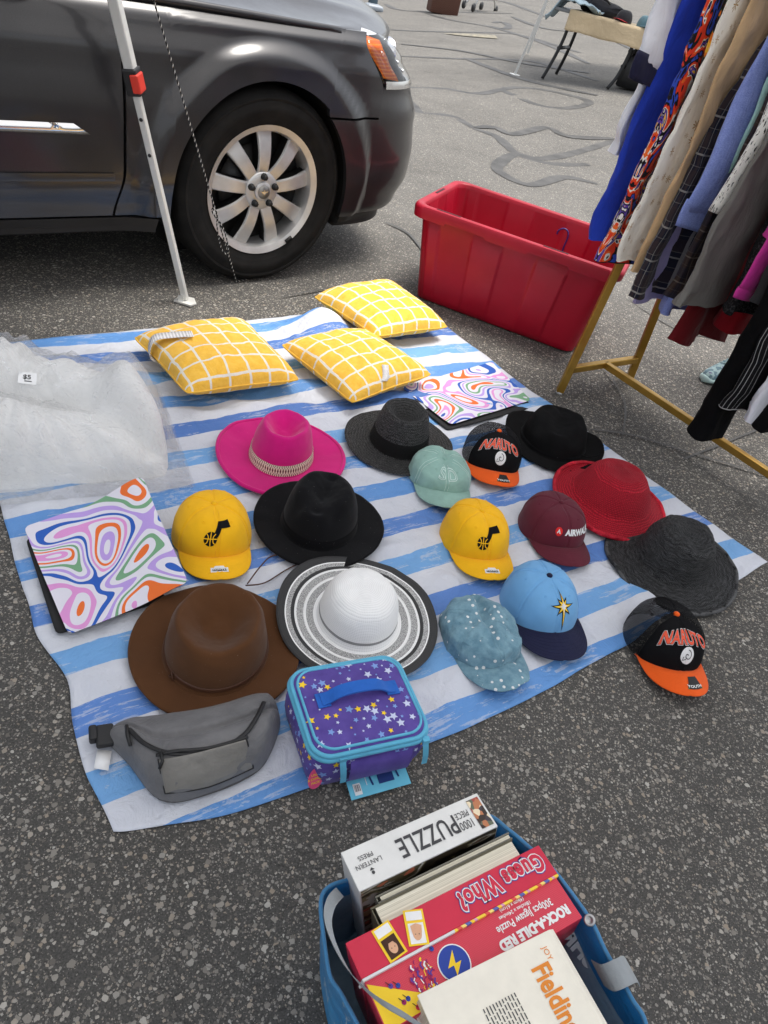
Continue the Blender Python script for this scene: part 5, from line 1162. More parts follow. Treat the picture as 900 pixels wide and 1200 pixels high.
m = Mat('page_edges', rough=.8); v = m.vec(); m.col(m.ramp(m.noise(m.scale(v, (3, 900, 3)), 1., 2), [(.35, L(196, 190, 170)), (.7, L(236, 230, 212))])); M_PAGE = m.m
M_COVER = paper('grey_cover', L(120, 118, 108), .5); M_COVD = paper('olive_cover', L(92, 88, 70), .5)
def book(name, label, corner, l, w_, h_, top, mc, yaw_off=0.):
    ya = math.atan2(D1.y, D1.x)+yaw_off; x = Vector((math.cos(ya), math.sin(ya), 0)); y = Vector((x.y, -x.x, 0)); c = corner+x*l/2+y*w_/2
    r = thing(name, label, 'book', (c.x, c.y, top-h_), ya)
    g = MB(); 
    for s_ in (-1, 1): g.box((0, s_*(w_/2-.0012), h_/2), (l, .0024, h_))
    g.tube([(-l/2, -w_/2+.001, h_/2*0+.002), (-l/2, w_/2-.001, .002)], .002, 6); g.box((-l/2+.001, 0, h_/2), (.002, w_-.006, h_)); g.v = [(a_+.255*(h_-c_), b_, c_) for a_, b_, c_ in g.v]; g.build('cover', mc, r, False, mods=[('bevel', .0008)])
    g = MB(); g.box((.002, 0, h_/2-.001), (l-.008, w_-.005, h_-.002)); g.v = [(a_+.255*(h_-c_), b_, c_) for a_, b_, c_ in g.v]; g.build('pages', M_PAGE, r, False); return r
book('hardback_book', 'hardback book with cream page edges between the puzzle and the red game box', pc+D2*.0735+D1*.004, .218, .034, .25, .299, M_COVD)
book('thin_book', 'thin olive book squeezed behind the white puzzle box', pc+D2*.0620+D1*.018, .210, .010, .25, .292, M_COVER)
M_GRED = paper('box_red', L(206, 44, 72), .4); m = Mat('box_pink', rough=.42); v = m.vec(); dt = m.math('LESS_THAN', m.voro(v, 520., rnd=0.), .28); m.col(m.mix(dt, L(206, 46, 70), L(226, 74, 96))); M_GDOT = m.m
M_BLUEI = paper('blue_ink', L(44, 70, 160)); M_YELI = paper('yellow_ink', L(246, 208, 50)); M_SKIN = paper('portrait_tan', L(222, 172, 138)); M_HAIR = paper('portrait_brown', L(70, 42, 30))
l, w_, h_ = .292, .041, .26
gc = G(404, 1106, .3); r, bo = block('game_box', 'red Guess Who game box standing in the blue bag', 'box', gc, l, w_, h_, M_GRED, top=.302)
d = Decal(); tf = topface(l, w_, h_)
arcw = lambda x, y, lf: tf(x, y-.25*(x+.055)**2*6*.1, lf)
for bd, mt, lf in ((.0036, M_BLUEI, .0), (.0026, M_WHT, .0004), (.0012, M_GRED, .0008)): d.text('Guess Who?', mt, tf, .0300, -.070, -.003, bold=bd, sx=.78, space=1.12, lift=lf)
for i, xx in enumerate((.098, .062)):
    a = .12 if i == 0 else -.32; cs, sn = math.cos(a), math.sin(a); ff = lambda x, y, lf, xx=xx, cs=cs, sn=sn: tf(xx+x*cs-y*sn, .0005+x*sn+y*cs, lf)
    k = .0003*i; d.poly(rect(-.0125, -.021, .0125, .0185), M_YELI, ff, lift=.0002+k); d.poly(rect(-.010, -.019, .010, -.009), M_WHT, ff, lift=.0005+k); d.poly(rect(-.0095, -.006, .0095, .0165), M_WHT if i else M_HAIR, ff, lift=.0005+k); d.poly(circ(0, .006, .0055, 20, .0072), M_SKIN, ff, lift=.0008+k); d.poly([(-.0058, .006), (-.007, -.003), (0, -.0055), (.007, -.003), (.0058, .006), (.003, .0005), (-.003, .0005)], M_HAIR if not i else M_SKIN, ff, lift=.0011+k)
    for e in (-.0022, .0022): d.poly(circ(e, .0065, .0006, 8), M_INK, ff, lift=.0012+k)
d.build('lettering', r)
m = Mat('colour_strip', rough=.45); v = m.vec(); u = m.sep(v); f_ = m.math('FRACT', m.math('MULTIPLY', m.math('ADD', u[0], m.math('MULTIPLY', u[1], .6)), 24.)); st_ = m.ramp(f_, [(0, L(248, 210, 60)), (.3, L(225, 80, 70)), (.45, L(250, 220, 120)), (.6, L(90, 96, 170)), (.78, L(250, 205, 50)), (.9, L(220, 150, 190))], 'CONSTANT'); m.col(m.mix(m.math('LESS_THAN', u[0], -.02), st_, (.72, .72, .74, 1))); M_STRIP = m.m
g = MB(); g.box((0, -w_/2-.0015, h_-.010), (l-.001, .0032, .022)); g.build('lid_edge', M_STRIP, r, False, mods=[('bevel', .0008)])
l, w_, h_ = .286, .060, .26
kc = G(424, 1143, .3); r, bo = block('jigsaw_box', 'red jigsaw box with a blue lightning badge and yellow corner', 'box', kc, l, w_, h_, M_GDOT, top=.298)
d = Decal(); tf = topface(l, w_, h_); 
d.text('ROCK-A-DILE RED', M_WHT, tf, .0155, -.078, .013, bold=.0009, sx=.86, lift=.0002); d.text('300pcs Jigsaw Puzzle', M_WHT, tf, .0125, -.074, -.003, bold=.0002, sx=.84, lift=.0002); d.text('18inches x 24inches', M_WHT, tf, .0062, -.066, -.0135, bold=.0001, lift=.0002); d.text('(46cm x 61cm)', M_WHT, tf, .0062, -.066, -.0205, bold=.0001, lift=.0002)
d.poly([(l/2-.0012, -w_/2+.010), (l/2-.0012, w_/2-.0012), (l/2-.078, w_/2-.0012)], M_YELI, tf, lift=.0002)
bx, by = .038, .004; d.poly(circ(bx, by, .0205, 28), M_WHT, tf, lift=.0002); d.poly(circ(bx, by, .0190, 28), M_BLUEI, tf, lift=.0005); d.poly([(bx+.004, by+.013), (bx-.009, by+.001), (bx-.001, by+.001), (bx-.005, by-.013), (bx+.010, by+.002), (bx+.002, by+.002)], M_YELI, tf, lift=.0008)
M_MAG = paper('magenta_ink', L(150, 26, 96)); M_PUR = paper('purple_ink', L(92, 60, 150)); random.seed(5)
for i in range(46):
    a = random.random()*6.28; rr = random.random()**.6*.019; x0, y0 = .078+rr*math.cos(a)*.9, .0+rr*math.sin(a); ln = random.uniform(.003, .010); an = random.uniform(-.5, .5)+.9
    d.poly(stroke([(x0, y0), (x0+ln*.5*math.cos(an), y0+ln*.5*math.sin(an)), (x0+ln*math.cos(an+.6), y0+ln*math.sin(an+.6))], random.uniform(.0008, .0022)), random.choice((M_MAG, M_MAG, M_PUR, M_MAG, M_YELI, M_WHT)), tf, lift=.0003+.00001*i)
for x0, y0, mt in ((.110, -.004, M_BLUEI), (.118, -.007, M_PUR), (.106, .012, M_BLUEI), (.112, .013, M_MAG), (.1, .024, M_GRED), (.055, -.020, M_BLUEI), (.052, .02, M_YELI)): d.poly(circ(x0, y0, .0028, 12), mt, tf, lift=.0008); d.poly(stroke([(x0, y0), (x0+.004, y0-.006)], .0008), M_INK, tf, lift=.0009)
d.build('lettering', r)
# paperback on top
bl_ = G(489, 1166, .315); br_ = G(640, 1091, .315); xx = (br_-bl_).normalized(); BW = (br_-bl_).length; yy_ = Vector((xx.y, -xx.x, 0)); ya = math.atan2(xx.y, xx.x); c = bl_+xx*BW/2+yy_*.125
r = thing('novel', 'cream hardback novel lying face down over the boxes in the blue bag', 'book', (c.x, c.y, .283), ya)
M_CREAM = paper('cream_cover', L(236, 231, 217), .5)
g = MB(); g.box((0, 0, .031), (BW, .25, .002)); g.box((0, 0, .001), (BW, .25, .002)); g.tube([(BW/2, -.125, .016), (BW/2, .125, .016)], .0165, 10); g.build('cover', M_CREAM, r, False, mods=[('bevel', .0008)])
g = MB(); g.box((-.002, 0, .016), (BW-.008, .244, .027)); g.build('pages', M_PAGE, r, False)
M_ORI = paper('orange_ink', L(226, 138, 52)); d = Decal(); tf = lambda x, y, lf: Vector((y, -x, .0326+lf))
d.text('Fielding', M_ORI, tf, .034, -.062, .058, bold=.0010, sx=.70, ax='CENTER'); d.text('JOY', M_ORI, tf, .010, -.104, .076, sx=.9)
random.seed(3)
for i in range(11):
    x = -.085
    while x < .085:
        wl = random.uniform(.003, .009); d.poly(rect(x, .014-i*.0042, x+wl, .0154-i*.0042), M_GREYI, tf); x += wl+.0016
for i, s_ in enumerate(('A NEW YORK', 'TIMES', 'BESTSELLER')): d.text(s_, M_GREYI, tf, .006, -.03, -.042-.007*i, lift=.0001)
d.poly(rect(-.064, -.078, -.030, -.058), M_WHT, tf, lift=.0001)
for i in range(14): d.poly(rect(-.062+.0022*i, -.076, -.0612+.0022*i+.0006*(i % 3), -.061), M_INK, tf, lift=.0003)
d.poly(rect(.02, .066, .04, .080), M_COVER, tf, lift=.0001); d.build('lettering', r)
# ------------------------------------------------------------------ red tote
TH_ = .385; fl = G(483, 238, TH_); fr = G(727, 322, TH_); td = (fr-fl).normalized(); te = Vector((-td.y, td.x, 0)); TL = (fr-fl).length+.012; TW = .56
tc = fl+td*TL/2+te*TW/2; tote = thing('storage_tote', 'large open red plastic storage tote standing on the asphalt', 'storage tote', (tc.x, tc.y, .004), math.atan2(td.y, td.x))
m = Mat('tote_red', rough=.42, spec=.4); v = m.vec(); m.col(m.ramp(m.noise(v, 5, 4, .6), [(.3, L(156, 8, 36)), (.7, L(176, 14, 44))])); m.bump(m.noise(v, 260, 2), .08, .001); m.bump(m.noise(v, 4, 3), .15, .01); m.rough(m.ramp(m.noise(v, 7, 5, .65), [(.3, .34), (.7, .58)])); M_TOTE = m.m
def tring(ins, z, rib=0., n=10, rc=.05):
    w_, d_ = TL-2*ins, TW-2*ins; pts = rrect(w_, d_, rc, n); out = []; k = len(pts)
    res = []
    for i in range(k):
        a, b = pts[i], pts[(i+1) % k]; L_ = math.hypot(b[0]-a[0], b[1]-a[1]); m_ = max(1, int(L_/.006))
        for j in range(m_): res.append((a[0]+(b[0]-a[0])*j/m_, a[1]+(b[1]-a[1])*j/m_))
    for x, y in res:
        o = 0
        if rib:
            # broad flutes: panels step in and out along the walls
            if abs(abs(y)-d_/2) < .002: q = x; nn = (0, math.copysign(1, y)); o = rib*(1 if (math.floor((q+.035)/.135) % 2) else 0)*sstep(0, .006, .0675-abs(((q+.035) % .135)-.0675))
            elif abs(abs(x)-w_/2) < .002: q = y; nn = (math.copysign(1, x), 0); o = rib*(1 if (math.floor((q+.055)/.11) % 2) else 0)*sstep(0, .006, .055-abs(((q+.055) % .11)-.055))
            else: nn = (0, 0)
            x += nn[0]*o; y += nn[1]*o
        res_ = (x, y, z); out.append(res_)
    return out
def ringmesh(g, rings, flip=False):
    n = min(len(r_) for r_ in rings); b = None
    for r_ in rings:
        # resample to n
        L_ = len(r_); k = len(g.v); g.v += [r_[int(i*L_/n)] for i in range(n)]
        if b is not None:
            for i in range(n): j = (i+1) % n; q = (b+i, b+j, k+j, k+i); g.face(q[::-1] if flip else q)
        b = k
    return b, n
base_n = tring(.035, .3, .0)
def fixring(ins, z, rib): 
    ref = tring(.03, 0, rib); w0, d0 = TL-.06, TW-.06; sx, sy = (TL-2*ins)/w0, (TW-2*ins)/d0
    return [(x*sx, y*sy, z) for x, y, _ in ref]
g = MB(); b, n = ringmesh(g, [fixring(.082, .0, 0), fixring(.076, .004, 0), fixring(.072, .03, .011), fixring(.036, TH_-.085, .011), fixring(.034, TH_-.075, .0), fixring(.030, TH_-.02, 0)])
b2, n = ringmesh(g, [fixring(.034, TH_-.02, 0), fixring(.040, TH_-.085, -.007), fixring(.076, .03, -.007), fixring(.084, .012, 0)], flip=True); g.face([b2+i for i in range(n)])
g.face([i for i in range(n)][::-1]); g.build('tub', M_TOTE, tote, auto=50)
g = MB(); R_ = lambda ins, z: fixring(ins, z, 0)
def lipz(r_, dz): 
    return [(x, y, z-(dz if (abs(abs(y)-TW/2) < .04 and ((x+.45) % .34) < .17) else 0)) for x, y, z in r_]
ringmesh(g, [R_(.030, TH_-.03), lipz(R_(.001, TH_-.038), .010), R_(-.002, TH_-.012), R_(.003, TH_-.002), R_(.012, TH_), R_(.026, TH_-.001), R_(.031, TH_-.006), R_(.033, TH_-.03)]); rim_o = g.build('rim', M_TOTE, tote, auto=50)
g = MB()
for x, y, w_, d_ in ((-TL/2+.018, 0, .010, .10), (TL/2-.018, 0, .010, .10), (.16, -TW/2+.018, .10, .010), (-.28, -TW/2+.018, .10, .010)): g.box((x, y, TH_+.0004), (w_, d_, .0012))
g.build('latch_slots', plastic('slot_dark', (.05, .004, .010, 1), .7), rim_o, False)
M_HOOK = plastic('violet_plastic', L(62, 48, 120), .35); hk = thing('clothes_hanger', 'violet plastic clothes hanger leaning inside the red tote', 'hanger', (tc.x, tc.y, .02), math.atan2(td.y, td.x))
ivt = mat4(hk).inverted(); P0 = ivt @ G(662, 284, .30); a = P0+Vector((0, .02, -.02))
g = MB(); g.tube(catmull([a+Vector((.0, 0, -.05)), a+Vector((.0, 0, .0)), a+Vector((.002, 0, .04)), a+Vector((-.008, 0, .062)), a+Vector((-.028, 0, .066)), a+Vector((-.045, 0, .052)), a+Vector((-.047, 0, .036))], 8), .0036, 8); g.build('hook', M_HOOK, hk)
g = MB(); g.tube([a+Vector((0, 0, -.04)), a+Vector((-.16, -.0, -.14)), a+Vector((.18, 0, -.15)), a+Vector((0, 0, -.04))], .0045, 8); g.build('shoulders', M_HOOK, hk)
# ------------------------------------------------------------------ gold clothes rail
RR = Vector((.70, -.715, 0)).normalized(); RP = Vector((-RR.y, RR.x, 0)); B0 = G(703, 435, .10); B0.z = 0
M_GOLD_ = Mat('gold_paint', rough=.34, metal=.75); v = M_GOLD_.vec(); M_GOLD_.col(M_GOLD_.ramp(M_GOLD_.noise(v, 9, 4, .6), [(.3, L(168, 130, 52)), (.7, L(196, 156, 74))])); M_GOLD_.rough(M_GOLD_.ramp(M_GOLD_.noise(v, 30, 4, .6), [(.3, .28), (.7, .45)])); M_GM = M_GOLD_.m
rk = thing('clothes_rack', 'gold metal clothes rack with slanted legs crowded with hanging clothes', 'clothes rack', (B0.x, B0.y, 0)); O = Vector((B0.x, B0.y, 0)); RL = 1.62
fA = G(655, 461)-O; fB = G(736, 447)-O; RH = 1.56
for e in (0, 1):
    sh = RR*RL*e; tp_ = (fA+fB)/2+sh+Vector((0, 0, RH))
    for k, f in enumerate((fA, fB)):
        g = MB(); f0 = f+sh; topo = tp_+RP*(-.06 if k == 0 else .06); g.bar(f0+Vector((0, 0, .008)), topo, .027, .027); lg = g.build('leg', M_GM, rk, False, mods=[('bevel', .0025)])
        g = MB(); g.lathe([(.008, 0), (.013, .001), (.013, .010), (.006, .012)], 14, Matrix.Translation(f0), cap=True); g.build('foot', M_ALU, lg)
    g = MB(); z = .10; q = z/RH; a = (fA+sh).lerp(tp_+RP*-.06, q); b = (fB+sh).lerp(tp_+RP*.06, q); g.bar(a, b, .024, .024); g.build('crossbar', M_GM, rk, False, mods=[('bevel', .0025)])
mid0 = (fA+fB)/2+Vector((0, 0, .10)); g = MB(); g.bar(mid0, mid0+RR*RL, .024, .024); g.build('base_bar', M_GM, rk, False, mods=[('bevel', .0025)])
mt_ = (fA+fB)/2+Vector((0, 0, RH)); g = MB(); g.tube([mt_-RR*.10, mt_+RR*(RL+.10)], .014, 12); g.build('rail', M_GM, rk)
RC = O+(fA+fB)/2; RC.z = 0
# ------------------------------------------------------------------ garments
def clothmat(name, colfn, rough=.85, sheen=.1, wr=.8, wsc=14, weave=1000):
    m = Mat(name, None, rough, spec=.06 if name.startswith(('black', 'pin')) else .25, sheen=0 if name.startswith(('black', 'pin', 'char')) else sheen); colfn(m); m.bump(m.noise(m.scale(m.vec(), (1, 1, .45)), wsc, 4, .6, .5), wr, .012); m.bump(m.noise(m.vec(), weave, 2), .2, .0006); return m.m
plain = lambda col, a=.10: (lambda m: m.col(m.vary(col, 12, a)))
def pat_print(m):
    u = m.vec('UV'); f = m.noise(u, 8., 2.5, .55, 1.6); c = m.ramp(f, [(0, L(20, 20, 50)), (.34, L(52, 80, 190)), (.40, L(20, 18, 24)), (.45, L(226, 60, 34)), (.515, L(238, 110, 40)), (.545, L(235, 232, 228)), (.575, L(20, 18, 24)), (.61, L(96, 70, 170)), (.66, L(240, 190, 50)), (.71, L(30, 110, 160)), (.76, L(200, 34, 40))], 'CONSTANT'); m.col(c)
def pat_floral(m):
    u = m.vec('UV'); f = m.noise(u, 13., 2, .5, .8); c = m.ramp(f, [(0, L(16, 14, 16)), (.60, L(60, 80, 50)), (.625, L(232, 120, 30)), (.66, L(246, 190, 60)), (.72, L(240, 225, 190))], 'CONSTANT'); m.col(c)
def pat_cream(m):
    u = m.vec('UV'); d = m.voro(u, 26., rnd=.75); cn = m.n('ShaderNodeSeparateColor'); m.put(cn.inputs[0], m.voro(u, 26., 'Color', rnd=.75)); ps = m.voro(u, 26., 'Position', rnd=.75)
    df = m.n('ShaderNodeVectorMath', operation='SUBTRACT'); m.put(df.inputs[0], m.scale(u, (26, 26, 0))); m.put(df.inputs[1], m.scale(ps, (26, 26, 0))); sx = m.sep(df.outputs[0])
    an = m.math('ARCTAN2', sx[1], sx[0]); sp = m.math('ABSOLUTE', m.math('COSINE', m.math('MULTIPLY', an, 4.))); rad = m.math('MULTIPLY', m.math('MULTIPLY_ADD', cn.outputs[0], .26, .20), m.math('POWER', sp, 2.2))
    fl = m.math('MAXIMUM', m.math('LESS_THAN', d, rad), m.math('LESS_THAN', d, m.math('MULTIPLY', cn.outputs[1], .05))); m.col(m.mix(fl, m.vary(L(240, 235, 224), 10, .04), L(168, 132, 78)))
def pat_plaid(c0, c1, c2, sc_=1.):
    def f(m):
        u = m.sep(m.vec('UV')); 
        def st(x, per, w_, o=0.): return m.math('LESS_THAN', m.math('FRACT', m.math('ADD', m.math('DIVIDE', x, per*sc_), o)), w_)
        c = m.mix(m.math('MULTIPLY', st(u[0], .10, .4), .6), c0, c1); c = m.mix(m.math('MULTIPLY', st(u[1], .10, .4, .1), .5), c, c1)
        ln = m.math('MAXIMUM', st(u[0], .10, .05, .25), st(u[1], .10, .05, .3)); ln2 = m.math('MAXIMUM', st(u[0], .05, .04, .6), st(u[1], .05, .04, .2)); c = m.mix(m.math('MULTIPLY', ln, .55), c, c2); c = m.mix(m.math('MULTIPLY', ln2, .22), c, c2); m.col(c)
    return f
def pat_leo(m):
    u = m.vec('UV'); d = m.voro(m.scale(u, (1, .6, 1)), 62., feat='DISTANCE_TO_EDGE'); k = m.math('MULTIPLY', m.math('GREATER_THAN', d, .20), m.math('GREATER_THAN', m.noise(u, 90., 3, .6), .47)); m.col(m.mix(k, L(228, 226, 220), L(34, 32, 34)))
def pat_cham(m):
    u = m.sep(m.vec('UV')); n_ = m.math('ADD', m.noise(m.scale(m.vec('UV'), (900, 60, 1)), 1., 2, .7), m.noise(m.scale(m.vec('UV'), (60, 900, 1)), 1., 2, .7)); m.col(m.ramp(m.math('MULTIPLY', n_, .5), [(.35, L(88, 104, 178)), (.65, L(156, 172, 226))]))
def pat_pin(m):
    u = m.sep(m.vec('UV')); m.col(m.mix(m.math('LESS_THAN', m.math('FRACT', m.math('DIVIDE', u[0], .024)), .09), (.009, .009, .010, 1), (.34, .34, .34, 1)))
def pat_lace(m):
    d = m.voro(m.vec(), 150.); m.col(m.ramp(d, [(.2, (.05, .05, .052, 1)), (.6, (.009, .009, .010, 1))]))
GR = 'clothes hanging on the gold rack'
def garment(name, label, cat, s, mt, zhem, half=.23, half_hem=None, ztop=1.45, th=.026, p0=0., fold=.017, seed=0., sleeves=(), hem_tilt=0., swing=0., cuff=None, neck=.07, two=None, shoulder=.10):
    base = RC+RR*s; r = thing(name, label, cat, (base.x, base.y, 0), math.atan2(RP.y, RP.x), GR)     # local X along RP, local -Y... Y = -RR
    hh = half_hem or half
    def pt(a, t):
        z = ztop+(zhem-ztop)*t; top = ztop-z
        W_ = half+(hh-half)*t
        if top < shoulder: W_ = neck+(W_-neck)*math.sqrt(max(0, top/shoulder))
        an = 2*PI*a; x = math.copysign(abs(math.cos(an))**.55, math.cos(an))*W_; sn = math.sin(an); sgn = math.copysign(abs(sn)**.6, sn)
        tk = th*(.65+.5*t)*min(1, .35+top/.12)
        f = fold*t**.6*(math.sin(x*34+seed*3+2.5*t+1.5*math.sin(t*4+seed))+.6*n3(x*9, t*4, seed))+swing*t
        z += hem_tilt*x*t**3+.014*n3(x*8, 0, seed+4)*t
        return Vector((p0+x+(.020*n3(t*4, seed, 2.+sgn*.4)+.006*n3(t*13, seed, 5.))*min(1, t*2), -(f+sgn*tk+.012*n3(x*9, z*6, seed)+.005*n3(x*18, z*11, seed+3)), z))
    g = MB(); per = 4*hh
    g.grid(pt, 84, 36, cu=True, flip=True, uvfn=lambda a, t: ((a if a <= .5 else 1-a)*per, ztop+(zhem-ztop)*t)); g.build('body', mt, r)
    if cuff or True:
        g = MB(); g.grid(lambda a, t: (lambda p, q: p+Vector((p.x-q.x, p.y-q.y, 0)).normalized()*.0016)(pt(a, .955+.045*t), Vector((p0, pt(.25, .97).y*.5+pt(.75, .97).y*.5, 0))), 84, 2, cu=True, flip=True, uvfn=lambda a, t: ((a if a <= .5 else 1-a)*per, ztop+(zhem-ztop)*(.955+.045*t))); nf = len(g.f); g.tube([pt(k/84, 1) for k in range(84)], .0022, 5, closed=True); g.uv = g.uv[:nf]+[[(0, 0)]*4 for _ in g.f[nf:]]; g.build('hem', mt, r)
    for (sd, zend, w0, w1, off, mm, cf) in sleeves:
        zs = ztop-.06
        def sp(a, t, sd=sd, zend=zend, w0=w0, w1=w1, off=off):
            z = zs+(zend-zs)*t; cx_ = sd*(half-.03+off*t**.8); an = 2*PI*a; w_ = w0+(w1-w0)*t
            x = math.cos(an)*w_; y = math.sin(an)*(.020+.006*math.sin(t*9+seed)); f = .010*math.sin(t*7+seed)+.006*n3(x*14, t*6, seed+sd)
            return Vector((p0+cx_+x, -(y+f+swing*t*.6+.012), z+.15*x*sd))
        g = MB(); g.grid(sp, 40, 24, cu=True, flip=True, uvfn=lambda a, t: (a*.4, zs+(zend-zs)*t)); so_ = g.build('sleeve', mm or mt, r, mods=[('solid', .0015)])
        if cf:
            g = MB(); cw, cm = cf; g.grid(lambda a, t: (lambda p, c_: c_+(p-c_)*(1.10+.06*math.sin(PI*t))+Vector((0, 0, (t-.6)*cw)))(sp(a, 1), Vector((p0+sd*(half-.03+off), sp(.25, 1).y*.5+sp(.75, 1).y*.5, sp(.25, 1).z))), 40, 6, cu=True, flip=True, uvfn=lambda a, t: (a*.4, t*cw)); g.build('cuff', cm or mt, so_, mods=[('solid', .003)])
    g = MB(); yy = 0; zr = RH+.014
    g.tube(catmull([Vector((0, 0, ztop-.01)), Vector((0, 0, ztop+.03)), Vector((.0, .004, zr-.012)), Vector((0, .0, zr+.006)), Vector((.0, -.018, zr+.010)), Vector((0, -.024, zr-.010))], 5), .0022, 6)
    g.tube([Vector((p0-.17, 0, ztop-.09)), Vector((0, 0, ztop-.01)), Vector((p0+.17, 0, ztop-.09))], .004, 6); g.build('hanger_hook', M_ALU, r)
    return r
Wc = clothmat('white_cotton', plain(L(222, 224, 232), .04)); Nv = clothmat('navy_cotton', plain(L(30, 31, 58))); Ro = clothmat('royal_cotton', plain(L(28, 56, 168))); Pr = clothmat('abstract_print', pat_print); Fl = clothmat('floral_print', pat_floral)
Cr = clothmat('snowflake_cotton', pat_cream); Tn = clothmat('tan_cotton', plain(L(198, 166, 126))); Ch = clothmat('chambray', pat_cham); Mi = clothmat('mint_cotton', plain(L(164, 204, 198))); Pl = clothmat('navy_plaid', pat_plaid(L(22, 24, 40), L(52, 40, 40), L(170, 166, 160))); Pb = clothmat('brown_plaid', pat_plaid(L(44, 30, 26), L(24, 26, 44), L(120, 112, 104), .8))
Le = clothmat('leopard_knit', pat_leo); Gn = clothmat('grey_nylon', plain(L(112, 110, 106), .06), .5, .05, .75, 11); La = clothmat('black_lace', pat_lace); Mg = clothmat('magenta_cotton', plain(L(196, 52, 146))); Ck = clothmat('charcoal_suiting', plain(L(46, 46, 48))); Dr = clothmat('dark_red_knit', plain(L(98, 6, 16))); Rd = clothmat('red_knit', plain(L(136, 8, 24))); Bk_ = clothmat('black_cotton', plain((.0045, .0045, .005, 1), .2)); Pn = clothmat('pinstripe', pat_pin); Lv = clothmat('lavender_cotton', plain(L(160, 152, 190)))
garment('polo_shirt', 'white shirt with a navy cuffed sleeve at the far end of the rack', 'shirt', -.135, Wc, .80, .20, sleeves=((-1, 1.03, .070, .085, .03, Wc, (.07, Nv)),), seed=1., p0=-.02)
garment('shirt', 'royal blue shirt hanging between the white and the bright print shirt', 'shirt', -.085, Ro, .55, .22, .245, seed=2., th=.024)
garment('shirt', 'bright red, blue and yellow abstract print shirt on the rack', 'shirt', -.025, Pr, .50, .215, .245, seed=3., th=.024)
garment('shirt', 'black floral shirt with orange flowers on the rack', 'shirt', .015, Fl, .56, .195, .19, seed=4., th=.02)
garment('shirt', 'cream shirt printed with gold snowflakes', 'shirt', .050, Cr, .53, .235, .255, seed=5., th=.014, fold=.006)
garment('shirt', 'tan shirt just behind the chambray one', 'shirt', .095, Tn, .515, .205, .225, seed=6., th=.014, fold=.008)
garment('top', 'lavender top whose hem shows below the navy plaid', 'top', .12, Lv, .43, .08, .20, seed=6.5, th=.014, fold=.008, shoulder=.60, neck=.03)
garment('shirt', 'navy plaid shirt with white lines below the chambray sleeve', 'shirt', .125, Pl, .455, .10, .255, seed=7., th=.024, shoulder=.55, neck=.03)
garment('shirt', 'blue chambray shirt with a rolled sleeve cuff', 'shirt', .180, Ch, .41, .165, .15, seed=8., th=.018, p0=.035, sleeves=((-1, .73, .070, .088, .075, None, (.075, Ch)),))
garment('top', 'mint green top beside the chambray shirt', 'top', .215, Mi, .85, .19, .18, seed=8.5, th=.012)
garment('shirt', 'brown and navy plaid flannel shirt between chambray and grey trousers', 'shirt', .235, Pb, .49, .19, .19, seed=9., th=.02)
garment('knit_top', 'black and white leopard knit top', 'top', .270, Le, .80, .19, .185, seed=10., th=.016, sleeves=((-1, .76, .05, .045, .05, None, None),))
garment('trousers', 'grey nylon trousers hanging in the middle of the rack', 'trousers', .31, Gn, .505, .18, .265, seed=11., th=.02, p0=-.015, fold=.008)
garment('skirt', 'dark red knit skirt hanging low behind the grey trousers', 'skirt', .285, Dr, .36, .15, .20, seed=12., th=.02, p0=.04)
garment('top', 'black lace top next to the grey trousers', 'top', .40, La, .52, .19, .19, seed=13., th=.02, p0=.02)
garment('sweater', 'red knit sweater with a rounded hem beside the dark red skirt', 'sweater', .36, Rd, .43, .17, .12, seed=14., th=.05, p0=.07, fold=.004)
garment('blouse', 'magenta blouse sleeve with a gathered cuff', 'blouse', .435, Mg, .75, .19, .19, seed=15., th=.025, sleeves=((-1, .60, .065, .060, .02, None, (.03, Mg)),))
garment('jacket', 'charcoal jacket at the right edge of the photo', 'jacket', .50, Ck, .60, .21, .23, seed=16., th=.024)
garment('trousers', 'black trousers with one narrow leg hanging lowest', 'trousers', .545, Bk_, .185, .10, .065, seed=17., th=.034, p0=-.20, fold=.004, shoulder=.02, neck=.10)
garment('trousers', 'black pinstripe trousers with thin pale lines', 'trousers', .60, Pn, .31, .10, .075, seed=18., th=.018, p0=-.19, fold=.006, shoulder=.02, neck=.16)
garment('skirt', 'white skirt between pinstripe and black garments', 'skirt', .65, Wc, .30, .10, .07, seed=19., th=.014, p0=-.16)
garment('dress', 'long black dress at the near end of the visible rack', 'dress', .71, Bk_, .30, .19, .22, seed=20., th=.03, p0=-.02)
# ------------------------------------------------------------------ person standing behind the rack
def skin_figure(name, pts, edges, rad, mat, parent, root=0, lev=2):
    me = bpy.data.meshes.new(name); me.from_pydata([tuple(p) for p in pts], edges, []); o = bpy.data.objects.new(name, me); COL.objects.link(o); o.parent = parent
    me.materials.append(mat); sk = o.modifiers.new('skin', 'SKIN'); sk.use_smooth_shade = True
    if not me.skin_vertices: me.skin_vertices.new(name='skin')
    for i, r_ in enumerate(rad): me.skin_vertices[0].data[i].radius = (r_, r_) if not isinstance(r_, tuple) else r_
    me.skin_vertices[0].data[root].use_root = True
    sb = o.modifiers.new('sub', 'SUBSURF'); sb.levels = lev; sb.render_levels = lev
    return o
FT = G(837, 446); pd = Vector((-.80, -.60, 0)).normalized(); pl_ = Vector((-pd.y, pd.x, 0)); PB = FT-pd*.10
pr = thing('person', 'person standing behind the rack, seen only by a pale patterned sneaker', 'person', (PB.x, PB.y, 0), math.atan2(pd.y, pd.x)-PI/2)   # faces local +Y
m = Mat('skin', rough=.55); m.b.inputs['Subsurface Weight'].default_value = .1; m.col(m.vary(L(205, 152, 124), 30, .08)); M_SK = m.m
V = Vector
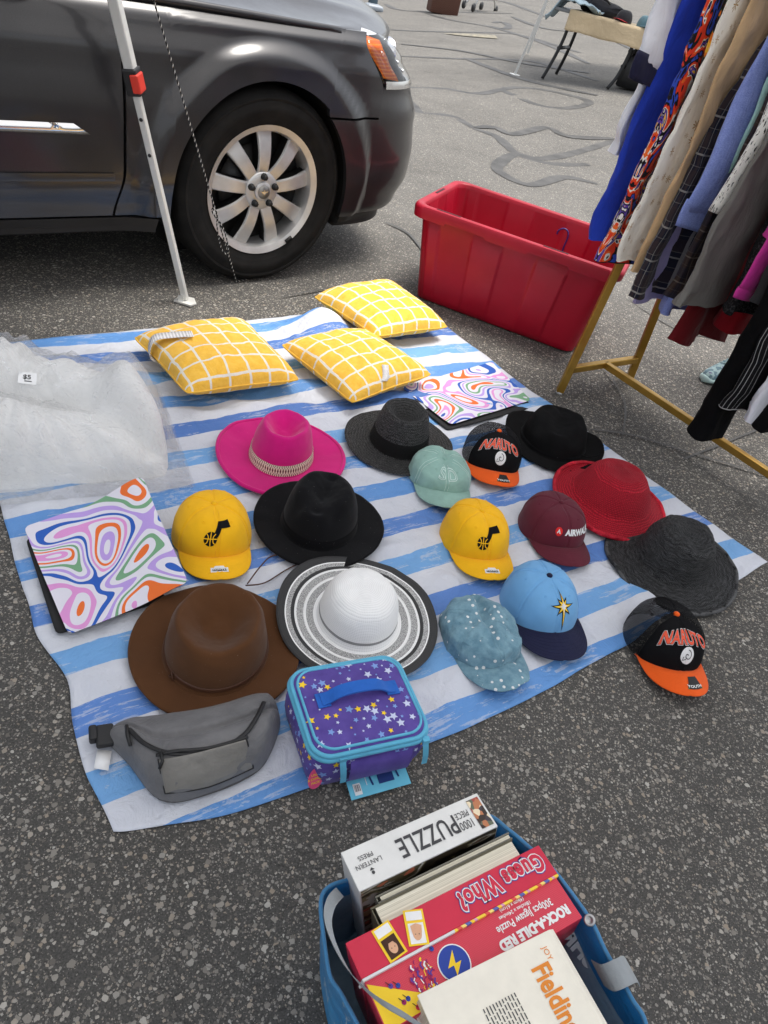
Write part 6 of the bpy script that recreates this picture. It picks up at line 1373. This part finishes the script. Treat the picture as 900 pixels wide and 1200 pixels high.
pts = [V((-.10, 0, .98)), V((-.10, -.02, .90)), V((0, 0, .04)), V((0, -.01, .10)), V((0, .0, .50)), V((-.02, -.02, .86)), V((-.20, -.05, .04)), V((-.20, -.06, .10)), V((-.20, -.05, .50)), V((-.18, -.03, .86)), V((-.10, -.01, 1.15)), V((-.10, -.02, 1.35)), V((-.10, .0, 1.46)), V((-.10, .03, 1.56)), V((-.10, .04, 1.66)), V((.06, -.02, 1.40)), V((.12, .0, 1.14)), V((.12, .14, .95)), V((.12, .20, .90)), V((-.26, -.02, 1.40)), V((-.32, .0, 1.14)), V((-.32, .14, .95)), V((-.32, .20, .90))]
ed = [(0, 1), (1, 5), (5, 4), (4, 3), (3, 2), (1, 9), (9, 8), (8, 7), (7, 6), (0, 10), (10, 11), (11, 12), (12, 13), (13, 14), (11, 15), (15, 16), (16, 17), (17, 18), (11, 19), (19, 20), (20, 21), (21, 22)]
rd = [.14, .13, .035, .037, .055, .080, .035, .037, .055, .080, .13, .14, .055, .085, .075, .055, .042, .032, .028, .055, .042, .032, .028]
for k, sd in ((18, 1), (22, -1)):      # palms and bent fingers
    w0 = pts[k]; pm = len(pts); pts.append(w0+V((0, .045, -.035))); ed.append((k, pm)); rd.append((.026, .014))
    for j, (fx, ln) in enumerate(((-.027, .92), (-.009, 1.05), (.009, 1.), (.026, .78))):
        a = len(pts); pts += [w0+V((fx*sd, .078, -.062)), w0+V((fx*sd*1.1, .078+.028*ln, -.062-.028*ln)), w0+V((fx*sd*1.1, .078+.036*ln, -.062-.056*ln))]; ed += [(pm, a), (a, a+1), (a+1, a+2)]; rd += [.0085, .0078, .0065]
    a = len(pts); pts += [w0+V((-.040*sd, .030, -.026)), w0+V((-.054*sd, .058, -.050)), w0+V((-.052*sd, .076, -.074))]; ed += [(k, a), (a, a+1), (a+1, a+2)]; rd += [.012, .0095, .008]
skin_figure('body', pts, ed, rd, M_SK, pr)
for sx in (-1, 1):
    g = MB(); g.lathe([(.0, .011), (.007, .008), (.011, 0), (.007, -.008), (0, -.011)], 14, Matrix.Translation((-.10+sx*.031, .112, 1.652)) @ Matrix.Rotation(PI/2, 4, 'X')); g.build('eye', M_WHT, pr)
    g = MB(); g.lathe([(.0, .006), (.006, .003), (.006, 0)], 12, Matrix.Translation((-.10+sx*.031, .120, 1.652)) @ Matrix.Rotation(-PI/2, 4, 'X')); g.build('iris', M_HAIR, pr)
    g = MB(); g.lathe([(0, -.008), (.7, -.005), (1, 0), (.8, .006), (0, .004)], 16, Matrix.Translation((-.10+sx*.084, .02, 1.635)) @ Matrix.Rotation(PI/2, 4, 'Y') @ Matrix.Diagonal((.031, .018, 1, 1))); g.build('ear', M_SK, pr)
g = MB(); g.grid(lambda s, t: V((-.10+(2*s-1)*(.008+.010*t), .112+(.004+.022*t)*(1-abs(2*s-1)**2), 1.648-.046*t)), 8, 8); g.build('nose', M_SK, pr)
g = MB(); g.tube([V((-.124, .112, 1.578)), V((-.112, .121, 1.582)), V((-.10, .123, 1.580)), V((-.088, .121, 1.582)), V((-.076, .112, 1.578))], [.002, .005, .006, .005, .002], 8); g.build('mouth', paper('lips', L(176, 96, 90)), pr)
sh_pts = [V((-.10, 0, 1.0)), V((-.10, -.02, .90)), V((-.02, -.02, .84)), V((0, 0, .56)), V((-.18, -.03, .84)), V((-.20, -.05, .56))]
skin_figure('shorts', sh_pts, [(0, 1), (1, 2), (2, 3), (1, 4), (4, 5)], [.16, .15, .10, .088, .10, .088], Rd, pr)
tp_pts = [V((-.10, 0, .98)), V((-.10, -.01, 1.15)), V((-.10, -.02, 1.36)), V((.06, -.02, 1.40)), V((.11, 0, 1.22)), V((-.26, -.02, 1.40)), V((-.31, 0, 1.22))]
skin_figure('top', tp_pts, [(0, 1), (1, 2), (2, 3), (3, 4), (2, 5), (5, 6)], [.165, .155, .165, .072, .060, .072, .060], Nv, pr)
g = MB(); g.lathe([(.0, 1.03), (.45, .95), (.8, .7), (1, .3), (1.02, 0), (.98, -.5), (.8, -.9)], 24, Matrix.Translation((-.10, .005, 1.665)) @ Matrix.Diagonal((.092, .105, .10, 1))); g.build('hair', M_HAIR, pr)
m = Mat('sneaker_knit', rough=.8); v = m.vec(); m.col(m.ramp(m.noise(v, 45, 3, .5), [(.35, L(112, 140, 150)), (.5, L(170, 196, 196)), (.65, L(120, 116, 150))], 'CONSTANT')); M_SNK = m.m; M_SOLE = plastic('sneaker_sole', L(190, 218, 214), .6)
for ox, oy in ((0, 0), (-.20, -.05)):
    def shoe(s, t, ox=ox, oy=oy):
        y = -.075+.255*t; w_ = .040*(1-.10*t)*(max(0, 1-abs(2*t-1)**5))**.5*(1.0+.12*math.sin(PI*t)); hh = .085-.055*sstep(.30, .95, t); hh *= max(0, 1-abs(2*t-1)**9)**.5; a = PI*s
        return V((ox+math.cos(a)*w_*(1+.1*math.sin(a)), oy+y, .022+math.sin(a)**.8*hh))
    g = MB(); g.grid(shoe, 20, 26, flip=True); sh = g.build('sneaker', M_SNK, pr)
    g = MB()
    def sole(s, t, ox=ox, oy=oy): y = -.080+.266*t; w_ = .044*(1-.08*t)*(max(0, 1-abs(2*t-1)**5))**.45*(1.0+.12*math.sin(PI*t)); return V((ox+w_*math.cos(2*PI*s), oy+y, .017+.015*math.sin(2*PI*s)))
    g.grid(sole, 16, 26, cu=True, flip=True); g.build('sole', M_SOLE, sh)
    g = MB()
    for k in range(4): t = .42+.07*k; g.tube([shoe(.30, t)+V((0, 0, .002)), shoe(.5, t)+V((0, 0, .004)), shoe(.70, t+.03)+V((0, 0, .002))], .0022, 5)
    g.build('laces', M_SOLE, sh)
# black loop hanging from a hanger near the camera
lp = G(893, 122, .80); dq = thing('hanger_loop', 'black plastic loop hanging in front of the grey trousers', 'loop', lp)
g = MB(); X = RP; g.tube([X*(.030*math.cos(a))*1.25+Vector((0, 0, .022*math.sin(a)))+X*.012*math.sin(2*a) for a in [2*PI*i/28 for i in range(28)]], .0055, 8, closed=True); g.build('loop', M_BLK, dq)
g = MB(); g.tube([X*.03+Vector((0, 0, .010)), X*.06+Vector((0, 0, .12)), X*.06+Vector((0, 0, .45))], .003, 6); g.build('stem', M_BLK, dq)
# ------------------------------------------------------------------ far side of the lot
tA = GG(635, 93); ang = math.radians(-16); ft = thing('folding_table', 'folding table with black legs and a cream cloth standing across the lot', 'table', tA, ang)
T1, T2, TT, TLn = Vector((1, 0, 0)), Vector((0, 1, 0)), .76, 1.75
M_BST = plastic('black_steel', (.014, .014, .015, 1), .45); ez = lambda x, y: (lambda p: gz(p.x, p.y)-tA.z)(mat4(ft) @ Vector((x, y, 0)))
def tleg(x):
    g = MB(); o = 0 if x < .6 else 0
    for y0, sg in ((0., 1), (.70, -1)): g.tube(catmull([(x-.0, y0, .01+ez(x, y0)), (x+.06*1, y0+sg*.05, .25), (x+.10, y0+sg*.085, .48), (x+.11, y0+sg*.085, .72)], 6), .021, 8)
    g.tube([(x+.075, .06, .36), (x+.075, .64, .36)], .021, 8); g.tube([(x+.11, .09, .64), (x+.11, .61, .64)], .012, 8)
    g.build('leg_frame', M_BST, ft)
tleg(.0); tleg(.82)
g = MB(); g.box((.78, .35, .74), (TLn, .74, .035)); g.build('tabletop', plastic('table_grey', L(120, 122, 124), .5), ft, False, mods=[('bevel', .01)])
m = Mat('cream_cloth', rough=.9, sheen=.1); m.col(m.vary(L(214, 192, 156), 6, .08)); m.bump(m.noise(m.vec(), 9, 4, .6, .5), .6, .03); M_CRM = m.m
cl = thing('tablecloth', 'cream cloth draped over the far folding table', 'tablecloth', tA, ang)
def cloth(s, t):
    x = .10+s*1.62; d = -.20+t*1.0
    if d < 0: f = -d; y = -.035-.03*math.sin(x*9)*f*3-.01*n3(x*4, f*6, 1); z = .768-f-.02*n3(x*3, 0, 5)*f*4
    else: y = min(d, .74)-.03; z = .772+.006*n3(x*6, d*6, 2)
    return Vector((x, y, z))
g = MB(); g.grid(cloth, 60, 40, flip=False); g.build('cloth', M_CRM, cl, mods=[('solid', .004)])
def blob(g, c, d, seed, n=20):
    for_ = lambda s, t: (lambda a, b: Vector((c[0]+d[0]*math.cos(a)*math.sin(b), c[1]+d[1]*math.sin(a)*math.sin(b), c[2]+d[2]*math.cos(b)))+Vector((d[0]*.25*n3(a*1.1, b*2, seed), d[1]*.25*n3(a, b*2, seed+4), d[2]*.3*n3(a, b*2, seed+9))))(2*PI*s, PI*t)
    g.grid(for_, n, n//2+2, cu=True, flip=True)
def on_table(x, y, z=.775): return mat4(ft) @ Vector((x, y, z))
M_BLUEG = clothmat('pale_blue_cloth', plain(L(176, 196, 206))); M_DKG = clothmat('dark_knit', plain(L(46, 46, 50)))
o = thing('folded_cloth', 'pale blue cloth hanging off the left end of the far table', 'cloth', on_table(-.02, .10), ang)
g = MB(); g.grid(lambda s, t: Vector((-.16+s*.62, -.16+t*.42+.03*math.sin(s*9), .035+.05*n3(s*4, t*3, 2)*1.0+.05*math.sin(PI*s)-(.16*max(0, .22-s)/.22))), 30, 20); g.build('cloth', M_BLUEG, o, mods=[('solid', .012)])
o = thing('bag', 'dark bag lying at the back of the far table', 'bag', on_table(.35, .42), ang); g = MB(); blob(g, (0, 0, .07), (.30, .16, .08), 1.); g.build('fabric', M_DKG, o); g = MB(); g.tube(catmull([(-.12, -.10, .13), (-.05, -.16, .17), (.05, -.16, .17), (.12, -.10, .13)], 6), .012, 6); g.build('handle', M_BLK, o)
RC_ = fabric('red_twill', L(170, 36, 40), 900, .2, .1); GB = fabric('teal_twill', L(92, 122, 132), 900, .2, .1)
def far_cap(label, x, y, yaw, m1, m2):
    r = thing('baseball_cap', label, 'cap', on_table(x, y, .778), yaw, 'caps on the far table')
    g = MB(); g.grid(lambda s, t: Vector((.095*math.cos(2*PI*s)*math.cos(t*PI/2)**.6, .105*math.sin(2*PI*s)*math.cos(t*PI/2)**.6, .12*math.sin(t*PI/2))), 30, 10, cu=True); g.build('crown', m1, r)
    g = MB(); g.grid(lambda s, t: Vector(((2*s-1)*.09, -.085*math.sqrt(max(0, 1-(2*s-1)**2*.7))-.085*t*math.cos((2*s-1)*PI/2)**.6, .022-.02*abs(2*s-1)**2)), 16, 6); g.build('visor', m2, r, mods=[('solid', .004)]); return r
far_cap('dark cap with a red peak on the far table', .72, .12, ang-.4, M_DKG, RC_); r_ = far_cap('grey blue cap with a red patch on the far table', .98, .10, ang+.5, GB, GB)
g = MB(); g.grid(lambda s, t: Vector((.02+.07*s, -.108+.03*s*s, .045+.045*t)), 6, 4); g.build('patch', RC_, r_)
far_cap('charcoal cap near the right end of the far table', 1.28, .10, ang+.2, M_DKG, M_DKG); far_cap('charcoal cap at the back of the far table', 1.15, .40, ang-.2, M_DKG, M_DKG)
o = thing('duffel_bag', 'black bag standing on the ground under the far table', 'bag', mat4(ft) @ Vector((1.12, .30, ez(1.12, .30))), ang+.12)
g = MB(); rbox(g, .50, .28, [(.01, 0), (0, .02), (.0, .2), (.015, .33), (.04, .36)], .05, .02); g.build('body', plastic('black_vinyl', (.010, .010, .011, 1), .42, .4), o)
g = MB(); g.tube(catmull([(-.2, -.14, .33), (-.12, -.16, .46), (.12, -.16, .45), (.2, -.14, .33)], 6), .012, 6); blob(g, (0, 0, .37), (.24, .12, .05), 3.); g.build('handle', M_BLK, o)
g = MB(); g.lathe([(.012, 0), (.010, .004), (0, .005)], 10, Matrix.Translation((0, -.155, .25)) @ Matrix.Rotation(PI/2, 4, 'X')); g.build('snap', M_ALU, o)
# far canopy leg
pA = GG(603, 88); pt_ = GG(603, 88); o = thing('canopy', 'slanted white leg of another canopy beside the far table', 'canopy', pA)
pd2 = Vector((.16, -.05, 1.)); g = MB(); g.bar(Vector((0, 0, .01)), pd2*1.15, .030, .030); lg = g.build('leg', M_ALU, o, False)
g = MB(); g.bar(pd2*.95, pd2*2.2, .042, .042); g.build('outer_tube', M_ALU, lg, False); g = MB(); g.bar(pd2*.92, pd2*1.02, .06, .06); g.build('lock_collar', M_BLK, lg, False)
g = MB(); g.lathe([(.0, .0), (.07, .002), (.07, .010), (0, .012)], 16); g.build('foot_plate', M_ALU, lg)
c0 = pd2*2.2
for dx, dy in ((2.7, .2), (2.7, 2.9), (.0, 2.7)):
    g = MB(); e = c0+Vector((dx, dy, 0)); gzv = gz(pA.x+e.x, pA.y+e.y)-pA.z; g.bar(Vector((e.x+.2*(1 if dx else -1), e.y+.1, gzv)), e, .034, .034); g.build('leg', M_ALU, o, False)
g = MB(); qs = [c0+Vector((dx, dy, 0)) for dx, dy in ((-.1, -.1), (2.8, .1), (2.8, 3.0), (-.1, 2.8))]; ap = sum(qs, Vector())/4+Vector((0, 0, .7))
for i in range(4): a, b = qs[i], qs[(i+1) % 4]; g.grid(lambda u, v, a=a, b=b: a.lerp(b, u).lerp(ap, v), 6, 6); g.grid(lambda u, v, a=a, b=b: a.lerp(b, u)+Vector((0, 0, -.2*v)), 6, 2)
g.build('roof', M_CANOPY, o)
# upright vacuum, brown bin, folded walker
vA = GG(437, 13); o = thing('vacuum_cleaner', 'grey upright vacuum cleaner standing on the far asphalt', 'vacuum', vA, .5)
M_VG = plastic('vacuum_grey', L(150, 158, 166), .4); M_VT = plastic('vacuum_dark', L(52, 72, 84), .4)
g = MB(); rbox(g, .40, .30, [(.01, .02), (0, .04), (.0, .09), (.03, .12), (.10, .14)], .06); g.build('floor_head', M_VG, o)
g = MB(); g.grid(lambda s, t: Vector((.11*math.cos(2*PI*s)*(1-.2*t), .08+.10*t+.09*math.sin(2*PI*s)*(1-.2*t), .10+t*.6)), 20, 12, cu=True); g.build('dust_bin', M_VT, o)
g = MB(); g.tube(catmull([(0, .17, .68), (0, .24, .9), (0, .27, 1.08), (0, .22, 1.14)], 6), .02, 8); g.build('handle', M_VG, o)
for sx in (-1, 1): g = MB(); g.lathe([(.0, -.02), (.05, -.02), (.055, 0), (.05, .02), (0, .02)], 16, Matrix.Translation((sx*.19, .10, .055)) @ Matrix.Rotation(PI/2, 4, 'Y')); g.build('wheel', M_BLK, o)
bA = GG(516, 17); o = thing('laundry_hamper', 'brown wicker hamper on the far asphalt', 'hamper', bA+Vector((0, .3, 0)), .35)
m = Mat('brown_wicker', rough=.7); u = m.sep(m.vec()); wv_ = m.math('SINE', m.math('MULTIPLY', m.math('ADD', u[0], u[1]), 130.)); wz = m.math('SINE', m.math('MULTIPLY', u[2], 160.)); hh = m.math('MULTIPLY', wv_, wz); m.col(m.ramp(m.math('MULTIPLY_ADD', hh, .4, .5), [(.2, L(74, 46, 36)), (.8, L(122, 82, 66))])); m.bump(hh, .6, .01)
bw_ = (GG(536, 17)-GG(496, 15)).length*.66
g = MB(); rbox(g, bw_, bw_*.7, [(.02, 0), (0, .02), (-.01, .66), (-.01, .68)], .05); g.build('basket', m.m, o); g = MB(); rbox(g, bw_+.05, bw_*.7+.05, [(.01, .68), (0, .69), (0, .73), (.02, .745)], .05); g.build('lid', m.m, o)
wA = GG(553, 14); wB = GG(581, 13); o = thing('folding_cart', 'grey wheeled folding cart with black wheels far across the lot', 'cart', wA, math.atan2((wB-wA).y, (wB-wA).x)); wd = (wB-wA).length
g = MB(); g.tube([(.02*wd, 0, .06), (.32*wd, 0, .62), (.34*wd, 0, .95)], .022, 8); g.tube([(.98*wd, 0, .06), (.62*wd, .0, .62), (.60*wd, 0, .95)], .022, 8); g.tube([(.12*wd, .35, .06), (.42*wd, .2, .62)], .022, 8); g.build('frame', M_ALU, o)
g = MB(); g.box((.47*wd, .1, .50), (.42*wd, .4, .10)); g.build('seat', M_BLK, o, False, mods=[('bevel', .02)])
for x, y in ((.02, 0), (.98, 0), (.12, .35), (.85, .35)): g = MB(); g.lathe([(0, -.025), (.09, -.025), (.10, 0), (.09, .025), (0, .025)], 18, Matrix.Translation((x*wd, y, .10)) @ Matrix.Rotation(PI/2, 4, 'X')); g.build('wheel', M_BLK, o)
# ------------------------------------------------------------------ camera
cd = bpy.data.cameras.new('camera'); co = bpy.data.objects.new('camera', cd); COL.objects.link(co)
cd.sensor_fit = 'VERTICAL'; cd.sensor_height = 24; cd.lens = 24*F/1200; cd.clip_end = 500; cd.clip_start = .02
co.matrix_world = Matrix(((RT.x, -RT.y, -RT.z, 0), (FW.x, -FW.y, -FW.z, 0), (-Dn.x, Dn.y, Dn.z, H), (0, 0, 0, 1)))
sc.camera = co
